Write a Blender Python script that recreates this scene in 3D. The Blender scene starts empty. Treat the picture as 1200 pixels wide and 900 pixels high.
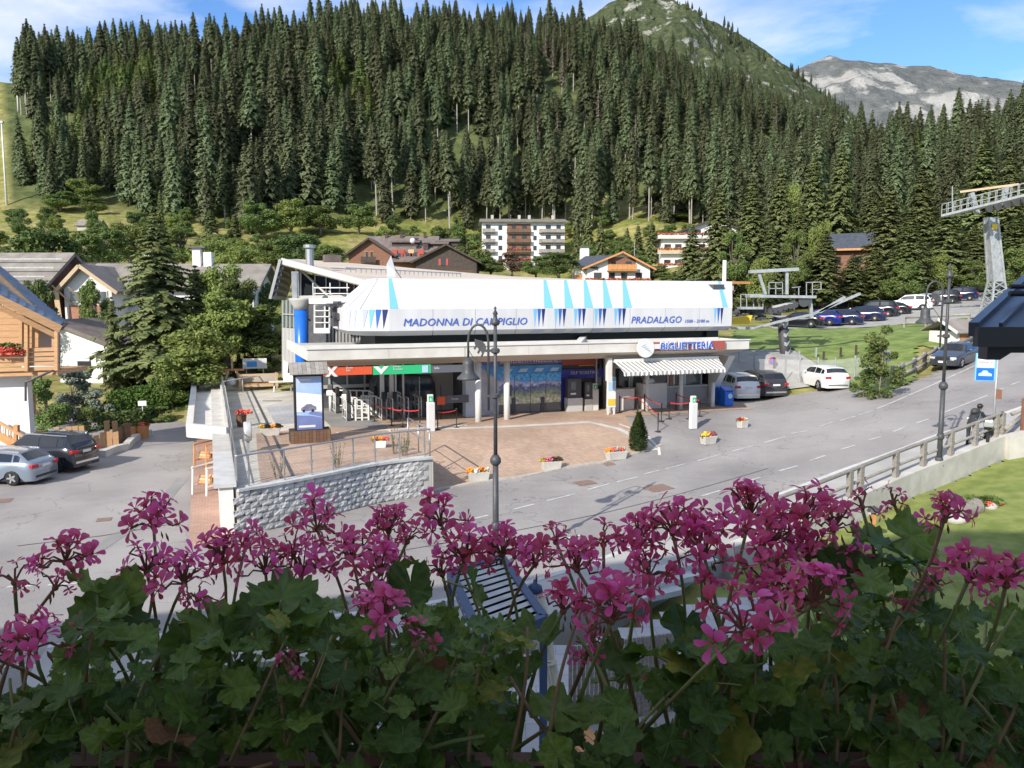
import bpy, math, random
import numpy as np
from mathutils import Vector, Matrix, noise as mnoise
from math import sin, cos, pi, radians as R, sqrt, atan2, hypot, exp
random.seed(7)
S = bpy.context.scene
C = S.collection
# ------------------------------------------------ camera, world, sun
F, EYE, PITCH = 940.0, 8.0, math.atan(100/940.0)
cam = bpy.data.cameras.new('camera'); camo = bpy.data.objects.new('camera', cam); C.objects.link(camo)
camo.location = (0, 0, EYE); camo.rotation_euler = (pi/2 - PITCH, 0, 0)
cam.sensor_width = 36; cam.lens = 36*F/1200; cam.clip_start = .05; cam.clip_end = 20000
S.camera = camo
S.view_settings.view_transform = 'Standard'; S.view_settings.look = 'None'
S.view_settings.exposure = 0.45; S.view_settings.gamma = 1
S.render.engine = 'CYCLES'
S.cycles.max_bounces = 6; S.cycles.diffuse_bounces = 3; S.cycles.glossy_bounces = 2
S.cycles.transparent_max_bounces = 12; S.cycles.caustics_reflective = False; S.cycles.caustics_refractive = False
SUNEL = R(32); SDIR = Vector((-.55*cos(SUNEL), -.835*cos(SUNEL), sin(SUNEL))).normalized()
sl = bpy.data.lights.new('sun', 'SUN'); sl.energy = 4.2; sl.angle = R(.53); sl.color = (1, .93, .82)
so = bpy.data.objects.new('sun', sl); C.objects.link(so); so.rotation_euler = SDIR.to_track_quat('Z', 'Y').to_euler()
W = bpy.data.worlds.new("World"); S.world = W; W.use_nodes = True
def build_world():
    nt = W.node_tree; N = nt.nodes; L = nt.links
    for n in list(N): N.remove(n)
    out = N.new('ShaderNodeOutputWorld'); bg = N.new('ShaderNodeBackground')
    sky = N.new('ShaderNodeTexSky'); sky.sky_type = 'NISHITA'; sky.sun_disc = False
    sky.sun_elevation = SUNEL; sky.sun_rotation = atan2(SDIR.x, SDIR.y) % (2*pi)
    sky.altitude = 1500; sky.air_density = 1.0; sky.dust_density = .1; sky.ozone_density = 2.5
    tc = N.new('ShaderNodeTexCoord'); sep = N.new('ShaderNodeSeparateXYZ'); L.new(tc.outputs['Generated'], sep.inputs[0])
    # project the direction on a cloud layer: (x,y)/(z+.12)
    ad = N.new('ShaderNodeMath'); ad.operation = 'ADD'; ad.inputs[1].default_value = .16; L.new(sep.outputs['Z'], ad.inputs[0])
    mx = N.new('ShaderNodeMath'); mx.operation = 'MAXIMUM'; mx.inputs[1].default_value = .05; L.new(ad.outputs[0], mx.inputs[0])
    dx = N.new('ShaderNodeMath'); dx.operation = 'DIVIDE'; L.new(sep.outputs['X'], dx.inputs[0]); L.new(mx.outputs[0], dx.inputs[1])
    dy = N.new('ShaderNodeMath'); dy.operation = 'DIVIDE'; L.new(sep.outputs['Y'], dy.inputs[0]); L.new(mx.outputs[0], dy.inputs[1])
    cb = N.new('ShaderNodeCombineXYZ'); L.new(dx.outputs[0], cb.inputs[0]); L.new(dy.outputs[0], cb.inputs[1])
    mp = N.new('ShaderNodeMapping'); mp.inputs['Location'].default_value = (3.4, 1.15, 0); mp.inputs['Scale'].default_value = (1, 1.1, 1); L.new(cb.outputs[0], mp.inputs[0])
    n1 = N.new('ShaderNodeTexNoise'); n1.inputs['Scale'].default_value = .95; n1.inputs['Detail'].default_value = 9; n1.inputs['Roughness'].default_value = .56; n1.inputs['Distortion'].default_value = .35
    L.new(mp.outputs[0], n1.inputs['Vector'])
    cr = N.new('ShaderNodeValToRGB'); cr.color_ramp.elements[0].position = .42; cr.color_ramp.elements[1].position = .6; bi = N.new('ShaderNodeMath'); bi.operation = 'MULTIPLY_ADD'; bi.inputs[1].default_value = -.05; L.new(dx.outputs[0], bi.inputs[0]); L.new(n1.outputs['Fac'], bi.inputs[2]); L.new(bi.outputs[0], cr.inputs[0])
    n2 = N.new('ShaderNodeTexNoise'); n2.inputs['Scale'].default_value = 2.2; n2.inputs['Detail'].default_value = 5; L.new(mp.outputs[0], n2.inputs['Vector'])
    cc = N.new('ShaderNodeMix'); cc.data_type = 'RGBA'; cc.inputs['A'].default_value = (3.9, 4.2, 4.9, 1); cc.inputs['B'].default_value = (7.4, 7.5, 7.6, 1); L.new(n2.outputs['Fac'], cc.inputs['Factor'])
    mul = N.new('ShaderNodeMix'); mul.data_type = 'RGBA'; mul.blend_type = 'MULTIPLY'; mul.inputs['Factor'].default_value = 1; mul.inputs['B'].default_value = (.76, .98, 1.2, 1)
    L.new(sky.outputs[0], mul.inputs['A'])
    sc = N.new('ShaderNodeMath'); sc.operation = 'MULTIPLY'; sc.inputs[1].default_value = .85; L.new(cr.outputs[0], sc.inputs[0])
    mi = N.new('ShaderNodeMix'); mi.data_type = 'RGBA'; L.new(sc.outputs[0], mi.inputs['Factor']); L.new(mul.outputs['Result'], mi.inputs['A']); L.new(cc.outputs['Result'], mi.inputs['B'])
    L.new(mi.outputs['Result'], bg.inputs[0]); bg.inputs[1].default_value = .135
    L.new(bg.outputs[0], out.inputs[0])
build_world()
# ------------------------------------------------ view helpers: a pixel of the 1200x900 photo to a point of the place
CT, ST = cos(PITCH), sin(PITCH)
def ray(px, py):
    a = (px-600)/F; b = (450-py)/F
    return Vector((a, CT + b*ST, -ST + b*CT))
def at(px, py, Y):
    d = ray(px, py); k = Y/d.y
    return Vector((d.x*k, Y, EYE + d.z*k))
def onz(px, py, z):
    d = ray(px, py); k = (z-EYE)/d.z
    return Vector((d.x*k, d.y*k, z))
_gx = [-60, -5, 0, 5, 10, 15, 20, 25, 30, 35, 45, 60, 120]; _gz = [0, 0, .08, .32, .75, 1.32, 2.08, 3.0, 4.0, 4.9, 6.1, 7, 9]
def G0(x):                                    # the road climbs to the right
    x = np.asarray(x, float)
    return (np.interp(x-1.5, _gx, _gz)+np.interp(x, _gx, _gz)+np.interp(x+1.5, _gx, _gz))/3
VX, VY = .934, .357                            # the station's front runs along (VX,VY), its depth along (-VY,VX)
OX, OY = 0.0, 45.1
def loc(x, y): dx, dy = x-OX, y-OY; return dx*VX+dy*VY, -dx*VY+dy*VX
def wor(s, t, z=0): return Vector((OX+s*VX-t*VY, OY+s*VY+t*VX, z))
def sstep(a, b, v): v = np.clip((v-a)/(b-a), 0, 1); return v*v*(3-2*v)
FLOOR = 1.5
def G(x, y):                                   # near ground: road plus the ramp of the forecourt
    g = G0(x); s, t = loc(np.asarray(x, float), np.asarray(y, float))
    k = sstep(-11.0, -3.0, t)*np.where(s > -7.85, 1, 0)*(1-sstep(13, 19, s))
    return g + np.maximum(FLOOR-g, 0)*k
def onG(px, py, f=None):
    f = f or G; d = ray(px, py); z = 0.5
    lo, hi = 2.0, 400.0; y = lo; step = .5; prev = lo
    while y < 500:
        k = y/d.y; p = (d.x*k, y, EYE+d.z*k)
        if p[2] < float(f(p[0], p[1])): break
        prev = y; y += max(step, y*.01)
    a, b = prev, y
    for _ in range(24):
        m = (a+b)/2; k = m/d.y
        if EYE+d.z*k < float(f(d.x*k, m)): b = m
        else: a = m
    k = b/d.y
    return Vector((d.x*k, b, float(f(d.x*k, b))))
def locpx(px, py, t):                          # pixel on the station's vertical plane at depth t -> (s, z)
    d = ray(px, py); k = (t + (-OX*VY + OY*VX)) / (-d.x*VY + d.y*VX)
    x, y = d.x*k, d.y*k
    return loc(x, y)[0], EYE + d.z*k
# ------------------------------------------------ materials
MATS = {}
def mat(name, col, rough=.75, col2=None, scale=6., metal=0., bump=0., bscale=None, rnd=0., spec=.5, trans=0., alpha=1., detail=4, lo=.35, hi=.65, vec='Object', stretch=None, emit=None):
    if name in MATS: return MATS[name]
    m = bpy.data.materials.new(name); m.use_nodes = True; nt = m.node_tree; N = nt.nodes; L = nt.links
    b = N['Principled BSDF']; b.inputs['Roughness'].default_value = rough; b.inputs['Metallic'].default_value = metal
    b.inputs['Specular IOR Level'].default_value = spec
    c = (*col, 1); b.inputs['Base Color'].default_value = c
    src = None; tc = N.new('ShaderNodeTexCoord'); vo = tc.outputs[vec]
    if stretch:
        mp = N.new('ShaderNodeMapping'); mp.inputs['Scale'].default_value = stretch; L.new(vo, mp.inputs[0]); vo = mp.outputs[0]
    if col2 is not None:
        n = N.new('ShaderNodeTexNoise'); n.inputs['Scale'].default_value = scale; n.inputs['Detail'].default_value = detail; L.new(vo, n.inputs['Vector'])
        r = N.new('ShaderNodeValToRGB'); r.color_ramp.elements[0].color = c; r.color_ramp.elements[1].color = (*col2, 1)
        r.color_ramp.elements[0].position = lo; r.color_ramp.elements[1].position = hi
        L.new(n.outputs['Fac'], r.inputs[0]); src = r.outputs[0]
    if rnd:
        oi = N.new('ShaderNodeObjectInfo'); hs = N.new('ShaderNodeHueSaturation')
        mr = N.new('ShaderNodeMapRange'); mr.inputs['To Min'].default_value = 1-rnd; mr.inputs['To Max'].default_value = 1+rnd; L.new(oi.outputs['Random'], mr.inputs[0]); L.new(mr.outputs[0], hs.inputs['Value'])
        m2 = N.new('ShaderNodeMath'); m2.operation = 'MULTIPLY_ADD'; m2.inputs[1].default_value = .06*min(1, rnd*3); m2.inputs[2].default_value = .5-.03*min(1, rnd*3); L.new(oi.outputs['Random'], m2.inputs[0]); L.new(m2.outputs[0], hs.inputs['Hue'])
        if src: L.new(src, hs.inputs['Color'])
        else: hs.inputs['Color'].default_value = c
        src = hs.outputs[0]
    if src: L.new(src, b.inputs['Base Color'])
    if bump:
        n = N.new('ShaderNodeTexNoise'); n.inputs['Scale'].default_value = bscale or scale*3; n.inputs['Detail'].default_value = 5; L.new(vo, n.inputs['Vector'])
        bp = N.new('ShaderNodeBump'); bp.inputs['Strength'].default_value = bump; bp.inputs['Distance'].default_value = .05; L.new(n.outputs['Fac'], bp.inputs['Height']); L.new(bp.outputs[0], b.inputs['Normal'])
    if emit: b.inputs['Emission Color'].default_value = (*emit[0], 1); b.inputs['Emission Strength'].default_value = emit[1]
    if alpha < 1: b.inputs['Alpha'].default_value = alpha
    if trans:
        t = N.new('ShaderNodeBsdfTranslucent'); ms = N.new('ShaderNodeMixShader'); ms.inputs[0].default_value = trans
        if src: L.new(src, t.inputs[0])
        else: t.inputs[0].default_value = c
        L.new(b.outputs[0], ms.inputs[1]); L.new(t.outputs[0], ms.inputs[2]); L.new(ms.outputs[0], N['Material Output'].inputs[0])
    MATS[name] = m; return m
def M(n): return MATS[n]
def glassmat(name, col, rough=.08, spec=.8):
    return mat(name, col, rough, spec=spec)
# ------------------------------------------------ mesh helpers
class MB:
    def __init__(s): s.v = []; s.f = []; s.m = []
    def add(s, vs, fs, mi=0):
        o = len(s.v); s.v += [tuple(v) for v in vs]; s.f += [tuple(i+o for i in f) for f in fs]; s.m += [mi]*len(fs); return s
    def box(s, c, d, rz=0, mi=0):
        x, y, z = d[0]/2, d[1]/2, d[2]/2; cr, sr = cos(rz), sin(rz)
        vs = [(c[0]+a*x*cr-b*y*sr, c[1]+a*x*sr+b*y*cr, c[2]+e*z) for e in (-1, 1) for a, b in ((-1, -1), (1, -1), (1, 1), (-1, 1))]
        return s.add(vs, [(3, 2, 1, 0), (4, 5, 6, 7), (0, 1, 5, 4), (1, 2, 6, 5), (2, 3, 7, 6), (3, 0, 4, 7)], mi)
    def bb(s, a, b, mi=0):
        return s.box([(a[i]+b[i])/2 for i in range(3)], [abs(b[i]-a[i]) for i in range(3)], 0, mi)
    def bar(s, p, q, w, h=None, mi=0, up=(0, 0, 1)):
        h = h or w; p = Vector(p); q = Vector(q); d = (q-p).normalized(); u = Vector(up)
        if abs(d.dot(u)) > .95: u = Vector((0, 1, 0))
        a = d.cross(u).normalized()*(w/2); b = a.normalized().cross(d)*(h/2)
        vs = [p-a-b, p+a-b, p+a+b, p-a+b, q-a-b, q+a-b, q+a+b, q-a+b]
        return s.add(vs, [(0, 1, 2, 3), (7, 6, 5, 4), (0, 4, 5, 1), (1, 5, 6, 2), (2, 6, 7, 3), (3, 7, 4, 0)], mi)
    def tube(s, pts, r, n=8, mi=0, cap=True):
        pts = [Vector(p) for p in pts]; rs = r if isinstance(r, (list, tuple)) else [r]*len(pts)
        d0 = (pts[1]-pts[0]).normalized(); a = d0.orthogonal().normalized(); vs = []; fs = []
        for i, p in enumerate(pts):
            d = ((pts[min(i+1, len(pts)-1)]-pts[max(i-1, 0)])).normalized()
            a = (a-d*a.dot(d)).normalized(); b = d.cross(a)
            vs += [p+(a*cos(2*pi*k/n)+b*sin(2*pi*k/n))*rs[i] for k in range(n)]
        for i in range(len(pts)-1):
            for k in range(n): fs.append((i*n+k, i*n+(k+1) % n, (i+1)*n+(k+1) % n, (i+1)*n+k))
        if cap: fs += [tuple(range(n-1, -1, -1)), tuple(range((len(pts)-1)*n, len(pts)*n))]
        return s.add(vs, fs, mi)
    def lathe(s, prof, n=12, c=(0, 0, 0), mi=0, axis=None):
        vs = []; fs = []
        for r, z in prof: vs += [(c[0]+r*cos(2*pi*k/n), c[1]+r*sin(2*pi*k/n), c[2]+z) for k in range(n)]
        if axis == 'x': vs = [(c[0]+v[2]-c[2], c[1]+v[0]-c[0], c[2]+v[1]-c[1]) for v in vs]
        if axis == 'y': vs = [(c[0]+v[0]-c[0], c[1]+v[2]-c[2], c[2]+v[1]-c[1]) for v in vs]
        m = len(prof)
        for i in range(m-1):
            for k in range(n): fs.append((i*n+k, i*n+(k+1) % n, (i+1)*n+(k+1) % n, (i+1)*n+k))
        fs += [tuple(range(n-1, -1, -1)), tuple(range((m-1)*n, m*n))]
        return s.add(vs, fs, mi)
    def prism(s, pts, z0, z1, mi=0):
        n = len(pts); g = lambda z, i: z[i] if isinstance(z, (list, tuple)) else z
        vs = [(p[0], p[1], g(z0, i)) for i, p in enumerate(pts)]+[(p[0], p[1], g(z1, i)) for i, p in enumerate(pts)]
        return s.add(vs, [tuple(range(n-1, -1, -1)), tuple(range(n, 2*n))]+[(i, (i+1) % n, n+(i+1) % n, n+i) for i in range(n)], mi)
    def xprism(s, pts, x0, x1, mi=0):          # profile in (y,z) pulled along x
        n = len(pts); vs = [(x0, p[0], p[1]) for p in pts]+[(x1, p[0], p[1]) for p in pts]
        return s.add(vs, [tuple(range(n-1, -1, -1)), tuple(range(n, 2*n))]+[(i, (i+1) % n, n+(i+1) % n, n+i) for i in range(n)], mi)
    def yprism(s, pts, y0, y1, mi=0):          # profile in (x,z) pulled along y
        n = len(pts); vs = [(p[0], y0, p[1]) for p in pts]+[(p[0], y1, p[1]) for p in pts]
        return s.add(vs, [tuple(range(n)), tuple(range(2*n-1, n-1, -1))]+[(i, n+i, n+(i+1) % n, (i+1) % n) for i in range(n)], mi)
    def slab(s, quad, th, mi=0):               # a plate of thickness th below the given 3-D polygon
        q = [Vector(p) for p in quad]; nrm = (q[1]-q[0]).cross(q[2]-q[0]).normalized()
        if nrm.z < 0: nrm = -nrm
        n = len(q); vs = q+[p-nrm*th for p in q]
        return s.add(vs, [tuple(range(n)), tuple(range(2*n-1, n-1, -1))]+[(i, n+i, n+(i+1) % n, (i+1) % n) for i in range(n)], mi)
    def sph(s, c, r, n=8, m=6, mi=0, sc=(1, 1, 1)):
        vs = [(c[0], c[1], c[2]-r*sc[2])]; fs = []
        for i in range(1, m):
            a = -pi/2+pi*i/m
            vs += [(c[0]+r*sc[0]*cos(a)*cos(2*pi*k/n), c[1]+r*sc[1]*cos(a)*sin(2*pi*k/n), c[2]+r*sc[2]*sin(a)) for k in range(n)]
        vs.append((c[0], c[1], c[2]+r*sc[2]))
        for k in range(n): fs.append((0, 1+(k+1) % n, 1+k)); fs.append((len(vs)-1, 1+(m-2)*n+k, 1+(m-2)*n+(k+1) % n))
        for i in range(m-2):
            for k in range(n): fs.append((1+i*n+k, 1+i*n+(k+1) % n, 1+(i+1)*n+(k+1) % n, 1+(i+1)*n+k))
        return s.add(vs, fs, mi)
    def mesh(s, name, mats, smooth=False):
        me = bpy.data.meshes.new(name); me.from_pydata(s.v, [], s.f)
        for m in (mats if isinstance(mats, (list, tuple)) else [mats]): me.materials.append(m)
        me.polygons.foreach_set('material_index', s.m)
        if smooth: me.polygons.foreach_set('use_smooth', [True]*len(s.f))
        me.update(); return me
    def build(s, name, mats, parent=None, smooth=False, loc=None, rz=0):
        o = bpy.data.objects.new(name, s.mesh(name, mats, smooth)); C.objects.link(o)
        if parent: o.parent = parent
        if loc is not None: o.location = loc
        if rz: o.rotation_euler.z = rz
        return o
def bevel(o, w=.01, seg=2, ang=35):
    b = o.modifiers.new('bevel', 'BEVEL'); b.width = w; b.segments = seg; b.limit_method = 'ANGLE'; b.angle_limit = R(ang); return o
def tag(o, label, cat, group=None, kind=None):
    if label: o['label'] = label
    if cat: o['category'] = cat
    if group: o['group'] = group
    if kind: o['kind'] = kind
    return o
def thing(name, label, cat, p=(0, 0, 0), rz=0, group=None):
    o = bpy.data.objects.new(name, None); C.objects.link(o); o.empty_display_size = .2
    o.location = p; o.rotation_euler = (0, 0, rz); return tag(o, label, cat, group)
def struct(o): o['kind'] = 'structure'; return o
def link(name, me, parent=None, loc=(0, 0, 0), rot=None, scale=None):
    o = bpy.data.objects.new(name, me); C.objects.link(o)
    if parent: o.parent = parent
    o.location = loc
    if rot is not None: o.rotation_euler = rot if not isinstance(rot, (int, float)) else (0, 0, rot)
    if scale is not None: o.scale = scale if not isinstance(scale, (int, float)) else (scale,)*3
    return o
KIDS = {}
def dup(o, p=None, rz=None, label=None, parent=None):
    c = o.copy(); C.objects.link(c)
    if parent: c.parent = parent
    for ch in o.children: dup(ch, parent=c)
    if p is not None: c.location = p
    if rz is not None: c.rotation_euler.z = rz
    if label: c['label'] = label
    return c
def text(name, s, size, m, parent, p, rot, align='CENTER', extrude=.005, shear=0, bold=0, sx=1):
    cu = bpy.data.curves.new('t', 'FONT'); cu.body = s; cu.size = size; cu.extrude = extrude; cu.align_x = align; cu.align_y = 'CENTER'
    cu.shear = shear; cu.offset = bold; cu.resolution_u = 2
    t = bpy.data.objects.new('t', cu); C.objects.link(t)
    dg = bpy.context.evaluated_depsgraph_get(); me = bpy.data.meshes.new_from_object(t.evaluated_get(dg))
    bpy.data.objects.remove(t); bpy.data.curves.remove(cu); me.materials.clear(); me.materials.append(m)
    o = bpy.data.objects.new(name, me); C.objects.link(o); o.location = p; o.rotation_euler = rot; o.scale = (sx, 1, 1)
    if parent: o.parent = parent
    return o
FRONT = (pi/2, 0, 0)                           # lettering that faces -Y
# ------------------------------------------------ materials list
mat('asphalt', (.295, .275, .265), .9, (.36, .338, .325), .35, bump=.3, bscale=40, detail=8)
mat('asphalt_dark', (.23, .225, .22), .9, (.3, .29, .28), .6, bump=.3, bscale=40, detail=8)
mat('gravel', (.32, .31, .29), .95, (.42, .41, .38), 1.2, bump=.6, bscale=25, detail=8)
mat('paint_white', (.62, .62, .60), .7, (.42, .42, .41), 3)
mat('kerb_stone', (.42, .38, .33), .85, (.5, .47, .43), 4, bump=.3)
mat('kerb_red', (.38, .25, .2), .85, (.46, .34, .28), 4)
mat('concrete', (.48, .46, .42), .85, (.6, .58, .54), 1.5, bump=.25, detail=6)
mat('walk', (.36, .35, .33), .9, (.44, .43, .41), .8, detail=8)
mat('concrete_light', (.6, .58, .53), .85, (.7, .68, .63), 1.2, bump=.2, detail=6)
mat('render_white', (.74, .73, .7), .85, (.8, .79, .77), .8, detail=5)
mat('render_grey', (.42, .41, .38), .85, (.5, .49, .46), 1.1, detail=5)
mat('render_blue', (.6, .66, .74), .85)
mat('metal_white', (.68, .68, .66), .45, (.73, .73, .71), .6)
mat('metal_light', (.62, .62, .6), .4, metal=.3)
mat('galv', (.34, .36, .37), .5, (.46, .48, .49), 3, metal=.3)
mat('steel', (.45, .46, .47), .35, metal=.8)
mat('cast_iron', (.055, .058, .065), .5, (.075, .078, .085), 8, spec=.5)
mat('black', (.02, .02, .022), .5)
mat('dark', (.05, .05, .055), .6)
mat('dark_metal', (.09, .09, .1), .5, metal=.3)
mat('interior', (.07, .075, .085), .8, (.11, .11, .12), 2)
glassmat('glass_dark', (.02, .025, .03)); glassmat('glass_blue', (.05, .08, .11)); glassmat('glass_green', (.10, .14, .13)); glassmat('glass_grey', (.12, .14, .16))
mat('blue_paint', (.01, .13, .62), .35, (.015, .16, .68), 2)
mat('red_sign', (.72, .11, .04), .5); mat('green_sign', (.03, .5, .2), .5); mat('grey_sign', (.12, .13, .15), .5)
mat('sign_brown', (.38, .09, .07), .5); mat('letter_blue', (.05, .12, .5), .4); mat('letter_rim', (.7, .75, .88), .4)
mat('stripe_sky', (.18, .5, .86), .45); mat('stripe_blue', (.03, .14, .5), .45); mat('stripe_navy', (.015, .025, .14), .45); mat('stripe_grey', (.45, .5, .62), .45)
mat('cowl_white', (.6, .6, .61), .45, (.68, .68, .69), .8, stretch=(1.5, 1, .25), detail=7)
mat('cowl_seam', (.55, .57, .6), .5)
mat('roof_beige', (.56, .47, .38), .8, (.63, .54, .44), .25, detail=6)
mat('soffit', (.46, .42, .36), .8, (.5, .46, .4), .8)
mat('wood_new', (.46, .26, .12), .65, (.55, .33, .17), 2, stretch=(1, 1, 8), bump=.1)
mat('wood_pale', (.5, .36, .23), .75, (.58, .44, .3), 2, stretch=(1, 1, 6))
mat('wood_brown', (.13, .07, .045), .7, (.18, .1, .06), 2, stretch=(1, 1, 6), rnd=.15)
mat('wood_red', (.19, .085, .05), .7, (.25, .12, .075), 3)
mat('wood_dark', (.05, .036, .03), .75, (.075, .055, .045), 2)
mat('wood_grey', (.24, .22, .2), .85, (.34, .315, .285), 4, stretch=(1, 1, 5), rnd=.15, bump=.2)
mat('wood_orange', (.5, .22, .08), .6, (.6, .3, .12), 3)
mat('roof_brown', (.13, .1, .09), .85, (.19, .155, .14), 1.2, rnd=.12, detail=6)
mat('roof_grey', (.19, .165, .145), .85, (.27, .24, .21), .9, rnd=.1, detail=6)
mat('roof_slate', (.05, .06, .08), .7, (.08, .09, .11), 2)
mat('roof_tile_blue', (.07, .12, .2), .45, (.12, .19, .28), 1.5, rnd=.25)
mat('roof_dark_metal', (.05, .055, .075), .35, (.07, .075, .095), .8, metal=.3)
mat('brick_red', (.35, .16, .1), .8, (.42, .22, .15), 4)
mat('shutter_red', (.4, .07, .05), .6)
mat('balcony_orange', (.55, .4, .22), .7)
mat('stone_block', (.4, .4, .4), .9, (.56, .56, .55), 5, bump=.9, bscale=14, rnd=.22, detail=7)
mat('stone_cap', (.5, .5, .49), .85, (.6, .6, .58), 2, bump=.3)
mat('rock', (.4, .39, .36), .95, (.52, .5, .47), 1.5, bump=.6)
mat('bark', (.16, .13, .105), .95, (.26, .22, .18), 4, bump=.6)
mat('bark_pale', (.3, .28, .25), .95, (.42, .39, .35), 2, bump=.4)
mat('spruce', (.105, .135, .06), .8, (.2, .225, .115), .9, rnd=.36, trans=.32, detail=3)
mat('spruce_near', (.1, .13, .04), .8, (.23, .255, .095), 1.1, rnd=.12, trans=.2, detail=5)
mat('spruce_dead', (.2, .16, .12), .9, (.28, .23, .18), .9, rnd=.1, trans=.1)
mat('leaf', (.085, .145, .03), .75, (.19, .24, .065), 1.1, rnd=.16, trans=.25, detail=3)
mat('leaf_dark', (.055, .1, .022), .75, (.13, .175, .045), 1.1, rnd=.12, trans=.2)
mat('shrub_red', (.12, .06, .05), .8, (.2, .14, .08), 2, trans=.2)
mat('hedge', (.05, .11, .015), .8, (.12, .2, .03), 1.5, trans=.2)
mat('soil', (.05, .035, .025), .95)
mat('lawn', (.15, .2, .035), .9, (.27, .3, .08), 1.6, detail=9, bump=.5, bscale=30)
mat('verge', (.11, .17, .03), .9, (.22, .28, .07), 1.1, detail=9, bump=.8, bscale=8)
mat('tyre', (.018, .018, .02), .8); mat('rim', (.5, .5, .52), .35, metal=.7); mat('rim_dark', (.06, .06, .065), .4, metal=.5)
mat('car_glass', (.012, .015, .02), .06, spec=.9)
mat('tail_red', (.5, .015, .02), .25); mat('headlight', (.6, .62, .65), .15, spec=.9); mat('plate', (.7, .7, .68), .5)
mat('chrome', (.75, .75, .76), .2, metal=.9)
for nm, c, r in (('silver', (.24, .29, .36), .28), ('anthracite', (.03, .034, .045), .2), ('white', (.8, .8, .79), .3), ('grey_blue', (.055, .062, .075), .25), ('darkgrey', (.055, .055, .06), .25), ('navy', (.012, .02, .07), .22), ('blue', (.01, .02, .22), .25), ('blackcar', (.012, .013, .018), .2), ('silverlight', (.5, .52, .54), .3)):
    m = mat('car_'+nm, c, r, metal=.35 if nm != 'white' else 0, spec=.6); m.node_tree.nodes['Principled BSDF'].inputs['Coat Weight'].default_value = .6
mat('flower_red', (.6, .05, .05), .7, (.8, .2, .12), 30); mat('flower_orange', (.8, .25, .03), .7, (.85, .4, .05), 30)
mat('flower_yellow', (.8, .55, .05), .7); mat('flower_white', (.75, .75, .72), .7, (.55, .58, .5), 30); mat('flower_pink', (.65, .15, .25), .7)
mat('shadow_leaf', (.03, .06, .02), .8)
def brickmat(name, c1, c2, mortar, sx, sy, rot=0, msize=.012, noise_amt=.5, rough=.9):
    m = bpy.data.materials.new(name); m.use_nodes = True; nt = m.node_tree; N = nt.nodes; L = nt.links; b = N['Principled BSDF']; b.inputs['Roughness'].default_value = rough
    tc = N.new('ShaderNodeTexCoord'); mp = N.new('ShaderNodeMapping'); mp.inputs['Rotation'].default_value = (0, 0, rot); L.new(tc.outputs['Object'], mp.inputs[0])
    br = N.new('ShaderNodeTexBrick'); br.inputs['Scale'].default_value = 1; br.inputs['Brick Width'].default_value = sx; br.inputs['Row Height'].default_value = sy; br.inputs['Mortar Size'].default_value = msize
    br.inputs['Color1'].default_value = (*c1, 1); br.inputs['Color2'].default_value = (*c2, 1); br.inputs['Mortar'].default_value = (*mortar, 1); L.new(mp.outputs[0], br.inputs['Vector'])
    n = N.new('ShaderNodeTexNoise'); n.inputs['Scale'].default_value = .5; n.inputs['Detail'].default_value = 8; L.new(mp.outputs[0], n.inputs['Vector'])
    hs = N.new('ShaderNodeHueSaturation'); mr = N.new('ShaderNodeMapRange'); mr.inputs['From Min'].default_value = .3; mr.inputs['From Max'].default_value = .7; mr.inputs['To Min'].default_value = 1-noise_amt*.35; mr.inputs['To Max'].default_value = 1+noise_amt*.35
    L.new(n.outputs['Fac'], mr.inputs[0]); L.new(mr.outputs[0], hs.inputs['Value']); L.new(br.outputs['Color'], hs.inputs['Color']); L.new(hs.outputs[0], b.inputs['Base Color'])
    bp = N.new('ShaderNodeBump'); bp.inputs['Strength'].default_value = .4; bp.inputs['Distance'].default_value = .01; L.new(br.outputs['Fac'], bp.inputs['Height']); bp.invert = True; L.new(bp.outputs[0], b.inputs['Normal'])
    MATS[name] = m; return m
brickmat('pavers', (.42, .28, .195), (.52, .37, .27), (.32, .25, .2), .22, .11, R(20))
brickmat('pavers_side', (.40, .23, .17), (.48, .3, .23), (.3, .22, .18), .22, .11, R(-20))
brickmat('deck', (.52, .48, .41), (.6, .56, .48), (.36, .34, .29), 1.6, .32, R(-69), .015)
brickmat('sidewalk_slabs', (.4, .4, .41), (.46, .46, .47), (.3, .3, .3), .5, .5, 0)
# ------------------------------------------------ terrain
def zz(py, Y): return EYE + (350-py)*Y/940
TP = []
def col(px, *ps):
    for Y, z in ps: TP.append((atan2(px-600, 940), math.log(Y), z))
col(-700, (30, 0), (60, .5), (120, 8), (200, 26), (430, 118), (600, 100))
col(-250, (30, 0), (60, .5), (100, 5), (150, 13), (205, 25), (430, 124), (600, 110))
col(0, (30, 0), (60, .6), (100, 6), (150, 14), (205, zz(272, 205)), (260, zz(238, 260)), (430, zz(106, 430)), (540, 118))
col(60, (260, zz(240, 260)), (430, zz(112, 430)))
col(150, (35, 0), (60, .6), (90, 4), (150, 13), (215, zz(268, 215)), (260, zz(245, 260)), (430, zz(98, 430)), (560, 120))
col(300, (35, .2), (60, 1.8), (110, 7), (150, 11), (205, zz(297, 205)), (240, zz(270, 240)), (430, zz(90, 430)), (560, 120))
col(450, (60, 2), (110, 7.5), (150, 12.5), (215, zz(294, 215)), (265, zz(255, 265)), (430, zz(64, 430)), (560, 125))
col(600, (60, 2.2), (110, 7.5), (150, 12), (237, zz(313, 237)), (285, zz(250, 285)), (430, zz(62, 430)), (560, 125))
col(750, (60, 3), (110, 7.5), (150, zz(333, 150)), (200, zz(318, 200)), (245, zz(268, 245)), (290, zz(236, 290)), (430, zz(98, 430)), (560, 118))
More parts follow.
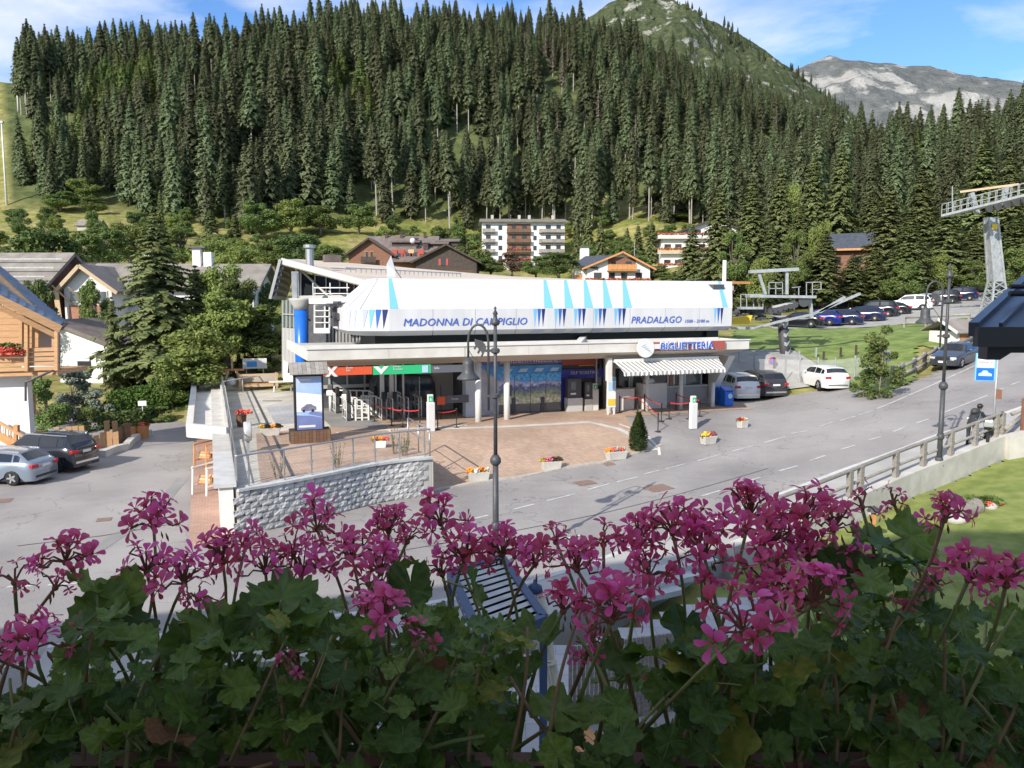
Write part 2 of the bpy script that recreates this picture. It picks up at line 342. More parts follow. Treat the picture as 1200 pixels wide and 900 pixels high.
col(880, (56, 3.3), (66, 4.6), (76, 5.3), (110, 7.2), (150, 10), (220, zz(290, 220)), (300, zz(235, 300)), (430, zz(150, 430)), (560, 98))
col(1000, (57, 3.6), (68, 5), (78, 5.4), (98, 6.6), (150, 10.4), (250, zz(262, 250)), (430, zz(205, 430)), (560, 70))
col(1100, (60, 5.1), (82, 6.3), (98, 7.3), (150, 12.4), (220, zz(288, 220)), (430, zz(218, 430)), (560, 80))
col(1200, (60, 5.6), (100, 8), (130, 10.6), (200, zz(270, 200)), (300, zz(195, 300)), (430, zz(182, 430)), (560, 62))
col(1450, (60, 7), (100, 10.5), (200, 30), (300, 60), (430, 98), (560, 78))
col(1900, (60, 8), (100, 12), (200, 34), (430, 105), (560, 110))
TP = np.array(TP); TU = np.stack([TP[:, 0]*3.2, TP[:, 1]*1.6], 1)
def _k(d): return np.where(d > 1e-9, d*d*np.log(np.maximum(d, 1e-9)), 0)
_n = len(TP); _D = np.linalg.norm(TU[:, None]-TU[None], axis=2)
_A = np.zeros((_n+3, _n+3)); _A[:_n, :_n] = _k(_D)+np.eye(_n)*.002; _A[:_n, _n] = 1; _A[:_n, _n+1:] = TU; _A[_n, :_n] = 1; _A[_n+1:, :_n] = TU.T
_W = np.linalg.solve(_A, np.concatenate([TP[:, 2], np.zeros(3)]))
def TPS(x, y):
    x = np.asarray(x, float); y = np.asarray(y, float); th = np.clip(np.arctan2(x, np.maximum(y, 1e-3)), -.93, .93)
    yy = np.maximum(y, 20); r = np.clip(np.log(np.clip(np.where(np.abs(th) > .9, np.hypot(x, yy)*.6, yy), 30, 560)), 3.4, 6.4)
    u = np.stack([th*3.2, r*1.6], -1).reshape(-1, 2); out = np.empty(len(u))
    for i in range(0, len(u), 20000):
        q = u[i:i+20000]; d = np.linalg.norm(q[:, None]-TU[None], axis=2); out[i:i+20000] = _k(d)@_W[:_n]+_W[_n]+q@_W[_n+1:]
    return out.reshape(x.shape)
def T(x, y):
    x = np.asarray(x, float); y = np.asarray(y, float)
    k = sstep(50, 58, y); far = sstep(560, 900, y); t = np.maximum(TPS(x, y), 0)
    t = t*(1-far)+40*far
    return G(x, y)*(1-k)+t*k
def Tz(x, y): return float(T(x, y))
def onT(px, py): return onG(px, py, T)
def build_terrain():
    ys = np.concatenate([[-200, -60, -20, 0, 5, 10, 15, 20], np.arange(24, 60, 1.2), np.exp(np.linspace(math.log(60), math.log(620), 150)), [700, 800, 1000, 1500, 2500, 5000, 9000]])
    us = np.concatenate([[-3.5, -2, -1.4], np.linspace(-1, 1, 190), [1.4, 2, 3.5]])
    X, Y = np.meshgrid(us, ys); X = X*np.maximum(np.abs(Y), 40)*1.0
    Z = T(X, Y); s, t = loc(X, Y)
    near = 1-sstep(50, 58, Y); Z = Z-.12*near-.0*(1-near)
    under = (s > -14) & (s < 16) & (t > -14) & (t < 14); Z = np.where(under, np.minimum(Z, G0(X)-.3), Z)
    lawn = (X > 6) & (Y < 34); Z = np.where(lawn, Z-1.6, Z)
    Z = np.where(Y < 23, Z-.8, Z)
    far = sstep(150, 260, Y)
    nz = np.array([[mnoise.fractal(Vector((X[i, j]*.035, Y[i, j]*.035, 0)), 1, 2, 4) for j in range(X.shape[1])] for i in range(X.shape[0])])
    Z = Z+nz*2.2*far*(1-sstep(600, 700, Y))
    h, w = X.shape; v = np.stack([X, Y, Z], -1).reshape(-1, 3); idx = np.arange(h*w).reshape(h, w)
    f = np.stack([idx[:-1, :-1], idx[:-1, 1:], idx[1:, 1:], idx[1:, :-1]], -1).reshape(-1, 4)
    me = bpy.data.meshes.new('ground'); me.from_pydata(v.tolist(), [], f.tolist()); me.polygons.foreach_set('use_smooth', [True]*len(f))
    px = 600+940*X/np.maximum(Y, 1); z = np.zeros(X.shape)      # zone: 0 grass, 1 forest floor
    base = np.interp(px, [0, 20, 150, 300, 450, 600, 750, 850, 1000, 1200], [330, 255, 258, 238, 265, 280, 285, 250, 120, 110])
    z = sstep(-12, 12, Y-base)*np.where((px > 28) | (Y < 200), 1, 0)
    at_ = me.attributes.new('zone', 'FLOAT', 'POINT'); at_.data.foreach_set('value', z.reshape(-1).astype(np.float32))
    m = bpy.data.materials.new('meadow'); m.use_nodes = True; nt = m.node_tree; N = nt.nodes; L = nt.links; b = N['Principled BSDF']; b.inputs['Roughness'].default_value = .95; b.inputs['Specular IOR Level'].default_value = .1
    tc = N.new('ShaderNodeTexCoord')
    def nz_(sc, d=8):
        n = N.new('ShaderNodeTexNoise'); n.inputs['Scale'].default_value = sc; n.inputs['Detail'].default_value = d; n.inputs['Roughness'].default_value = .65; L.new(tc.outputs['Object'], n.inputs['Vector']); return n.outputs['Fac']
    def ramp(src, *st):
        r = N.new('ShaderNodeValToRGB'); e = r.color_ramp.elements
        while len(e) < len(st): e.new(.5)
        for i, (p, c) in enumerate(st): e[i].position = p; e[i].color = (*c, 1)
        L.new(src, r.inputs[0]); return r.outputs[0]
    g = ramp(nz_(.045), (.36, (.17, .2, .05)), (.48, (.26, .26, .08)), (.56, (.34, .3, .13)), (.66, (.23, .24, .075)))
    d = ramp(nz_(.4), (.35, (.55, .55, .5)), (.62, (1.15, 1.15, 1.1)))
    mu = N.new('ShaderNodeMix'); mu.data_type = 'RGBA'; mu.blend_type = 'MULTIPLY'; mu.inputs['Factor'].default_value = 1; L.new(g, mu.inputs['A']); L.new(d, mu.inputs['B'])
    ff = ramp(nz_(.15), (.4, (.06, .08, .03)), (.6, (.13, .15, .06)))
    mi = N.new('ShaderNodeMix'); mi.data_type = 'RGBA'; a = N.new('ShaderNodeAttribute'); a.attribute_name = 'zone'; L.new(a.outputs['Fac'], mi.inputs['Factor']); L.new(mu.outputs['Result'], mi.inputs['A']); L.new(ff, mi.inputs['B'])
    rk = N.new('ShaderNodeMix'); rk.data_type = 'RGBA'; rr = ramp(nz_(.22, 10), (.66, (0, 0, 0)), (.7, (1, 1, 1))); L.new(rr, rk.inputs['Factor']); L.new(mi.outputs['Result'], rk.inputs['A']); rk.inputs['B'].default_value = (.42, .39, .34, 1)
    L.new(rk.outputs['Result'], b.inputs['Base Color'])
    bp = N.new('ShaderNodeBump'); bp.inputs['Strength'].default_value = .6; bp.inputs['Distance'].default_value = .5; L.new(nz_(.6), bp.inputs['Height']); L.new(bp.outputs[0], b.inputs['Normal'])
    me.materials.append(m); o = bpy.data.objects.new('ground', me); C.objects.link(o); struct(o)
build_terrain()
# ------------------------------------------------ mountains beyond the forest
def mountain(name, outline, Y, drop, run, m, amp, nsc, seed, foot=0):
    px = [p[0] for p in outline]; n = 260; rows = 110
    xs = np.linspace(px[0], px[-1], n); pys = np.interp(xs, px, [p[1] for p in outline])
    vs = []; 
    for j in range(rows):
        k = j/(rows-1)*1.25-.25                # rows behind the crest too
        for i in range(n):
            p = at(xs[i], pys[i], Y); X0 = p.x; zr = p.z
            yy = Y-run*k; z = zr-drop*abs(k)**1.05*(1 if k > 0 else 2.0)
            q = Vector((X0*nsc+seed, yy*nsc, z*nsc*.3))
            w = min(1, abs(k)*5+.12)
            rid = mnoise.ridged_multi_fractal(q, 1, 2.1, 6, 1, 2)-1.1
            z += rid*amp*w + mnoise.fractal(q*6, 1, 2, 3)*amp*.12
            vs.append((X0*(1-.12*k if k > 0 else 1)+mnoise.fractal(q*1.3, 1, 2, 4)*amp*.6*w, yy, max(z, foot)))
    idx = np.arange(n*rows).reshape(rows, n); f = np.stack([idx[:-1, :-1], idx[1:, :-1], idx[1:, 1:], idx[:-1, 1:]], -1).reshape(-1, 4)
    me = bpy.data.meshes.new(name); me.from_pydata(vs, [], f.tolist()); me.polygons.foreach_set('use_smooth', [True]*len(f)); me.materials.append(m)
    o = bpy.data.objects.new(name, me); C.objects.link(o); struct(o); return o
def rockmat(name, green, green2, rock, rock2, sc, thr, haze):
    m = bpy.data.materials.new(name); m.use_nodes = True; nt = m.node_tree; N = nt.nodes; L = nt.links; b = N['Principled BSDF']; b.inputs['Roughness'].default_value = 1; b.inputs['Specular IOR Level'].default_value = 0
    tc = N.new('ShaderNodeTexCoord'); geo = N.new('ShaderNodeNewGeometry'); sp = N.new('ShaderNodeSeparateXYZ'); L.new(geo.outputs['Normal'], sp.inputs[0])
    def nn(s, d=9, st=None):
        n = N.new('ShaderNodeTexNoise'); n.inputs['Scale'].default_value = s; n.inputs['Detail'].default_value = d; n.inputs['Roughness'].default_value = .68
        if st:
            mp = N.new('ShaderNodeMapping'); mp.inputs['Scale'].default_value = st; L.new(tc.outputs['Object'], mp.inputs[0]); L.new(mp.outputs[0], n.inputs['Vector'])
        else: L.new(tc.outputs['Object'], n.inputs['Vector'])
        return n.outputs['Fac']
    def rp(src, a, ca, b_, cb_):
        r = N.new('ShaderNodeValToRGB'); r.color_ramp.elements[0].position = a; r.color_ramp.elements[0].color = (*ca, 1); r.color_ramp.elements[1].position = b_; r.color_ramp.elements[1].color = (*cb_, 1); L.new(src, r.inputs[0]); return r.outputs[0]
    g = rp(nn(sc*6), .38, green, .62, green2); r = rp(nn(sc*5, 9), .35, rock, .65, rock2)
    f = N.new('ShaderNodeMath'); f.operation = 'MULTIPLY_ADD'; f.inputs[1].default_value = -.28; L.new(sp.outputs['Z'], f.inputs[0]); L.new(nn(sc*1.6, 12), f.inputs[2])
    fr = rp(f.outputs[0], thr, (0, 0, 0), thr+.06, (1, 1, 1))
    mi = N.new('ShaderNodeMix'); mi.data_type = 'RGBA'; L.new(fr, mi.inputs['Factor']); L.new(g, mi.inputs['A']); L.new(r, mi.inputs['B']); L.new(mi.outputs['Result'], b.inputs['Base Color'])
    bp = N.new('ShaderNodeBump'); bp.inputs['Strength'].default_value = 1; bp.inputs['Distance'].default_value = .12/sc; L.new(nn(sc*8), bp.inputs['Height']); L.new(bp.outputs[0], b.inputs['Normal'])
    return m
mk1 = rockmat('mountain_green', (.045, .065, .038), (.115, .13, .065), (.3, .3, .27), (.45, .44, .4),   .03, .37, 0)
mk2 = rockmat('mountain_rock_hazed', (.15, .165, .17), (.24, .25, .24), (.42, .41, .39), (.56, .55, .52), .0022, .30, 0)  # pale bluish tones: distance haze is put into the rock and green colours
MN = mountain('mountain_near', [(560, 130), (610, 75), (650, 44), (690, 18), (715, 0), (745, -9), (790, 3), (850, 32), (890, 56), (930, 88), (985, 128), (1040, 160), (1110, 195), (1180, 220)], 1050, 300, 500, mk1, 26, .009, 3.3, 20)
mountain('mountain_far', [(820, 150), (900, 95), (945, 74), (970, 67), (1000, 73), (1040, 77), (1090, 80), (1130, 90), (1170, 93), (1210, 100), (1280, 92), (1350, 110), (1500, 130)], 4200, 1300, 2300, mk2, 110, .0013, 8.1, 20)
# ------------------------------------------------ spruces
def spruce_mesh(name, h, r, whorls, nb, tw, seed, bare=.1, mats=None, droop=.35, trunk_r=None, tws=1., broken=0, split=False):
    rg = random.Random(seed); vs = []; fs = []; tr = MB()
    tr.tube([(0, 0, -1.5), (0, 0, h*.5), (0, 0, h*.97)], [trunk_r or h*.009, h*.006, .03], 7)
    lean = rg.uniform(0, 6.28)
    for i in range(whorls):
        k = (i+rg.random()*.6)/whorls; z = h*(bare+(1-bare)*k)
        rr = r*(1-k)**.78*(.78+.22*rg.random())*min(1, .45+k*5)
        for j in range(nb):
            if rg.random() < .12+broken: continue
            a = 2*pi*(j+rg.random()*.8)/nb+i*1.1+lean; L_ = rr*rg.uniform(.6, 1.12); up = .25*(k-.35)
            dx, dy = cos(a), sin(a); dr = droop*rg.uniform(.6, 1.3)
            for q in range(tw):
                u = (q+.8*rg.random()+.25)/tw; u = min(u, 1); px = dx*L_*u; py = dy*L_*u; pz = z+L_*(up*u-dr*u*u)
                sgn = 1 if q % 2 else -1; ang = a+sgn*rg.uniform(.3, 1.05); ln = tws*(L_*.38*(1.15-u*.55)+.35)*rg.uniform(.7, 1.3); wd = ln*.62
                ex, ey = cos(ang), sin(ang); nx, ny = -ey, ex; ez = -ln*rg.uniform(.1, .55); b = len(vs)
                vs += [(px-nx*wd*.5, py-ny*wd*.5, pz+rg.uniform(-.1, .1)), (px+nx*wd*.5, py+ny*wd*.5, pz-rg.uniform(0, .25)*wd*2), (px+ex*ln, py+ey*ln, pz+ez)]
                fs.append((b, b+1, b+2))
                hw = wd*rg.uniform(.6, 1.15); g = rg.uniform(-.5, .5); vs += [(px+dy*hw, py-dx*hw, pz+rg.uniform(-.1, .15)*ln), (px-dy*hw, py+dx*hw, pz+rg.uniform(-.1, .15)*ln), (px+dx*ln*.3+dy*g*hw, py+dy*ln*.3-dx*g*hw, pz-ln*rg.uniform(.55, 1.0))]
                fs.append((b+3, b+4, b+5))
    if split:
        cr = MB(); cr.v = vs; cr.f = fs; cr.m = [0]*len(fs)
        return tr.mesh('trunk', mats[1], True), cr.mesh('crown', mats[0])
    cr = MB(); cr.v = vs; cr.f = fs; cr.m = [0]*len(fs); cr.add(tr.v, tr.f, 1)
    return cr.mesh(name, mats)
FM = [M('spruce'), M('bark_pale')]
mat('larch', (.12, .17, .04), .8, (.2, .24, .08), .9, rnd=.2, trans=.3)
PROT = [spruce_mesh('spruce_tree', 26, 5.0, 36, 9, 6, 11, .08, FM), spruce_mesh('spruce_tree', 29, 4.2, 38, 9, 6, 12, .3, FM, droop=.5), spruce_mesh('spruce_tree', 21, 4.6, 30, 9, 6, 13, .1, FM, broken=.1), spruce_mesh('spruce_tree', 30, 4.4, 36, 9, 6, 14, .42, FM, broken=.08), spruce_mesh('spruce_tree', 19, 5.2, 24, 9, 6, 15, .06, [M('larch'), M('bark_pale')], droop=.1), spruce_mesh('spruce_tree', 25, 2.4, 30, 7, 4, 16, .15, [M('spruce_dead'), M('bark_pale')], broken=.3)]
def forest():
    rg = random.Random(5); pts = []
    bx = [20, 40, 80, 150, 210, 300, 380, 450, 520, 600, 680, 760, 820, 880, 950, 1030, 1100, 1170, 1260, 1500]
    by = [340, 262, 255, 254, 236, 236, 262, 258, 268, 262, 258, 250, 236, 205, 180, 200, 240, 190, 165, 150]
    Y = 140.0
    while Y < 520:
        sp = 6.0 if Y < 440 else 7.5
        X = -.80*Y
        while X < Y*.85:
            x = X+rg.uniform(-2.1, 2.1); y = Y+rg.uniform(-2.1, 2.1); px = 600+940*x/y; X += sp
            if px < 22+max(0, Y-230)*.13+rg.uniform(-4, 8) and px > -260 and not (-30 < px < 11 and 424 < y < 446): continue
            if y < np.interp(px, bx, by)+rg.uniform(-7, 7): continue
            if rg.random() < .08 or mnoise.noise(Vector((x*.03, y*.03, 4))) > .33: continue
            pts.append((x, y))
        Y += sp*1.0
    pts = np.array(pts); z = T(pts[:, 0], pts[:, 1]); far = []
    order = sorted(range(len(pts)), key=lambda i: pts[i][1]); vis = []
    for i in order:
        px = 600+940*pts[i][0]/pts[i][1]
        if -15 < px < 1215 and len(vis) < 290: vis.append(i)
        else: far.append(i)
    for i in vis:
        x, y = pts[i]; k = rg.choice([0, 1, 2, 3, 1, 3]) if 420 < 600+940*x/y < 850 else rg.choice([0, 0, 2, 1]); s = rg.choice([rg.uniform(.6, .85), rg.uniform(.8, 1.15)])*(1+.3*mnoise.noise(Vector((x*.016, y*.012, 0))))
        o = link('spruce_tree', PROT[k], None, (x, y, z[i]-.3), (rg.uniform(-.03, .03), rg.uniform(-.03, .03), rg.uniform(0, 6.3)), (s*rg.uniform(.85, 1.15), s*rg.uniform(.85, 1.15), s))
        px = 600+940*x/y
        zone = ('above the left meadow', 'above the big spruce by the hotel', 'above the station hall', 'above the dark brown chalet', 'above the white apartment block', 'above the red chalet', 'above the balcony house', 'behind the lift platform', 'above the forest chalet', 'left of the lattice pylon', 'behind the lattice pylon arm')[int(np.searchsorted([130, 260, 380, 560, 670, 770, 850, 940, 1040, 1110], px))]+(', front row' if y < 175 or (px < 850 and y < 262) else ', further back')
        tag(o, ['full green spruce ', 'tall slim spruce ', 'short dense spruce ', 'bare trunked spruce '][k]+zone, 'tree', 'spruces along the lower edge of the forest')
    pts = pts.tolist(); z = z.tolist(); sc_ = {}; mv = MN.data.vertices; base_ = len(pts)
    for _ in range(1500):
        v = mv[rg.randrange(260*24, 260*104)].co
        if mnoise.noise(v*.012) > .05+.25*(rg.random()-.5): continue
        sc_[len(pts)] = rg.uniform(.28, .6); far.append(len(pts)); pts.append((v.x+rg.uniform(-4, 4), v.y)); z.append(v.z-1)
    me = bpy.data.meshes.new('forest'); me.from_pydata([(pts[i][0], pts[i][1], z[i]-.3) for i in far], [], [])
    pn = lambda i, f=.016, o=0: mnoise.noise(Vector((pts[i][0]*f, pts[i][1]*f*.7, o)))
    for nm, vals in (('scl', [(1+.42*pn(i))*rg.choice([rg.uniform(.5, .8), rg.uniform(.7, 1.0), rg.uniform(.8, 1.05)])*(1 if pts[i][1] < 370 else .88) if i < base_ else sc_[i] for i in far]), ('rz', [rg.uniform(0, 6.28) for _ in far])):
        a = me.attributes.new(nm, 'FLOAT', 'POINT'); a.data.foreach_set('value', np.array(vals, np.float32))
    a = me.attributes.new('pick', 'INT', 'POINT'); a.data.foreach_set('value', np.array([4 if pn(i, .022, 7) > .22+.35*rg.random() else (5 if pn(i, .03, 3) > .3 and rg.random() < .25 else rg.choice([0, 0, 1, 1, 2, 3, 2 if pn(i, .02, 5) > 0 else 3])) for i in far], np.int32))
    o = bpy.data.objects.new('forest', me); C.objects.link(o); tag(o, 'dense spruce forest covering the hillside up to the ridge', 'forest', kind='stuff')
    pc = bpy.data.collections.new('spruce_kinds')
    for i, p in enumerate(PROT): q = bpy.data.objects.new('kind_%d' % i, p); pc.objects.link(q)
    ng = bpy.data.node_groups.new('forest', 'GeometryNodeTree'); ng.interface.new_socket('Geometry', in_out='INPUT', socket_type='NodeSocketGeometry'); ng.interface.new_socket('Geometry', in_out='OUTPUT', socket_type='NodeSocketGeometry')
    N = ng.nodes; L = ng.links; gi = N.new('NodeGroupInput'); go = N.new('NodeGroupOutput'); ip = N.new('GeometryNodeInstanceOnPoints'); ci = N.new('GeometryNodeCollectionInfo')
    ci.inputs['Collection'].default_value = pc; ci.inputs['Separate Children'].default_value = True; ci.inputs['Reset Children'].default_value = True
    L.new(gi.outputs[0], ip.inputs['Points']); L.new(ci.outputs[0], ip.inputs['Instance']); ip.inputs['Pick Instance'].default_value = True
    def na(nm, ty):
        x = N.new('GeometryNodeInputNamedAttribute'); x.data_type = ty; x.inputs['Name'].default_value = nm; return x.outputs['Attribute']
    L.new(na('pick', 'INT'), ip.inputs['Instance Index']); L.new(na('scl', 'FLOAT'), ip.inputs['Scale'])
    cx = N.new('ShaderNodeCombineXYZ'); L.new(na('rz', 'FLOAT'), cx.inputs[2]); L.new(cx.outputs[0], ip.inputs['Rotation']); L.new(ip.outputs[0], go.inputs[0])
    md = o.modifiers.new('trees', 'NODES'); md.node_group = ng
    print('forest', len(vis), len(far))
forest()

def asphalt_cracks(nm):
    m = M(nm); nt = m.node_tree; N = nt.nodes; L = nt.links; b = N['Principled BSDF']; src = b.inputs['Base Color'].links[0].from_socket; tc = N.new('ShaderNodeTexCoord')
    v = N.new('ShaderNodeTexVoronoi'); v.feature = 'DISTANCE_TO_EDGE'; v.inputs['Scale'].default_value = .16; n = N.new('ShaderNodeTexNoise'); n.inputs['Scale'].default_value = .5; n.inputs['Detail'].default_value = 6
    ad = N.new('ShaderNodeVectorMath'); ad.operation = 'MULTIPLY_ADD'; ad.inputs[1].default_value = (5, 5, 5); L.new(tc.outputs['Object'], n.inputs['Vector']); L.new(n.outputs['Color'], ad.inputs[0]); L.new(tc.outputs['Object'], ad.inputs[2]); L.new(ad.outputs[0], v.inputs['Vector'])
    r = N.new('ShaderNodeValToRGB'); r.color_ramp.elements[0].position = .0; r.color_ramp.elements[0].color = (.55, .55, .56, 1); r.color_ramp.elements[1].position = .006; r.color_ramp.elements[1].color = (1, 1, 1, 1); L.new(v.outputs['Distance'], r.inputs[0])
    n2 = N.new('ShaderNodeTexNoise'); n2.inputs['Scale'].default_value = .09; n2.inputs['Detail'].default_value = 9; n2.inputs['Roughness'].default_value = .7; L.new(tc.outputs['Object'], n2.inputs['Vector']); r2 = N.new('ShaderNodeValToRGB'); r2.color_ramp.elements[0].position = .36; r2.color_ramp.elements[0].color = (.78, .78, .79, 1); r2.color_ramp.elements[1].position = .56; r2.color_ramp.elements[1].color = (1.04, 1.04, 1.03, 1); L.new(n2.outputs['Fac'], r2.inputs[0])
    n3 = N.new('ShaderNodeTexNoise'); n3.inputs['Scale'].default_value = 28; n3.inputs['Detail'].default_value = 3; L.new(tc.outputs['Object'], n3.inputs['Vector']); r3 = N.new('ShaderNodeValToRGB'); r3.color_ramp.elements[0].position = .3; r3.color_ramp.elements[0].color = (.82, .82, .82, 1); r3.color_ramp.elements[1].position = .7; r3.color_ramp.elements[1].color = (1.15, 1.15, 1.15, 1); L.new(n3.outputs['Fac'], r3.inputs[0])
    for q in (r, r2, r3):
        x = N.new('ShaderNodeMix'); x.data_type = 'RGBA'; x.blend_type = 'MULTIPLY'; x.inputs['Factor'].default_value = 1; L.new(src, x.inputs['A']); L.new(q.outputs[0], x.inputs['B']); src = x.outputs['Result']
    L.new(src, b.inputs['Base Color'])
asphalt_cracks('asphalt')
# ------------------------------------------------ near ground: asphalt, lines, forecourt, terrace
def sheet(name, xs, ys, fz, keep, m, dz=0, smooth=True):
    X, Y = np.meshgrid(xs, ys); Z = fz(X, Y)+dz; h, w = X.shape; idx = np.arange(h*w).reshape(h, w); f = []
    for j in range(h-1):
        for i in range(w-1):
            if keep((xs[i]+xs[i+1])/2, (ys[j]+ys[j+1])/2): f.append((idx[j, i], idx[j, i+1], idx[j+1, i+1], idx[j+1, i]))
    me = bpy.data.meshes.new(name); me.from_pydata(np.stack([X, Y, Z], -1).reshape(-1, 3).tolist(), [], [tuple(int(q) for q in a) for a in f]); me.materials.append(m)
    if smooth: me.polygons.foreach_set('use_smooth', [True]*len(me.polygons))
    o = bpy.data.objects.new(name, me); C.objects.link(o); return struct(o)
def inpoly(x, y, P):
    c = False; j = len(P)-1
    for i in range(len(P)):
        if (P[i][1] > y) != (P[j][1] > y) and x < (P[j][0]-P[i][0])*(y-P[i][1])/(P[j][1]-P[i][1])+P[i][0]: c = not c
        j = i
    return c
# the near edge of the road (inner face of the lawn wall) as world points
RAIL = [(6.3, 23.2), (9.0, 25.2), (13.9, 28.9), (16.2, 30.4), (18.3, 31.7), (20.1, 32.8)]
EDGE = RAIL+[(24, 34.6), (30, 37.6), (40, 43), (60, 54)]
def edge_y(x): return np.interp(x, [-80, -10, 0, 6.3]+[p[0] for p in EDGE[1:]], [14, 15.5, 18.6, 23.2]+[p[1] for p in EDGE[1:]])
def road_keep(x, y):
    if y < edge_y(x)-(.0 if x > 5 else 0): return False
    s, t = loc(x, y)
    if -7.6 < s < 13.5 and t > -2: return False
    if x < -14 - .0 and y > 58: return False
    if x > 22 and y > 47.5+(x-22)*.62: return False
    if x > 16 and y > 56: return False
    return y < 60
road = sheet('road', np.arange(-60, 60.1, .6), np.arange(12, 62, .5), G, road_keep, M('asphalt'), 0)
def dash(p, q, w=.13):
    mb = MB(); p = Vector(p); q = Vector(q); n = max(1, int((q-p).length/1.2)); d = (q-p).normalized(); nn = Vector((-d.y, d.x, 0))*w/2; vs = []
    for i in range(n+1):
        r = p.lerp(q, i/n)
        for s in (-1, 1):
            v = r+nn*s; vs.append((v.x, v.y, float(G(v.x, v.y))+.012))
    mb.add(vs, [(2*i, 2*i+1, 2*i+3, 2*i+2) for i in range(n)]); return mb.build('lane_marking', M('paint_white'), road)
for a, b, w in (((491, 624), (513, 618), .13), ((540, 612), (572, 604), .13), ((602, 597), (626, 591), .13), ((641, 587), (674, 579), .13), ((689, 574), (714, 567), .13), ((723, 565), (748, 559), .13), ((755, 555.5), (772, 551.5), .13),
                ((780, 549.5), (802, 544), .13), ((818, 540), (844, 533), .13), ((858, 529), (883, 522.5), .13), ((895, 519), (920, 512), .13), ((928, 508), (947, 505), .13), ((960, 500), (976, 495), .13), ((985, 493), (1002, 488), .13), ((1007, 486), (1023, 481), .13),
                ((1028, 479), (1198, 405), .14), ((657, 633), (680, 627.5), .13), ((735, 610), (757, 603), .13), ((780, 595), (802, 588), .13), ((822, 581.5), (844, 575), .13), ((874, 565), (891, 559.5), .13), ((913, 552), (935, 546), .13), ((949, 540), (967, 534), .13), ((985, 527), (1002, 522), .13), ((1017, 516), (1032, 512), .13),
                ((1047, 506), (1061, 500.5), .13), ((1074, 496), (1088, 491), .13), ((1105, 484), (1157, 463.5), .13), ((1166, 459), (1176, 455), .13), ((1185, 451), (1195, 447), .13),
                ((8, 688), (43, 686.5), .13), ((56, 686), (90, 684), .13), ((104, 683), (150, 679), .13), ((210, 668), (262, 662), .13), ((330, 655), (380, 647), .13), ((-60, 782), (160, 779), .15), ((200, 778), (420, 765), .15)):
    dash(onG(*a), onG(*b), w)
def patch(px, py, w, d, rz, m, nm):
    p = onG(px, py); mb = MB(); cr, sr = cos(rz), sin(rz); vs = []
    for a, b in ((-1, -1), (1, -1), (1, 1), (-1, 1)):
        x = p.x+a*w/2*cr-b*d/2*sr; y = p.y+a*w/2*sr+b*d/2*cr; vs.append((x, y, float(G(x, y))+.011))
    mb.add(vs, [(0, 1, 2, 3)]); mb.build(nm, m, road)
mat('rust_iron', (.2, .12, .09), .8, (.28, .2, .16), 14)
for px, py, w, d in ((771, 572, 1.0, 1.0), (685.5, 566, .85, .85), (714, 544, .5, .45), (2, 587, .7, .7), (122, 609, .5, .5), (604, 585.5, .16, .16)): patch(px, py, w, d, .35, M('rust_iron'), 'manhole_cover')
# forecourt pavers
KERB = [onG(*p) for p in ((503, 576.5), (525, 572), (550, 567.5), (583, 562.5), (615, 558.5), (662, 548.5), (707, 542), (747, 531), (775, 522))]
def kerb_y(x): return np.interp(x, [k.x for k in KERB], [k.y for k in KERB])
def fc_keep(x, y):
    s, t = loc(x, y)
    if not (-7.7 < s and t < 2 and y > kerb_y(x)): return False
    return t > -3.2 or s < 4.0+(t+9)*.25
fore = sheet('forecourt_paving', np.arange(-12, 14.5, .3), np.arange(31, 53, .3), G, fc_keep, M('pavers'), .014)
kb = MB()
for a, b in zip(KERB[:-1], KERB[1:]):
    kb.bar((a.x, a.y, a.z+.0), (b.x, b.y, b.z+.0), .22, .12)
struct(kb.build('kerb', M('kerb_stone')))
# pale paving band
def band(name, pts, w, m, dz=.022):
    mb = MB(); vs = []
    P = []
    for a, b in zip(pts[:-1], pts[1:]):
        n = max(1, int((b-a).length/.5)); P += [a.lerp(b, i/n) for i in range(n)]
    P.append(pts[-1])
    for i, p in enumerate(P):
        d = (P[min(i+1, len(P)-1)]-P[max(i-1, 0)]).normalized(); nn = Vector((-d.y, d.x, 0))*w/2
        for s in (-1, 1): v = p+nn*s; vs.append((v.x, v.y, float(G(v.x, v.y))+dz))
    mb.add(vs, [(2*i, 2*i+1, 2*i+3, 2*i+2) for i in range(len(P)-1)]); return struct(mb.build(name, m))
band('paving_band', [onG(515, 503), onG(600, 500), onG(690, 495), onG(725, 503), onG(755, 517), onG(768, 528)], .35, M('concrete'))
band('paving_strip', [onG(725, 497), onG(755, 508), onG(772, 525), onG(773, 534)], .14, M('concrete_light'))
band('tar_seam', [onG(430, 652), onG(560, 630), onG(700, 603), onG(800, 578), onG(900, 549)], .05, mat('tar', (.1, .1, .1), .6), .012)
band('tar_seam', [onG(20, 640), onG(120, 628), onG(215, 612)], .06, M('tar'), .012)
band('repair_strip', [onG(90, 660), onG(180, 600), onG(215, 560)], .5, M('asphalt_dark'), .008)
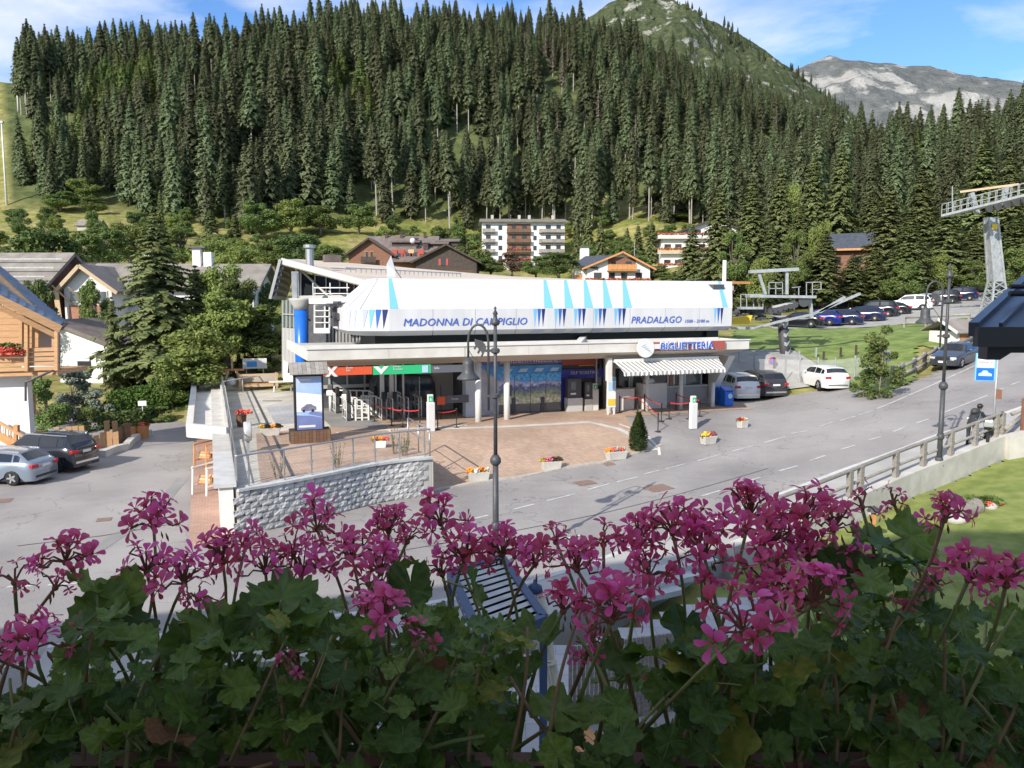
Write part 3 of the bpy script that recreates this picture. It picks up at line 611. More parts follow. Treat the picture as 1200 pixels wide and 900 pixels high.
# ---- terrace
WALLC = [(-9.35, 26.6), (-8.0, 27.9), (-6.6, 29.5), (-5.6, 30.7), (-4.6, 31.5), (-3.35, 32.2)]
def curve(P, n=6):
    out = []
    for i in range(len(P)-1):
        p0 = P[max(i-1, 0)]; p1 = P[i]; p2 = P[i+1]; p3 = P[min(i+2, len(P)-1)]
        for j in range(n):
            t = j/n; out.append(tuple(.5*((2*p1[c])+(-p0[c]+p2[c])*t+(2*p0[c]-5*p1[c]+4*p2[c]-p3[c])*t*t+(-p0[c]+3*p1[c]-3*p2[c]+p3[c])*t**3) for c in range(len(p1))))
    out.append(tuple(P[-1])); return out
WC = curve(WALLC, 8)
LW = [(-9.35, 26.6), (-22.3, 61.0)]             # left edge of the terrace
rb = wor(-7.8, -3.0); rb2 = wor(-7.8, 2.5)
terr = [(p[0], p[1]) for p in WC]+[(rb.x, rb.y), (rb2.x, rb2.y), (-13.5, 53), (-16, 58), (LW[1][0], LW[1][1])]
mb = MB(); mb.prism([(x, y) for x, y in terr], -1, FLOOR); deck = mb.build('terrace_floor', M('deck')); struct(deck)
# paver apron near the front of the terrace
ap = [(p[0]*.995-.05, p[1]+.35) for p in WC[4:]]+[(wor(-7.9, -2.8).x, wor(-7.9, -2.8).y), (onz(385, 500, FLOOR).x, onz(385, 500, FLOOR).y), (onz(300, 508, FLOOR).x, onz(300, 508, FLOOR).y), (onz(302, 540, FLOOR).x, onz(302, 540, FLOOR).y)]
mb = MB(); mb.prism(ap, FLOOR-.1, FLOOR+.012); struct(mb.build('terrace_pavers', M('pavers')))
gr = MB()
for a, b in (((292, 452), (347, 566)), ((250+58, 470), (330, 470))): 
    p = onz(*a, FLOOR); q = onz(*b, FLOOR); gr.bar((p.x, p.y, FLOOR+.004), (q.x, q.y, FLOOR+.004), .12, .05)
struct(gr.build('drain_channel', M('dark_metal')))
# retaining wall of stone blocks
wall = thing('retaining_wall', 'curved retaining wall of rough grey stone blocks below the terrace railing', 'wall', (0, 0, 0))
core = MB()
for (x0, y0), (x1, y1) in zip(WC[:-1], WC[1:]): core.bar((x0, y0, .7), (x1, y1, .7), .3, 1.7)
core.build('wall_core', M('render_grey'), wall)
cap = MB(); n = len(WC)
for i in range(0, n-1, 2):
    a, b = WC[i], WC[min(i+2, n-1)]; m1 = MB(); m1.bar((a[0], a[1], 1.58), (b[0], b[1], 1.58), .5, .09); m1.build('coping_stone', M('stone_cap'), wall)
L_ = [0]
for a, b in zip(WC[:-1], WC[1:]): L_.append(L_[-1]+hypot(b[0]-a[0], b[1]-a[1]))
def onW(d):
    d = min(max(d, 0), L_[-1]-1e-4); i = max(j for j in range(len(L_)) if L_[j] <= d); a, b = WC[i], WC[i+1]; k = (d-L_[i])/(L_[i+1]-L_[i])
    t = Vector((b[0]-a[0], b[1]-a[1], 0)).normalized(); return Vector((a[0]+(b[0]-a[0])*k, a[1]+(b[1]-a[1])*k, 0)), t
BM_ = []
for k in range(6):
    rg = random.Random(k); m1 = MB(); w, h, dd = .40, .205, .14; nx, nz = 4, 3; vs = []; 
    for j in range(nz+1):
        for i in range(nx+1):
            e = 0 if i in (0, nx) or j in (0, nz) else 1
            vs.append((-w/2+w*i/nx, -.02-e*(dd*.14+rg.uniform(-.02, .03)), -h/2+h*j/nz))
    fs = [(j*(nx+1)+i, j*(nx+1)+i+1, (j+1)*(nx+1)+i+1, (j+1)*(nx+1)+i) for j in range(nz) for i in range(nx)]
    m1.add(vs, fs); m1.box((0, .03, 0), (w, .1, h)); BM_.append(m1.mesh('stone_block', M('stone_block')))
for r_ in range(8):
    d = .02 if r_ % 2 else .22; z = 1.42-r_*.215
    while d < L_[-1]-.2:
        p, t = onW(d); g0 = float(G0(p.x))
        if z > g0-.15:
            o = link('stone_block', BM_[random.randrange(6)], wall, (p.x+t.y*.16, p.y-t.x*.16, z), (0, 0, atan2(t.y, t.x)))
        d += .415
# right end face of the wall
m1 = MB(); m1.bar((-3.35, 32.05, .7), (wor(-7.75, -8.5).x, wor(-7.75, -8.5).y, .7), .3, 1.55); m1.build('end_wall', M('render_grey'), wall)
# railing on the wall: stainless tubes and posts
rl = thing('terrace_railing', 'slim stainless railing curving along the top of the stone retaining wall', 'railing')
TOPZ = 2.72
pts = [(p[0]+.02, p[1]+.02, TOPZ) for p in WC]; m1 = MB(); m1.tube(pts, .035, 8); m1.build('handrail', M('steel'), rl, True)
for zz_ in (1.85, 2.15, 2.45):
    m1 = MB(); m1.tube([(p[0]+.02, p[1]+.02, zz_) for p in WC], .006, 4); m1.build('wire', M('steel'), rl)
for px in (285, 328, 360, 386, 410, 436, 466, 495):
    best = min(range(200), key=lambda i: abs(600+940*onW(L_[-1]*i/199)[0].x/onW(L_[-1]*i/199)[0].y-px)); p, t = onW(L_[-1]*best/199)
    m1 = MB(); m1.tube([(p.x+.02, p.y+.02, 1.62), (p.x+.02, p.y+.02, TOPZ)], .03, 8); m1.box((p.x+.02, p.y+.02, 2.1), (.09, .09, .1)); m1.build('post', M('steel'), rl)
# small stair railing at the right end of the terrace
m1 = MB()
a = Vector((-3.35, 32.2, TOPZ)); b = wor(-7.8, -7.4, 2.72); c = wor(-7.8, -4.6, 2.72)
m1.tube([a, b], .035, 8); m1.tube([(a.x, a.y, 1.6), a], .035, 8); m1.tube([(b.x, b.y, 1.4), b], .035, 8); d_ = a.lerp(b, .5); m1.tube([(d_.x, d_.y, 1.4), d_], .03, 8)
m1.tube([(a.x, a.y, 2.15), (b.x, b.y, 2.15)], .02, 6); m1.build('end_rail', M('steel'), rl, True)
# ---- left boundary wall with its cap and long railing
lw = thing('side_wall', 'long white wall with wide pale cap running back along the left edge of the terrace', 'wall')
d = Vector((LW[1][0]-LW[0][0], LW[1][1]-LW[0][1], 0)).normalized(); nrm = Vector((-d.y, d.x, 0))
def lw_pt(k, off, z): return Vector((LW[0][0]+d.x*k+nrm.x*off, LW[0][1]+d.y*k+nrm.y*off, z))
m1 = MB(); m1.bar(lw_pt(-.1, .3, .75), lw_pt(36.7, .3, .75), .45, 1.9); m1.build('wall_face', M('render_white'), lw)
for i in range(12):
    m1 = MB(); m1.bar(lw_pt(-.2+i*3.08, .33, 1.78), lw_pt(2.86+i*3.08, .33, 1.78), .72, .14); m1.build('coping_slab', M('stone_cap' if i < 2 else 'concrete'), lw)
lr = thing('side_railing', 'long dark railing of looped bars along the wide pale wall cap', 'railing')
m1 = MB(); m1.tube([lw_pt(.2, -.05, 2.75), lw_pt(35.5, -.05, 2.75)], .035, 6); m1.tube([lw_pt(.2, -.05, 1.95), lw_pt(35.5, -.05, 1.95)], .025, 6); m1.build('rail', M('steel'), lr)
m1 = MB()
for i in range(0, 118):
    k = .3+i*.3; m1.bar(lw_pt(k, -.05, 1.95), lw_pt(k, -.05, 2.72), .035, .05)
m1.build('bars', M('dark_metal'), lr)['kind'] = 'stuff'
for k in (0.2, .9, 6, 12, 18, 24, 30, 35.5):
    m1 = MB(); m1.bar(lw_pt(k, -.05, 1.5), lw_pt(k, -.05, 2.78), .07, .07); m1.build('post', M('steel'), lr)
# flat canopy cantilevered over the driveway
cs = thing('driveway_canopy', 'flat pale concrete canopy with raised rim jutting from the terrace wall over the driveway', 'canopy')
q = [onz(222, 500, 2.0), onz(268, 504, 2.0), onz(260, 447, 2.0), onz(228, 447, 2.0)]
m1 = MB(); m1.prism([(p.x, p.y) for p in q], 1.55, 1.72); m1.build('slab', M('concrete_light'), cs)
for i in range(4):
    a, b = q[i], q[(i+1) % 4]; m1 = MB(); m1.bar((a.x, a.y, 1.83-.002*i), (b.x, b.y, 1.83-.002*i), .32, .62-.004*i); m1.build('rim', M('concrete_light'), cs)
for k in (0, 1):
    p = onG(250+8*k, 522); m1 = MB(); m1.tube([(p.x, p.y, 0), (p.x, p.y, 1.6)], .06, 8); m1.build('post', M('galv'), cs)
# left side brick pavement
sp_ = [onG(222, 640), onG(272, 640), (-9.6, 27, 0), lw_pt(20, .6, 0), onG(232, 508), onG(225, 560)]
mb = MB(); mb.prism([(p[0], p[1]) for p in sp_], -.1, .1); struct(mb.build('pavement', M('pavers_side')))
# ---- near side: pavement, lawn wall, lawn
def ribbon(name, P, off0, off1, m, z0, z1, fz=None):
    P = [Vector((p[0], p[1], 0)) for p in P]; mb = MB(); vs = []
    for i, p in enumerate(P):
        dd = (P[min(i+1, len(P)-1)]-P[max(i-1, 0)]).normalized(); nn = Vector((dd.y, -dd.x, 0)); g = float(G0(p.x))
        a = p+nn*off0; b = p+nn*off1; vs += [(a.x, a.y, g+z0), (b.x, b.y, g+z0), (b.x, b.y, g+z1), (a.x, a.y, g+z1)]
    n = len(P); fs = []
    for i in range(n-1):
        for k in range(4): fs.append((4*i+k, 4*i+(k+1) % 4, 4*i+4+(k+1) % 4, 4*i+4+k))
    fs += [(3, 2, 1, 0), (4*n-4, 4*n-3, 4*n-2, 4*n-1)]
    mb.add(vs, fs); return mb.build(name, m)
EC = curve([(-10, 15.5), (0, 18.6)]+EDGE[:-1], 5)
struct(ribbon('sidewalk', EC, -2.0, .02, M('walk'), -1.1, .12))
struct(ribbon('sidewalk_kerb', EC, -2.2, -2.0, M('stone_cap'), -1.1, .135))
RC = curve(RAIL, 5)
lwall = ribbon('lawn_wall', RC, 0, .38, M('concrete'), -1.4, .32); tag(lwall, 'low concrete wall between the pavement and the lawn', 'wall')
lawn_poly = [(p[0]+.2, p[1]-.3) for p in RC]+[(34, 40), (60, 50), (60, 6), (6, 8), (4.5, 20)]
lawn = sheet('lawn', np.arange(4, 60, .4), np.arange(6, 52, .4), lambda x, y: G0(x)*.86-.42+.05*np.sin(x*.7)*np.cos(y*.6), lambda x, y: inpoly(x, y, lawn_poly), M('lawn'))
rr = thing('pavement_railing', 'weathered timber railing with round top rail beside the pavement', 'railing')
RZ = lambda x: float(G0(x))
m1 = MB(); m1.tube([(p[0]+.08, p[1]-.1, RZ(p[0])+1.22) for p in RC], .075, 8); m1.build('top_rail', M('wood_grey'), rr, True)
m1 = MB(); m1.tube([(p[0]+.08, p[1]-.1, RZ(p[0])+.72) for p in RC], .06, 8); m1.build('middle_rail', M('wood_grey'), rr, True)
for px, py in ((1000, 590), (1013, 585), (1051, 573), (1085, 560), (1116, 546), (1144, 533), (1169, 521), (1177, 517)):
    best = min(range(len(RC)*4), key=lambda i: abs(600+940*np.interp(i/4, range(len(RC)), [p[0] for p in RC])/np.interp(i/4, range(len(RC)), [p[1] for p in RC])-px))
    x = float(np.interp(best/4, range(len(RC)), [p[0] for p in RC])); y = float(np.interp(best/4, range(len(RC)), [p[1] for p in RC]))
    m1 = MB(); m1.box((x+.1, y-.12, RZ(x)+.7), (.17, .17, 1.05), .5); m1.build('post', M('wood_grey'), rr)
# second low wall and rail continuing right
m1 = ribbon('roadside_wall', curve([(20.2, 32.7), (22.2, 33.0), (26, 34)], 4), .0, .5, M('concrete'), -1.2, .3); tag(m1, 'low concrete wall turning right beyond the timber railing', 'wall')
lgr = thing('log_railing', 'low weathered log rail at the bend right of the bus stop', 'railing')
for i, (a, b) in enumerate((((1178, 518), (1199, 500)), ((1185, 508), (1215, 494)))):
    p = onG(*a, f=lambda x, y: G0(x)); q2 = onG(*b, f=lambda x, y: G0(x)); m1 = MB(); m1.tube([(p.x, p.y, p.z+.55+.3*i), (q2.x, q2.y, q2.z+.5+.3*i)], .1, 8); m1.build('log', M('wood_grey'), lgr, True)
m1 = MB(); p = onG(1199, 512, f=lambda x, y: G0(x)); m1.tube([(p.x, p.y, p.z-.3), (p.x, p.y, p.z+1.6)], .13, 8); m1.build('post', M('wood_red'), lgr)
# right verge: grass bank, parking plateau, gravel
def bank_keep(x, y):
    px = 600+940*x/y
    return 860 < px < 1130 and 44 < y < 74 and (y > 61.5-max(0, px-1010)*.06 or (x > 21.5 and y > 47.0+(x-22)*.62 and px < 1075))
vg = sheet('grass_bank', np.arange(15, 50, .5), np.arange(44, 75, .5), lambda x, y: np.where(y < 57, np.maximum(T(x, y), G(x, y)+.1), T(x, y))+.05*np.sin(x*1.7)*np.sin(y*1.3), bank_keep, M('verge'), .08)
def park_keep(x, y):
    px = 600+940*x/y
    return y > 73.5 and y < 118 and px > 905 and px < 1230+(y-80) and not (px < 1000 and y > 90) and not (px < 1040 and y > 97)
pk = sheet('car_park', np.arange(24, 82, 1), np.arange(73.5, 119, 1), T, park_keep, M('gravel'), .1)
gl = sheet('gravel_strip', np.arange(12, 30, .5), np.arange(52.5, 63, .5), lambda x, y: np.maximum(T(x, y), G(x, y)), lambda x, y: loc(x, y)[0] > 13.6 and 600+940*x/y < 1030 and not (x > 28), M('gravel'), .03)
# ------------------------------------------------ the cable car station
ST_ = thing('cable_car_station', 'low cable car station with long white cowl, flat canopy and ticket office', 'station building', (OX, OY, 0), atan2(VY, VX))
def P(name, mb, m, smooth=False, parent=ST_): return mb.build(name, m, parent, smooth)
# canopy roof: outline in station coordinates
ZT, ZM, ZB = 5.62, 5.1, 4.72
s0 = locpx(360, 407, -3.6)[0]; s1 = locpx(878, 400, -3.6)[0]
can = [(s0, -3.6), (s1, -3.6), (s1+.2, 6.5), (s0, 6.5)]
m1 = MB(); m1.prism([(s0+.05, -3.5), (s1-.05, -3.5), (s1+.1, 6.4), (s0+.05, 6.4)], ZM-.05, ZT-.22); P('roof_deck', m1, M('render_grey'))
kx = locpx(470+75, 404, -3.6)[0]
for a, b in ((s0, kx-.01), (kx+.01, s1)):
    n = int((b-a)/3.1)
    for i in range(n):
        x0 = a+(b-a)*i/n; x1 = a+(b-a)*(i+1)/n-.012
        m1 = MB(); m1.bb((x0, -3.62, ZM), (x1, -3.47, ZT)); P('fascia_panel', m1, M('concrete_light'))
m1 = MB(); m1.bb((s0-.06, -3.68, ZT), (s1+.06, -3.40, ZT+.05)); P('edge_trim', m1, M('metal_white'))
m1 = MB(); m1.bb((s0-.02, -3.45, ZM), (s0+.1, 6.4, ZT)); P('fascia_panel', m1, M('concrete_light'))
m1 = MB(); m1.bb((s1-.12, -3.45, ZM), (s1+.02, 6.4, ZT)); P('fascia_panel', m1, M('concrete_light'))
m1 = MB(); m1.bb((s0+.1, -.9, ZT-.2), (s1-.2, -.75, ZT+.04)); P('roof_upstand', m1, M('concrete_light'))
m1 = MB(); m1.bar((locpx(665, 397, -2)[0], -3.3, ZT-.1), (locpx(712, 405, -2)[0], .9, ZT+.12), .35, .3); P('roof_upstand', m1, M('concrete_light'))
# slanting lower fascia and soffit
m1 = MB()
o0 = [(s0, -3.6), (s1, -3.6), (s1, 6.4), (s0, 6.4)]; o1 = [(s0+1.1, -2.6), (s1-1.1, -2.6), (s1-1.1, 5.6), (s0+1.1, 5.6)]
m1.add([(p[0], p[1], ZM) for p in o0]+[(p[0], p[1], ZB) for p in o1], [(0, 4, 5, 1), (1, 5, 6, 2), (2, 6, 7, 3), (3, 7, 4, 0), (4, 7, 6, 5)]); P('soffit', m1, M('soffit'))
m1 = MB(); m1.bb((-25, -3.0, 1.0), (16, 8, FLOOR-.0)); 
floor = MB(); floor.bb((locpx(395, 500, -3)[0], -3.0, .8), (locpx(548, 490, -2)[0], 8, FLOOR+.01)); P('entrance_floor', floor, M('asphalt_dark'))
f2 = MB(); f2.bb((locpx(395, 500, -3.2)[0], -3.15, .9), (locpx(548, 490, -3.2)[0], -3.0, FLOOR+.03)); P('floor_edge', f2, M('concrete_light'))
f3 = MB(); f3.bb((locpx(548, 490, -2)[0]+.02, -1.9, .8), (s1-2, 8, FLOOR+.012)); P('office_floor', f3, M('sidewalk_slabs'))
f4 = MB(); f4.bb((s0-1.2, 0.8, .7), (locpx(395, 500, -3)[0]-.02, 8, FLOOR+.008)); P('office_floor', f4, M('sidewalk_slabs'))
# posts
for px, t in ((560.5, -2.2), (594, -2.0), (714, -1.6)):
    s, _ = locpx(px, 480, t); m1 = MB(); m1.tube([(s, t, .9), (s, t, ZB+.05)], .17, 14); P('post', m1, M('metal_white'), True)
s, _ = locpx(549, 480, 0); m1 = MB(); m1.bb((s-.28, -.4, 1), (s+.3, .2, ZB+.03)); P('pillar', m1, M('render_blue'))
s, _ = locpx(594, 480, -2.0); m1 = MB(); m1.box((s+.17, -2.1, 3.1), (.1, .12, .6)); P('reader_box', m1, M('black'))
# front glass wall with the panorama print
def mural_mat():
    m = bpy.data.materials.new('panorama_print'); m.use_nodes = True; nt = m.node_tree; N = nt.nodes; L = nt.links; b = N['Principled BSDF']; b.inputs['Roughness'].default_value = .3
    tc = N.new('ShaderNodeTexCoord'); sp = N.new('ShaderNodeSeparateXYZ'); L.new(tc.outputs['Generated'], sp.inputs[0])
    n = N.new('ShaderNodeTexNoise'); n.inputs['Scale'].default_value = .75; n.inputs['Detail'].default_value = 10; n.inputs['Roughness'].default_value = .72; L.new(tc.outputs['Object'], n.inputs['Vector'])
    a = N.new('ShaderNodeMath'); a.operation = 'MULTIPLY_ADD'; a.inputs[1].default_value = 1.0; L.new(n.outputs['Fac'], a.inputs[0]); ms = N.new('ShaderNodeMath'); ms.operation = 'MULTIPLY_ADD'; ms.inputs[1].default_value = .85; ms.inputs[2].default_value = -.25; L.new(sp.outputs['Z'], ms.inputs[0]); L.new(ms.outputs[0], a.inputs[2])
    r = N.new('ShaderNodeValToRGB'); e = r.color_ramp.elements
    st = [(.16, (.5, .5, .36)), (.3, (.62, .6, .42)), (.42, (.5, .52, .34)), (.52, (.3, .36, .22)), (.62, (.2, .26, .3)), (.74, (.12, .14, .34)), (.86, (.55, .55, .7)), (.93, (.2, .34, .75)), (1.0, (.1, .42, .85))]
    while len(e) < len(st): e.new(.5)
    for i, (p, c) in enumerate(st): e[i].position = p; e[i].color = (*c, 1)
    L.new(a.outputs[0], r.inputs[0])
    n3 = N.new('ShaderNodeTexNoise'); n3.inputs['Scale'].default_value = 6; n3.inputs['Detail'].default_value = 8; L.new(tc.outputs['Object'], n3.inputs['Vector'])
    hs = N.new('ShaderNodeHueSaturation'); mr = N.new('ShaderNodeMapRange'); mr.inputs['From Min'].default_value = .3; mr.inputs['From Max'].default_value = .7; mr.inputs['To Min'].default_value = .45; mr.inputs['To Max'].default_value = 1.7
    L.new(n3.outputs['Fac'], mr.inputs[0]); L.new(mr.outputs[0], hs.inputs['Value']); L.new(r.outputs[0], hs.inputs['Color'])
    L.new(hs.outputs[0], b.inputs['Base Color']); return m
mu_m = mural_mat()
xa, xb, xc = locpx(552, 480, .1)[0], locpx(572, 480, .1)[0], locpx(657, 480, .1)[0]
mat('mural_grey', (.42, .44, .52), .3, (.6, .6, .62), 2); mat('print_blue', (.05, .22, .7), .35, (.08, .42, .85), 1.2); mat('print_purple', (.2, .16, .5), .4); mat('print_navy', (.05, .05, .4), .4); mat('print_pale', (.45, .65, .85), .4); mat('lettering_white', (.8, .8, .8), .5)
m1 = MB(); m1.bb((xa, 0, FLOOR), (xb+.6, .08, 4.3)); P('glass_panel', m1, M('mural_grey'))
m1 = MB(); m1.add([(xb-.6, -.012, 4.3), (xb+.6, -.012, 3.4), (xb+.6, -.012, 4.3)], [(0, 1, 2)]); P('print_sky', m1, M('print_blue'))
npan = 4
for i in range(npan):
    a = xb+.6+(xc-xb-.6)*i/npan; b = xb+.6+(xc-xb-.6)*(i+1)/npan-.03
    m1 = MB(); m1.bb((a, 0, FLOOR+.55), (b, .08, 3.75)); P('panorama_panel', m1, mu_m)
    m1 = MB(); m1.bb((a, .01, FLOOR), (b, .08, FLOOR+.54)); P('plinth_panel', m1, M('glass_grey'))
    m1 = MB(); m1.bb((a, 0, 3.76), (b+.03, .08, 4.22)); P('sky_panel', m1, M('print_blue'))
    m1 = MB(); m1.add([(a+.2, -.012, 3.86), (b-.25, -.012, 3.86), (b-.1, -.012, 4.06), (a+.35, -.012, 4.06)], [(0, 1, 2, 3)]); P('print_tag', m1, M('print_pale'))
m1 = MB(); m1.bb((xa, .0, 4.31), (xc, .1, 4.72)); P('header_band', m1, M('print_purple'))
text('lettering', 'BENVENUTI - WELCOME', .34, M('lettering_white'), ST_, ((xb+xc)/2+.2, -.03, 4.5), FRONT, sx=.95)
for k in (.22, .62): s_ = xb+(xc-xb)*k+.4; m1 = MB(); m1.bb((s_, -.05, FLOOR), (s_+.22, .1, FLOOR+.9)); P('dark_post', m1, M('dark_metal'))
# self ticketing bay
xd = locpx(706, 480, .3)[0]; xe = locpx(716, 480, 0)[0]
m1 = MB(); m1.bb((xc+.03, .3, FLOOR), (xd, .45, ZB+.02)); P('bay_wall', m1, M('interior'))
m1 = MB(); m1.bb((xc+.1, .2, 4.15), (xc+2.5, .29, 4.65)); P('poster', m1, M('sign_brown'))
m1 = MB(); m1.bb((xc+.05, .18, 3.35), (xc+2.9, .28, 3.9)); P('ticket_band', m1, M('print_navy'))
m1 = MB(); m1.bb((xc+.05, .16, 1.9), (xc+.55, .27, 3.35)); P('ticket_band', m1, M('print_navy'))
text('lettering', 'SELF TICKETING', .25, M('lettering_white'), ST_, (xc+1.55, .165, 3.68), FRONT)
m1 = MB(); m1.bb((xc+1.2, .17, 4.08), (xc+2.2, .19, 4.13)); P('print_line', m1, M('flower_orange'))
m1 = MB(); m1.bb((xd-.55, .1, FLOOR), (xd-.48, .3, ZB)); P('door_frame', m1, M('metal_light'))
m1 = MB(); m1.bb((xd-.47, .2, FLOOR), (xd-.05, .28, ZB-.2)); P('door_glass', m1, M('glass_dark'))
m1 = MB(); m1.bb((xd, -.1, FLOOR), (xe+.2, .6, ZB+.02)); P('wall_pier', m1, M('render_grey'))
# ticket office: counter wall, windows, piers
xr = locpx(829, 480, 0)[0]; xw = [locpx(p, 470, 0)[0] for p in (720, 738, 741, 756, 759, 783, 790, 798, 803, 822)]
m1 = MB(); m1.bb((xe+.2, -.05, FLOOR-.6), (xr, .5, FLOOR+1.12)); P('counter_wall', m1, M('render_grey'))
m1 = MB(); m1.bb((xe+.2, -.22, FLOOR+1.12), (xr, .5, FLOOR+1.2)); P('counter_shelf', m1, M('concrete_light'))
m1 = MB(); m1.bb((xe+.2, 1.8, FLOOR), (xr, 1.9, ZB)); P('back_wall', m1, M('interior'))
m1 = MB(); m1.bb((xe+.2, 0, FLOOR+2.45), (xr, .45, ZB+.02)); P('lintel', m1, M('render_grey'))
m1 = MB(); m1.bb((xe+.2, -.05, FLOOR+2.95), (xr-.1, 0.0, ZB-.05)); P('blue_panel', m1, M('print_blue'))
for i in range(0, 10, 2):
    a, b = xw[i], xw[i+1]; m1 = MB(); m1.bb((a, .12, FLOOR+1.2), (b, .16, FLOOR+2.45)); w = P('window_glass', m1, M(['glass_dark', 'glass_grey', 'glass_dark', 'glass_dark', 'glass_green'][i//2]))
    m1 = MB()
    for x_ in (a, b): m1.bb((x_-.04, .06, FLOOR+1.2), (x_+.04, .2, FLOOR+2.45))
    m1.bb((a, .05, FLOOR+2.38), (b, .2, FLOOR+2.449)); P('window_frame', m1, M('metal_light'))
for a, b in ((xw[1]+.06, xw[2]-.06), (xw[3]+.06, xw[4]-.06), (xw[5]+.06, xw[6]-.06), (xw[7]+.06, xw[8]-.06)):
    m1 = MB(); m1.bb((a, .02, FLOOR+1.2), (b, .3, FLOOR+2.45)); P('pier', m1, M('brick_red' if abs(a-xw[5]) < .2 else 'render_grey'))
m1 = MB(); m1.bb((xr, -.15, FLOOR-.6), (xr+.3, 6, ZB+.02)); P('end_wall', m1, M('render_white'))
m1 = MB(); m1.add([(xr-.1, -2.2, 4.6), (xr+.35, -2.2, 4.6), (xr+.35, -.2, 1.9), (xr-.1, -.2, 1.9), (xr-.1, -.1, 4.6), (xr+.35, -.1, 4.6)], [(0, 1, 2, 3), (0, 3, 4), (1, 5, 2), (3, 2, 5, 4), (0, 4, 5, 1)]); P('end_bracket', m1, M('render_white'))
for px in (758, 797.5, 835):
    s, _ = locpx(px, 470, -1.7); m1 = MB(); m1.tube([(s, -1.7, .9), (s, -1.7, FLOOR+1.5 if px > 800 else ZB)], .13, 10); P('post', m1, M('metal_white'), True)
s, _ = locpx(736, 470, -.3); m1 = MB(); m1.box((s+1.4, -.6, FLOOR+.75), (1.6, .9, 1.5)); P('counter_box', m1, M('render_white'))
m1 = MB(); m1.bb((xe-.5, -1.0, FLOOR), (xe+1.0, -.3, FLOOR+1.25)); P('counter_box', m1, M('render_white'))
m1 = MB(); m1.sph((s+1.2, -.6, FLOOR+1.6), .3, 10, 6, sc=(1.3, 1, .7)); P('white_bundle', m1, M('lettering_white'), True)
# awning with stripes
def stripemat():
    m = bpy.data.materials.new('awning_cloth'); m.use_nodes = True; nt = m.node_tree; N = nt.nodes; L = nt.links; b = N['Principled BSDF']; b.inputs['Roughness'].default_value = .9
    tc = N.new('ShaderNodeTexCoord'); sp = N.new('ShaderNodeSeparateXYZ'); L.new(tc.outputs['Object'], sp.inputs[0]); w = N.new('ShaderNodeMath'); w.operation = 'MULTIPLY'; w.inputs[1].default_value = 3.6; L.new(sp.outputs['X'], w.inputs[0])
    f = N.new('ShaderNodeMath'); f.operation = 'FRACT'; L.new(w.outputs[0], f.inputs[0]); g = N.new('ShaderNodeMath'); g.operation = 'GREATER_THAN'; g.inputs[1].default_value = .55; L.new(f.outputs[0], g.inputs[0])
    mi = N.new('ShaderNodeMix'); mi.data_type = 'RGBA'; mi.inputs['A'].default_value = (.8, .79, .74, 1); mi.inputs['B'].default_value = (.3, .29, .27, 1); L.new(g.outputs[0], mi.inputs['Factor']); L.new(mi.outputs['Result'], b.inputs['Base Color']); MATS['awning'] = m; return m
aw = stripemat(); AT, BT = -3.25, -4.75; ax0, az = locpx(720, 424.5, AT); ax1 = locpx(842, 420, AT)[0]; bx0, bz = locpx(731, 436.5, BT); bx1 = locpx(850, 434, BT)[0]
m1 = MB(); m1.bb((ax0, AT-.02, az-.02), (ax1, AT+.35, az+.16)); P('awning_box', m1, M('metal_white'))
m1 = MB(); nst = 40; vs = []; 
for i in range(nst+1):
    k = i/nst; vs += [(ax0+(ax1-ax0)*k, AT-.03, az), (bx0+(bx1-bx0)*k, BT, bz)]
m1.add(vs, [(2*i, 2*i+1, 2*i+3, 2*i+2) for i in range(nst)]); P('awning_cloth', m1, aw)
vs = []; m1 = MB()
for i in range(121):
    k = i/120; x = bx0+(bx1-bx0)*k; vs += [(x, BT-.01, bz+.01), (x, BT-.02-.02*sin(i), bz-.17-.05*abs(sin(i*pi/3)))]
m1.add(vs, [(2*i, 2*i+1, 2*i+3, 2*i+2) for i in range(120)]); P('awning_valance', m1, aw)
m1 = MB(); m1.bar((bx0, BT+.02, bz), (bx1, BT+.02, bz), .06, .06); P('awning_bar', m1, M('metal_white'))
m1 = MB(); m1.bb((ax0-.35, -3.2, 3.5), (ax0-.1, -2.9, 4.75)); P('light_box', m1, M('metal_white'))
m1 = MB(); m1.bb((locpx(712, 430, -.5)[0]-.15, -.6, 3.5), (locpx(712, 430, -.5)[0]+.15, -.4, 4.7)); P('light_box', m1, M('metal_white'))
# sign
sx0 = locpx(748, 410, -3.7)[0]; sx1 = locpx(849, 404, -3.7)[0]
m1 = MB(); m1.bb((sx0, -3.78, ZM+.03), (sx1, -3.66, ZT-.01)); P('sign_panel', m1, M('sign_brown'))
ta = locpx(773, 410, -3.8)[0]; tb = locpx(835, 410, -3.8)[0]
for k, (m_, bo, yy, ex) in enumerate((('letter_rim', .035, -3.84, .05), ('letter_blue', .0, -3.91, .012))):
    o = text('letter_rim' if k == 0 else 'lettering', 'BIGLIETTERIA', .55, M(m_), ST_, ((ta+tb)/2, yy, (ZM+ZT)/2+.02), FRONT, extrude=ex, bold=bo); wd = max(v.co.x for v in o.data.vertices)-min(v.co.x for v in o.data.vertices); o.scale = ((tb-ta)/wd, 1, 1)
dx_, dz_ = locpx(757, 409.5, -3.9)
m1 = MB(); m1.lathe([(0, -.06), (.52, -.06), (.52, .06), (0, .06)], 28, (dx_, -3.86, ZM+.22), axis='y'); P('sign_disc', m1, M('metal_white'))
m1 = MB(); m1.bb((dx_+.45, -3.9, ZM+.16), (dx_+.92, -3.8, ZM+.42)); P('sign_arm', m1, M('metal_white'))
m1 = MB()
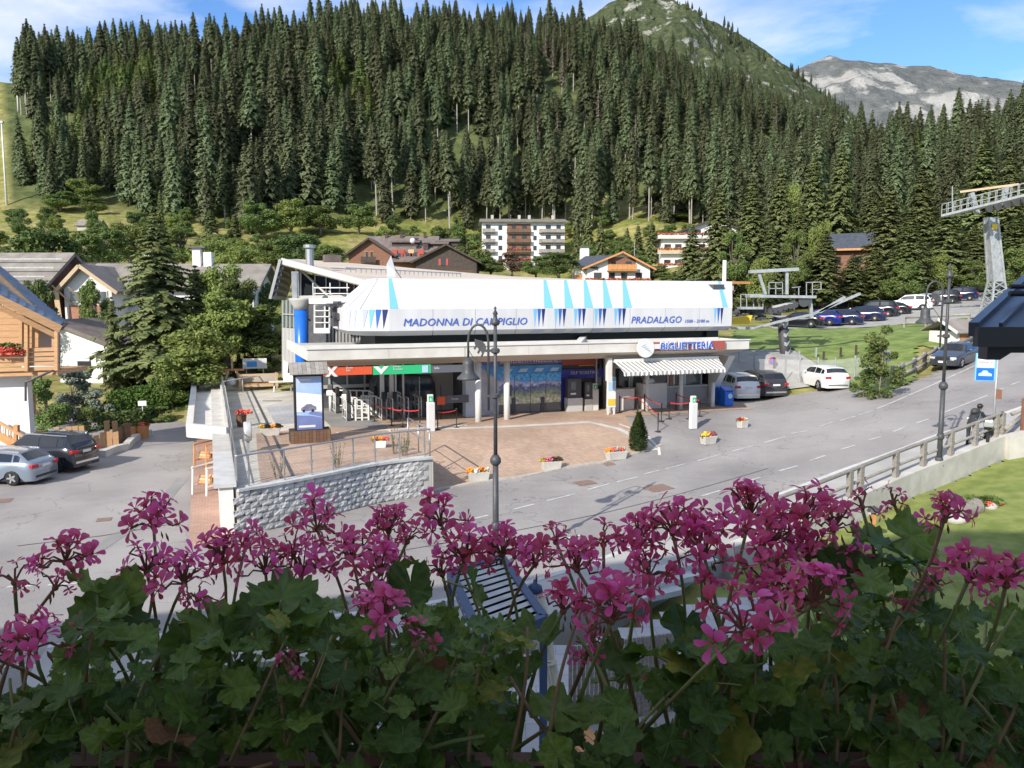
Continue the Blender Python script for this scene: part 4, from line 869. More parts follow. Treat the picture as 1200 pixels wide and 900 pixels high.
for i in range(5): m1.bar((dx_-.3+.1*i, -3.93, ZM+.3-.05*i), (dx_-.05+.1*i, -3.93, ZM+.42-.12*i), .03, .012, up=(0, 1, 0))
P('sign_emblem', m1, M('stripe_grey'))
# entrance banners with red cross and green tick
def banner(px0, px1, py0, py1, t, m, name):
    a, z1 = locpx(px0, py0, t); b, z2 = locpx(px1, py0, t); _, z0 = locpx(px0, py1, t); m1 = MB(); m1.bb((a, t, z0), (b, t+.08, z1)); P(name, m1, m); return a, b, z0, z1
tb_ = -3.35
a, b, z0, z1 = banner(377, 436, 431.2, 440.6, tb_, M('red_sign'), 'exit_banner')
m1 = MB(); cx = a+.45; cz = (z0+z1)/2
for sg in (-1, 1): m1.bar((cx-.3, tb_-.03-.004*sg, cz-sg*.27), (cx+.3, tb_-.03-.004*sg, cz+sg*.27), .2, .02, up=(0, 1, 0))
m1b = MB(); 
for sg in (-1, 1): m1b.add([(cx-.3, tb_-.03+.006*sg, cz-sg*.24), (cx-.12, tb_-.03+.006*sg, cz-sg*.24), (cx+.3, tb_-.03+.006*sg, cz+sg*.24), (cx+.12, tb_-.03+.006*sg, cz+sg*.24)], [(0, 1, 2, 3)])
P('cross_mark', m1b, M('lettering_white'))
text('lettering', 'Uscita\nExit', .13, M('lettering_white'), ST_, (a+1.15, tb_-.02, cz+.1), FRONT, 'LEFT')
a, b, z0, z1 = banner(437, 505, 429.2, 439.4, tb_, M('green_sign'), 'entrance_banner'); cx = a+.4; cz = (z0+z1)/2
m1 = MB(); m1.add([(cx-.38, tb_-.02, cz+.2), (cx-.14, tb_-.02, cz+.2), (cx, tb_-.02, cz+.05), (cx+.14, tb_-.02, cz+.2), (cx+.38, tb_-.02, cz+.2), (cx, tb_-.02, cz-.2)], [(0, 5, 2, 1), (2, 5, 4, 3)]); P('tick_mark', m1, M('lettering_white'))
text('lettering', 'Entrata\nEntrance', .13, M('lettering_white'), ST_, (a+1.0, tb_-.02, cz+.1), FRONT, 'LEFT')
m1 = MB(); m1.box((b-.3, tb_-.01, cz), (.3, .03, .35)); P('print_tag', m1, M('print_pale'))
a, b, z0, z1 = banner(505.5, 546, 428.6, 437, tb_, M('grey_sign'), 'info_banner')
text('lettering', 'Info', .17, M('lettering_white'), ST_, (a+.15, tb_-.02, (z0+z1)/2+.05), FRONT, 'LEFT')
# inside of the entrance hall: back wall with window bands, white mullions
sl, _ = locpx(374, 470, 0); sr, _ = locpx(546, 470, .6)
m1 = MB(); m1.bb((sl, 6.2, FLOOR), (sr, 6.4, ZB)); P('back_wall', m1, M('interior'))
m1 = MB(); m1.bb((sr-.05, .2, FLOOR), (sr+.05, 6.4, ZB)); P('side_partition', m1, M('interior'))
m1 = MB(); m1.bb((sl+.5, 6.1, FLOOR+1.35), (sl+8, 6.19, FLOOR+2.3)); P('window_band', m1, M('glass_grey'))
for i in range(9): x = sl+.3+i*1.05; m1 = MB(); m1.bb((x, 6.0, FLOOR+.9), (x+.1, 6.15, ZB-.05)); P('mullion', m1, M('metal_light'))
m1 = MB(); m1.bb((sl+.3, 5.9, FLOOR+1.2), (sl+8.6, 6.02, FLOOR+1.4)); P('transom', m1, M('metal_light'))
pa, _ = locpx(519, 460, 3); pb_, _ = locpx(531, 460, 3); m1 = MB(); m1.bb((pa-1.6, 2.9, FLOOR), (pb_, 3.0, 4.4)); P('white_partition', m1, M('render_white'))
for i in range(4): m1 = MB(); m1.bb((pb_+.05+i*.42, 2.8, FLOOR), (pb_+.2+i*.42, 3.0, 4.6)); P('dark_mullion', m1, M('black'))
for i in range(3): m1 = MB(); m1.bb((pb_+.22+i*.42, 2.95, FLOOR+.4), (pb_+.45+i*.42, 3.0, 4.4)); P('glass_panel', m1, M('render_white' if i != 1 else 'glass_grey'))
for px, w_ in ((446, .2), (457, .2), (463, .08), (472, .08)):
    s, _ = locpx(px, 450, .5); m1 = MB(); m1.bb((s, .5, FLOOR), (s+w_, .7, ZB)); P('frame_post', m1, M('metal_white'))
# ---- cowl over the cable drive
ZC0, ZC1, ZC2, ZC3 = 6.06, 6.33, 7.46, 9.12; TF = -1.0
cl, cr_ = locpx(456, 375, TF)[0], locpx(858, 372, TF)[0]
base = [(cr_, TF), (cl, TF), (cl-1.4, -.45), (cl-1.95, .5), (cl-2.0, 1.6), (cl-2.0, 5.0), (cr_, 5.0)]   # walls outline, clockwise seen from above
low = [(cr_, TF+.45), (cl+.1, TF+.45), (cl-1.0, .0), (cl-1.4, .8), (cl-1.5, 1.7), (cl-1.5, 4.8), (cr_, 4.8)]
ctr = locpx(858, 329, 2.0)[0]
top = [(ctr, 2.0), (cl+.15, 2.0), (cl+.1, 2.05), (cl+.05, 2.1), (cl+.0, 2.2), (cl, 5.0), (ctr, 5.0)]
edges = len(base)
seams = [cl+(cr_-cl)*i/9 for i in range(10)]
def cowlband(nm, A, za, B, zb, m):
    # main front split in nine panels
    for i in range(9):
        k0, k1 = i/9, (i+1)/9-(.0012 if 'roof' not in nm else 0); a0 = lambda Q, k: (Q[1][0]+(Q[0][0]-Q[1][0])*k, Q[0][1])
        p = [(*a0(A, k0), za), (*a0(A, k1), za), (*a0(B, k1), zb), (*a0(B, k0), zb)]; m1 = MB(); m1.add(p, [(0, 1, 2, 3)]); P(nm, m1, m)
    for i in range(1, edges-1):
        p = [(*A[i], za), (*A[i+1], za), (*B[i+1], zb), (*B[i], zb)]; m1 = MB(); m1.add(p, [(3, 2, 1, 0)]); P(nm, m1, m)
cowlband('cowl_panel', base, ZC1, base, ZC2, M('cowl_white')); cowlband('cowl_roof_panel', base, ZC2, top, ZC3, M('cowl_white')); cowlband('cowl_lower_panel', low, ZC0, base, ZC1, M('cowl_seam'))
m1 = MB(); m1.add([(*p, ZC3) for p in top], [(6, 5, 4, 3, 2, 1, 0)]); m1.add([(*p, ZC0) for p in low], [tuple(range(7))]); m1.add([(cr_, TF, ZC1), (cr_, 5, ZC1), (cr_, 5, ZC2), (cr_, TF, ZC2), (ctr, 2, ZC3), (ctr, 5, ZC3), (cr_, TF+.45, ZC0), (cr_, 4.8, ZC0)], [(0, 1, 2, 3), (3, 2, 5, 4), (6, 7, 1, 0)]); P('cowl_end', m1, M('dark_metal'))
m1 = MB()
for i in range(1, 9):
    x = cl+(cr_-cl)*i/9; m1.bb((x-.012, TF-.004, ZC1), (x+.012, TF+.02, ZC2))
for i in (1, 2): 
    a = Vector((*base[i+1], ZC2)); b = Vector((*top[i+1], ZC3)); m1.bar(a+Vector((-.01, -.02, .01)), b+Vector((-.01, -.02, .01)), .035, .03)
P('seam_strips', m1, M('cowl_seam'))
m1 = MB(); m1.bb((cl-.5, .3, ZT-.25), (cr_-.05, 4.6, ZC0)); P('cowl_gap_shade', m1, M('black'))  # black block stands in for the shaded gap between cowl and canopy roof
m1 = MB(); m1.bb((cr_-1.1, .0, FLOOR), (cr_-.3, .9, ZC0)); P('drive_pillar', m1, M('black'))
# stripes on the cowl, on the sloping roof plane and on the band
def on_roof(s, k, e=.012): return (s, TF+(2-TF)*k-e*.6, ZC2+(ZC3-ZC2)*k+e)
def tri(px0, px1, pxt, m, parent=ST_):     # sky blue wedge widening downwards
    a = locpx(px0, 361, TF)[0]; b = locpx(px1, 361, TF)[0]; c = locpx(pxt, 328, 2.0)[0]
    m1 = MB(); m1.add([on_roof(a, .01), on_roof(b, .01), on_roof(c+.06, .99), on_roof(c-.12, .99)], [(0, 1, 2, 3)]); P('sky_wedge', m1, m)
for px in (637.5, 661.5, 684.5, 707, 730): tri(px+.5, px+11, px+1.2, M('stripe_sky'))
tri(457, 467, 457.5, M('stripe_sky')); tri(847, 853.5, 843, M('stripe_sky'))
def sawband(px, w, fac=1.):
    a = locpx(px, 372, TF)[0]; b = locpx(px+w, 372, TF)[0]; W_ = (b-a)/3
    for i, m in enumerate(('stripe_sky', 'stripe_blue', 'stripe_navy')):
        x = a+W_*i; y = TF-.014; m1 = MB(); m1.add([(x+.02, y, ZC2-.02), (x+W_*.95, y, ZC2-.02), (x+.1, y, ZC1+.1)], [(0, 2, 1)]); P('saw_stripe', m1, M(m))
    m1 = MB()
    for i in range(3):
        x = a+W_*i+.06; k0, k1 = .05, .95
        m1.add([(x-.1, TF+.45*.95-.02, ZC0-.005), (x+W_*.55, TF+.45*.95-.02, ZC0-.005), (x+W_*.8, TF+.02-.022, ZC1-.025), (x+.08, TF+.02-.022, ZC1-.025)], [(0, 1, 2, 3)])
    P('lower_stripe', m1, M('stripe_grey'))
for px in (624.5, 649, 672, 696, 719): sawband(px, 14.5)
sawband(836, 11.5)
# stripes on the left facets
a0, b0 = Vector((*base[1], 0)), Vector((*base[2], 0)); dd = b0-a0; nn = Vector((-dd.y, dd.x, 0)).normalized()*-.0
for k, m in ((.03, 'stripe_navy'), (.26, 'stripe_blue'), (.49, 'stripe_sky'), (.72, 'stripe_grey')):
    p = a0+dd*k; q_ = a0+dd*(k+.2); e = Vector((dd.y, -dd.x, 0)).normalized()*.02
    if e.y > 0: e = -e
    m1 = MB(); m1.add([(p.x+e.x, p.y+e.y, ZC2-.02), (q_.x+e.x, q_.y+e.y, ZC2-.02), (q_.x*.85+p.x*.15+e.x, q_.y*.85+p.y*.15+e.y, ZC1+.1)], [(0, 1, 2)]); P('saw_stripe', m1, M(m))
a0, b0 = Vector((*base[2], 0)), Vector((*base[3], 0)); dd = b0-a0
for k in (.2, .6):
    p = a0+dd*k; q_ = a0+dd*(k+.22); e = Vector((dd.y, -dd.x, 0)).normalized()*.02
    if e.y > 0: e = -e
    m1 = MB(); m1.add([(p.x+e.x, p.y+e.y, ZC2-.02), (q_.x+e.x, q_.y+e.y, ZC2-.02), (q_.x+e.x, q_.y+e.y, ZC1+.1)], [(0, 1, 2)]); P('saw_stripe', m1, M('stripe_grey'))
def fit(o, w): 
    xs = [v.co.x for v in o.data.vertices]; o.scale = (w/(max(xs)-min(xs)), 1, 1); return o
ta, tz = locpx(472, 379, TF); tb = locpx(617, 377, TF)[0]
fit(text('lettering', 'MADONNA DI CAMPIGLIO', .56, M('letter_blue'), ST_, ((ta+tb)/2, TF-.03, ZC1+.42), FRONT, shear=.22), tb-ta)
ta = locpx(739, 377, TF)[0]; tb = locpx(798, 375, TF)[0]; fit(text('lettering', 'PRADALAGO', .56, M('letter_blue'), ST_, ((ta+tb)/2, TF-.03, ZC1+.42), FRONT, shear=.22), tb-ta)
ta = locpx(802, 377, TF)[0]; tb = locpx(830, 375, TF)[0]; fit(text('lettering', '1500 - 2100 m', .27, M('letter_blue'), ST_, ((ta+tb)/2, TF-.03, ZC1+.33), FRONT, shear=.22), tb-ta)
# white fin on the ridge, yellow beak, small stack
def wpx(px, py, Y): p = at(px, py, Y); s, t = loc(p.x, p.y); return Vector((s, t, p.z))
f0 = locpx(458, 326, 2.2); f1 = locpx(457, 299, 2.2)
m1 = MB(); m1.prism([(f0[0]-.25, 2.1), (f0[0]+.25, 2.1), (f0[0]+.1, 2.5)], ZC3-.1, [f1[1]-.5, f1[1]-.9, f1[1]]); P('ridge_fin', m1, M('metal_white'))
m1 = MB(); m1.bar((f0[0]+.1, 2.3, f1[1]-.5), (locpx(471, 326, 2.2)[0], 2.3, ZC3), .05); P('fin_stay', m1, M('steel'))
s, z = locpx(849, 318, 3.5); m1 = MB(); m1.tube([(s, 3.5, ZC3-.1), (s, 3.5, locpx(849, 305, 3.5)[1])], .14, 8); P('vent_pipe', m1, M('metal_white'))
s2 = locpx(875, 325, 3.0)[0]; m1 = MB(); m1.bb((cr_, 2.6, ZC3-.14), (s2, 3.4, ZC3+.02)); P('end_beam', m1, M('wood_orange'))
m1 = MB(); m1.bb((cr_, 1.0, 7.2), (cr_+.8, 4.5, 8.9)); P('end_machinery', m1, M('dark_metal'))
# ---- main hall behind the cowl
def hall():
    A = wpx(330, 304, 52); A2 = wpx(343, 308, 52.2); B = wpx(440, 333, 47.5); Cc = wpx(700, 329, 66); D = wpx(470, 310, 74); A3 = wpx(352, 305, 74)
    # roof plane: ridge corner A dropping to B (front) and C (right back)
    back = wpx(348, 303.5, 70)
    r = [A, B, wpx(600, 335, 52), wpx(860, 335, 62), wpx(700, 328.6, 70), wpx(600, 323.8, 72), wpx(500, 316.5, 72), wpx(420, 309, 71), back]
    # project onto the plane through A, B, back
    n = (B-A).cross(back-A).normalized()
    def pr(p):
        return Vector((p.x, p.y, A.z-(n.x*(p.x-A.x)+n.y*(p.y-A.y))/n.z))
    r2 = r
    m1 = MB(); c = sum(r, Vector())/len(r); nn = len(r)
    m1.add(r+[p-Vector((0, 0, .35)) for p in r], [tuple(range(nn)), tuple(range(2*nn-1, nn-1, -1))]+[(i, nn+i, nn+(i+1) % nn, (i+1) % nn) for i in range(nn)])
    P('hall_roof', m1, M('roof_beige'))
    m1 = MB(); m1.bar(A+Vector((0, -.05, -.1)), B+Vector((0, -.05, -.1)), .12, .38); P('roof_edge', m1, M('metal_light'))
    sn = MB()
    a = wpx(405, 319, 52); b = wpx(540, 325, 60)
    for i in range(26): p = a.lerp(b, i/25); sn.bar(p, p+Vector((0, 0, .28)), .06)
    sn.bar(a+Vector((0, 0, .28)), b+Vector((0, 0, .28)), .07); P('snow_guard', sn, M('galv'))
    # falling left eave with ribs seen from below
    E1, E2 = wpx(318, 350, 52), wpx(333, 351, 55); E3 = wpx(345, 312, 55.5)
    m1 = MB(); m1.slab([A, E1, E2, E3], .14); P('eave_wing', m1, M('soffit'))
    m1 = MB(); m1.bar(A+Vector((-.1, -.1, 0)), E1+Vector((-.1, -.1, 0)), .15, .3); P('roof_edge', m1, M('metal_light'))
    for i in range(1, 6):
        k = i/6; p = A.lerp(E1, k); q_ = E3.lerp(E2, k); m1 = MB(); m1.bar(p+Vector((.05, -.1, -.1)), q_+Vector((-.1, -.1, -.1)), .3, .22); P('rafter', m1, M('dark_metal'))
    # gable glazing and walls
    w0 = wpx(337, 350, 54); w1 = wpx(337, 446, 54); g0 = wpx(470, 350, 50.5)
    def V(px, py, Y): return wpx(px, py, Y)
    ylf = 54.0
    def wl(px): return 54-(px-337)/133*3.5
    m1 = MB(); q_ = [V(345, 318, wl(345)), V(345, 349, wl(345)), V(455, 347, wl(455)), V(455, 339, wl(455))]
    m1.add(q_, [(0, 1, 2, 3)]); P('gable_glass', m1, M('glass_dark'))
    for px, pt in ((352, 314), (369, 316), (382, 321), (398, 326), (415, 331)):
        m1 = MB(); a = V(px, pt, wl(px)-.12); b = V(px, 350, wl(px)-.12); m1.bar(a, b, .12 if px < 360 else .07, .1, up=(0, 1, 0)); P('mullion', m1, M('metal_light'))
    m1 = MB(); m1.bar(V(350, 314, wl(350)-.3), V(384, 346, wl(384)-.3), .12); P('brace', m1, M('metal_light'))
    m1 = MB(); m1.bar(V(338, 349, wl(338)-.2), V(420, 347.5, wl(420)-.2), .25, .25); P('beam', m1, M('metal_light'))
    # lower walls
    m1 = MB(); q_ = [V(356, 351, wl(356)), V(356, 446, wl(356)), V(470, 440, wl(470)), V(470, 349, wl(470))]; m1.add(q_, [(0, 1, 2, 3)]); P('hall_wall', m1, M('interior'))
    wv = MB()
    for i in range(15):
        px = 386+i*4; a = V(px, 384, wl(px)-.1); b = V(px, 402, wl(px)-.1); wv.bar(a, b, .1, .08, up=(0, 1, 0))
    P('grille_bars', wv, M('metal_light'))
    # left side wall: glazed upper, ribbed panels lower
    sw0 = V(331, 352, 57); sw1 = V(331, 448, 57); 
    for i in range(6):
        px = 331+(357-331)*i/6; px2 = 331+(357-331)*(i+1)/6-.3; Y = 58-(px-331)/26*5; Y2 = 58-(px2-331)/26*5
        m1 = MB(); m1.add([V(px, 384+i*.4, Y), V(px, 443-i*.2, Y), V(px2, 443-i*.2, Y2), V(px2, 384+i*.4, Y2)], [(0, 1, 2, 3)]); P('wall_panel', m1, M('metal_light'))
        m1 = MB(); m1.add([V(px, 352, Y), V(px, 383.5, Y), V(px2, 383.5, Y2), V(px2, 352, Y2)], [(0, 1, 2, 3)]); P('side_glass', m1, M('glass_green'))
        m1 = MB(); m1.bar(V(px, 352, Y-.08), V(px, 443, Y-.08), .08, .1, up=(0, 1, 0)); P('mullion', m1, M('metal_light'))
    m1 = MB(); m1.bar(V(331, 368, 57.8), V(356, 369.5, 52.8), .08); P('transom', m1, M('metal_light'))
    m1 = MB(); m1.add([V(332, 422, 55), V(332, 447, 55), V(345, 447, 53), V(345, 430, 53)], [(0, 1, 2, 3)]); P('white_base', m1, M('render_white'))
    # blue column with conical head
    c = V(353.5, 400, 50.5); top = V(353.5, 363, 50.5).z; mm = V(353.5, 352, 50.5).z; up = V(348, 322, 50.5).z
    m1 = MB(); m1.tube([(c.x, c.y, FLOOR-.2), (c.x, c.y, top)], .42, 20); P('column', m1, M('blue_paint'), True)
    m1 = MB(); m1.lathe([(.44, 0), (.5, .25), (.72, .6), (.72, .72)], 20, (c.x, c.y, top)); P('column_head', m1, M('render_grey'), True)
    m1 = MB(); m1.box((c.x-.3, c.y, (mm+up)/2), (.4, .25, up-mm+.4)); m1.box((c.x-.3, c.y-.14, (mm+up)/2), (.18, .06, up-mm+.3)); P('steel_pier', m1, M('galv'))
    # service platform and ladder cage
    a = V(367, 346, 49.5); b = V(408, 346, 49); m1 = MB(); m1.bar(a+Vector((0, 0, -.35)), b+Vector((0, 0, -.35)), 1.2, .32); P('platform', m1, M('metal_white'))
    for px in (367, 387, 407): p = V(px, 348, 49.0); m1 = MB(); m1.bar(p, p+Vector((0, 0, .85)), .06); P('platform_post', m1, M('metal_white'))
    m1 = MB(); m1.bar(a+Vector((0, -.5, .45)), b+Vector((0, -.5, .45)), .06); m1.bar(a+Vector((0, -.5, .1)), b+Vector((0, -.5, .1)), .05); P('platform_rail', m1, M('metal_white'))
    a = V(369, 390, 49); b = V(385, 390, 49)
    for k, px in enumerate((368.5, 380.5, 386)): p = V(px, 390, 49); q_ = V(px, 353, 49); m1 = MB(); m1.bar(p, q_, .09, .09, up=(0, 1, 0)); P('ladder_side', m1, M('metal_white'))
    for i in range(5): y = 357+i*7; m1 = MB(); m1.bar(V(368.5, y, 48.95), V(386, y, 48.95), .06); P('ladder_rung', m1, M('metal_white'))
    m1 = MB(); m1.bar(V(368.5, 388, 48.9), V(387, 388, 48.9), .3, .25); P('ladder_base', m1, M('metal_white'))
    m1 = MB(); p = V(363, 305, 56); m1.tube([p+Vector((0, 0, -.5)), p+Vector((0, 0, .75))], .28, 10); m1.tube([p+Vector((0, 0, .85)), p+Vector((0, 0, 1.05))], .42, 10); P('chimney', m1, M('steel'))
    m1 = MB(); p = V(389, 303, 60); m1.box(p, (1.2, 1, .5)); P('roof_vent', m1, M('roof_brown'))
hall()
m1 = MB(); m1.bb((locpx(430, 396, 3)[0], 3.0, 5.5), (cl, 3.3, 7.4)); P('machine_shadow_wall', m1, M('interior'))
rgm = random.Random(3); m1 = MB()
for i in range(26):
    s, z = locpx(rgm.uniform(392, 412), rgm.uniform(356, 382), 2.5); m1.box((s, 2.5+rgm.random(), z), (rgm.uniform(.15, .7), .3, rgm.uniform(.1, .45)), rgm.random())
P('drive_machinery', m1, M('dark_metal'))
# ---- gondola cabins waiting inside
def gondola(s, t, label):
    p = wor(s, t, FLOOR); g = thing('gondola_cabin', label, 'gondola', p, atan2(VY, VX), 'gondola cabins inside the station')
    prof = [(-.85, .25), (.85, .25), (1.0, .9), (.95, 1.6), (.7, 2.15), (-.7, 2.15), (-.95, 1.6), (-1.0, .9)]
    m1 = MB(); m1.yprism(prof, -.9, .9); bevel(m1.build('shell', M('dark_metal'), g), .08, 3)
    for x0, x1 in ((-.8, -.04), (.04, .8)): m1 = MB(); m1.bb((x0, -.93, .95), (x1, -.905, 1.95)); m1.build('window', M('glass_blue'), g)
    m1 = MB(); m1.bb((-.03, -.95, .3), (.03, -.91, 2.05)); m1.build('door_seam', M('metal_light'), g)
    m1 = MB(); m1.bar((0, 0, 2.15), (0, 0, 3.0), .1); m1.build('hanger', M('steel'), g)
gondola(locpx(487, 470, 3.4)[0], 3.4, 'dark rounded gondola cabin under the green banner, right one')
gondola(locpx(455, 470, 4.6)[0], 4.6, 'dark gondola cabin further back, left of the other cabin')
# ------------------------------------------------ cars
def car(kind, paint, label, cat, p, rz, group=None, tilt=(0, 0), detail=True, roofrail=False, dark_rim=False):
    D = dict(wagon=(4.9, 1.86, 1.47, [(0, .62, .62, .0), (.25, .78, .78, 0), (1.35, .95, .95, 0), (1.45, .97, 1.0, .0), (2.1, .98, 1.43, 1), (3.2, .99, 1.47, 1), (4.15, 1.0, 1.40, 1), (4.7, 1.0, 1.02, 0), (4.9, .9, .9, 0)]),
             suv=(4.75, 1.92, 1.76, [(0, .8, .8, 0), (.2, .98, .98, 0), (1.2, 1.1, 1.1, 0), (1.3, 1.12, 1.16, 0), (1.95, 1.14, 1.68, 1), (3.0, 1.15, 1.76, 1), (4.25, 1.17, 1.68, 1), (4.65, 1.15, 1.2, 0), (4.75, 1.0, 1.0, 0)]),
             hatch=(4.3, 1.8, 1.52, [(0, .7, .7, 0), (.2, .85, .85, 0), (1.1, .98, .98, 0), (1.2, 1.0, 1.03, 0), (1.85, 1.01, 1.47, 1), (2.7, 1.02, 1.52, 1), (3.75, 1.04, 1.44, 1), (4.2, 1.02, 1.06, 0), (4.3, .9, .9, 0)]),
             sedan=(4.65, 1.8, 1.42, [(0, .62, .62, 0), (.22, .76, .76, 0), (1.3, .92, .92, 0), (1.4, .94, .97, 0), (2.1, .95, 1.38, 1), (2.9, .96, 1.42, 1), (3.6, .97, 1.3, 1), (4.2, 1.0, 1.02, 0), (4.65, .88, .88, 0)]))[kind]
    Ln, Wd, Ht, st = D; wr = .36 if kind == 'suv' else .33; fx, rx = .85*1.0, Ln-.95; zb = .2 if kind != 'suv' else .26
    t = thing(kind if kind in ('suv',) else 'parked_car', label, cat, p, rz, group); t.name = 'parked_car'; t.rotation_euler = (tilt[0], tilt[1], rz)
    # stations along the length (x forward): resample with wheel arches
    xs = sorted(set([s[0] for s in st]+[w+wr*1.12*k for w in (fx, rx) for k in (-1, -.85, -.5, 0, .5, .85, 1)]+[i*Ln/12 for i in range(13)]))
    def itp(x, c): return float(np.interp(x, [s[0] for s in st], [s[c] for s in st]))
    rings = []
    for x in xs:
        belt, top = itp(x, 1), itp(x, 2); lo = zb
        for w in (fx, rx):
            q = (wr*1.14)**2-(x-w)**2
            if q > 0: lo = max(lo, wr*.9+sqrt(q)*.95)
        e = min(x, Ln-x); nar = .12*exp(-e*3.2); hw = Wd/2-nar*Wd/2*1.6; cab = max(0, min(1, (top-belt)/(Ht-belt+1e-6)))
        lo = min(lo, belt-.08); mid = lo+(belt-lo)*.55
        rings.append([(hw-.02, lo), (hw, mid), (hw-.03, belt-.03), (hw-.06, belt), (hw-.07-.17*cab, belt+(top-belt)*.9 if cab > .05 else belt+.005), (hw-.24-.14*cab, top+.01), (0, top+.03)])
    vs = []; 
    for x, r in zip(xs, rings):
        X = Ln/2-x
        for (y, z) in r: vs.append((X, y, z))
        for (y, z) in reversed(r[:-1]): vs.append((X, -y, z))
    k = 13; m1 = MB(); fs = []
    for i in range(len(xs)-1):
        for j in range(k-1): fs.append((i*k+j, i*k+j+1, (i+1)*k+j+1, (i+1)*k+j))
    fs += [tuple(range(k-1, -1, -1)), tuple(range((len(xs)-1)*k, len(xs)*k))]
    m1.add(vs, fs); body = m1.build('body', M('car_'+paint), t, True)
    m1 = MB(); m1.bb((-Ln/2+.25, -Wd/2+.1, zb-.03), (Ln/2-.2, Wd/2-.1, zb+.25)); m1.build('underbody', M('black'), t)
    def side(xa, xb, f0, f1, sg):    # a pane on the greenhouse side between stations xa..xb
        m = MB(); n = 5; v = []
        for i in range(n+1):
            x = xa+(xb-xa)*i/n; b, tp = itp(x, 1), itp(x, 2); e = min(x, Ln-x); hw = Wd/2-.12*exp(-e*3.2)*Wd/2*1.6; cab = max(0, min(1, (tp-b)/(Ht-b)))
            for f in (f0, f1):
                y = (hw-.06)+((hw-.07-.17*cab)-(hw-.06))*f+.012; z = b+(tp-b)*.9*f; v.append((Ln/2-x, sg*y, z))
        m.add(v, [(2*i, 2*i+1, 2*i+3, 2*i+2) for i in range(n)]); return m.build('side_window', M('car_glass'), t)
    xr = [s[0] for s in st if s[3] == 1]; rear0 = st[-2][0]; ws = st[3][0]
    for sg in (-1, 1):
        side(ws+.28, xr[1]-.02 if kind != 'suv' else xr[1]-.1, .1, .88, sg); side((xr[1]+.06), (xr[1]+xr[2])/2+.25, .1, .9, sg)
        if kind in ('wagon', 'suv', 'hatch'): side((xr[1]+xr[2])/2+.33, xr[2]+.12, .12, .84, sg)
    def endpane(x0, x1, nm, off):
        m = MB(); v = []
        for x in (x0, x1):
            b, tp = itp(x, 1), itp(x, 2)+.012; cab = max(0, min(1, (tp-b)/(Ht-b))); hw = Wd/2-.1-.2*cab
            for f in (-1, -.5, 0, .5, 1): v.append((Ln/2-x+off, f*(hw-.05), tp+(.022 if f == 0 else .012 if abs(f) < 1 else -.02)+.004))
        m.add(v, [(i, i+1, i+6, i+5) for i in range(4)]); return m.build(nm, M('car_glass'), t)
    endpane(ws+.06, xr[0]-.05, 'windscreen', .012); endpane(xr[-1]+.06, rear0-.1, 'rear_window', -.012)
    m0 = MB(); wz = itp(rear0, 1); 
    for sg in (-1, 1):
        for wx, nm in ((fx, 'wheel'), (rx, 'wheel')):
            c = (Ln/2-wx, sg*(Wd/2-.13), wr); m1 = MB(); m1.lathe([(wr*.7, -.11), (wr*.95, -.11), (wr, -.07), (wr, .07), (wr*.95, .11), (wr*.7, .11)], 20, c, axis='y'); w = m1.build(nm, M('tyre'), t, True)
            m2 = MB(); yy = c[1]+sg*.105; m2.lathe([(0, -.02), (wr*.68, -.02), (wr*.68, .0), (0, .01)], 16, (c[0], yy, wr), axis='y')
            for a in range(5 if detail else 0):
                an = 2*pi*a/5; m2.bar((c[0], yy+sg*.02, wr), (c[0]+wr*.64*cos(an), yy+sg*.02, wr+wr*.64*sin(an)), .07, .03, up=(0, 1, 0))
            m2.build('rim', M('rim_dark' if dark_rim else 'rim'), w)
        zt = itp(rear0, 1)-.16
        m1 = MB(); m1.box((-Ln/2+.1, sg*(Wd/2-.27), zt), (.26, .34, .15), -sg*.25); bevel(m1.build('tail_light', M('tail_red'), t), .03)
        m1 = MB(); m1.box((Ln/2-.14, sg*(Wd/2-.32), itp(.2, 1)-.1), (.3, .36, .13), -sg*-.35); bevel(m1.build('headlight', M('headlight'), t), .03)
        m1 = MB(); m1.box((Ln/2-ws-.45, sg*(Wd/2+.06), itp(ws, 1)+.08), (.12, .2, .13)); bevel(m1.build('mirror', M('car_'+paint), t), .04)
        if roofrail: m1 = MB(); m1.bar((Ln/2-xr[0]-.1, sg*(Wd/2-.3), Ht-.02), (Ln/2-xr[2], sg*(Wd/2-.3), Ht-.06), .05); m1.build('roof_rail', M('chrome'), t)
    m1 = MB(); m1.box((-Ln/2-.005, 0, zt-.04), (.03, .5, .12)); m1.build('number_plate', M('plate'), t)
    m1 = MB(); m1.box((Ln/2+.0, 0, .42), (.03, .5, .12)); m1.build('number_plate', M('plate'), t)
    m1 = MB(); m1.box((Ln/2-.04, 0, .62), (.1, .9, .18)); m1.build('grille', M('black'), t)
    m1 = MB(); m1.box((-Ln/2+.06, 0, .38 if kind != 'suv' else .48), (.14, Wd-.5, .1)); m1.build('bumper_trim', M('chrome' if paint in ('anthracite', 'darkgrey', 'white') else 'black'), t)
    return t
def corner_place(px, py, rz, Ln, Wd, which=(-1, -1), f=None):
    """ground point under the given body corner (x: -1 rear, y: -1 right side) -> centre"""
    g = onG(px, py, f); fx_, fy_ = cos(rz), sin(rz); lx, ly = -fy_, fx_
    c = g-Vector((fx_, fy_, 0))*(which[0]*Ln/2)-Vector((lx, ly, 0))*(which[1]*Wd/2); c.z = float((f or G)(c.x, c.y)); return c
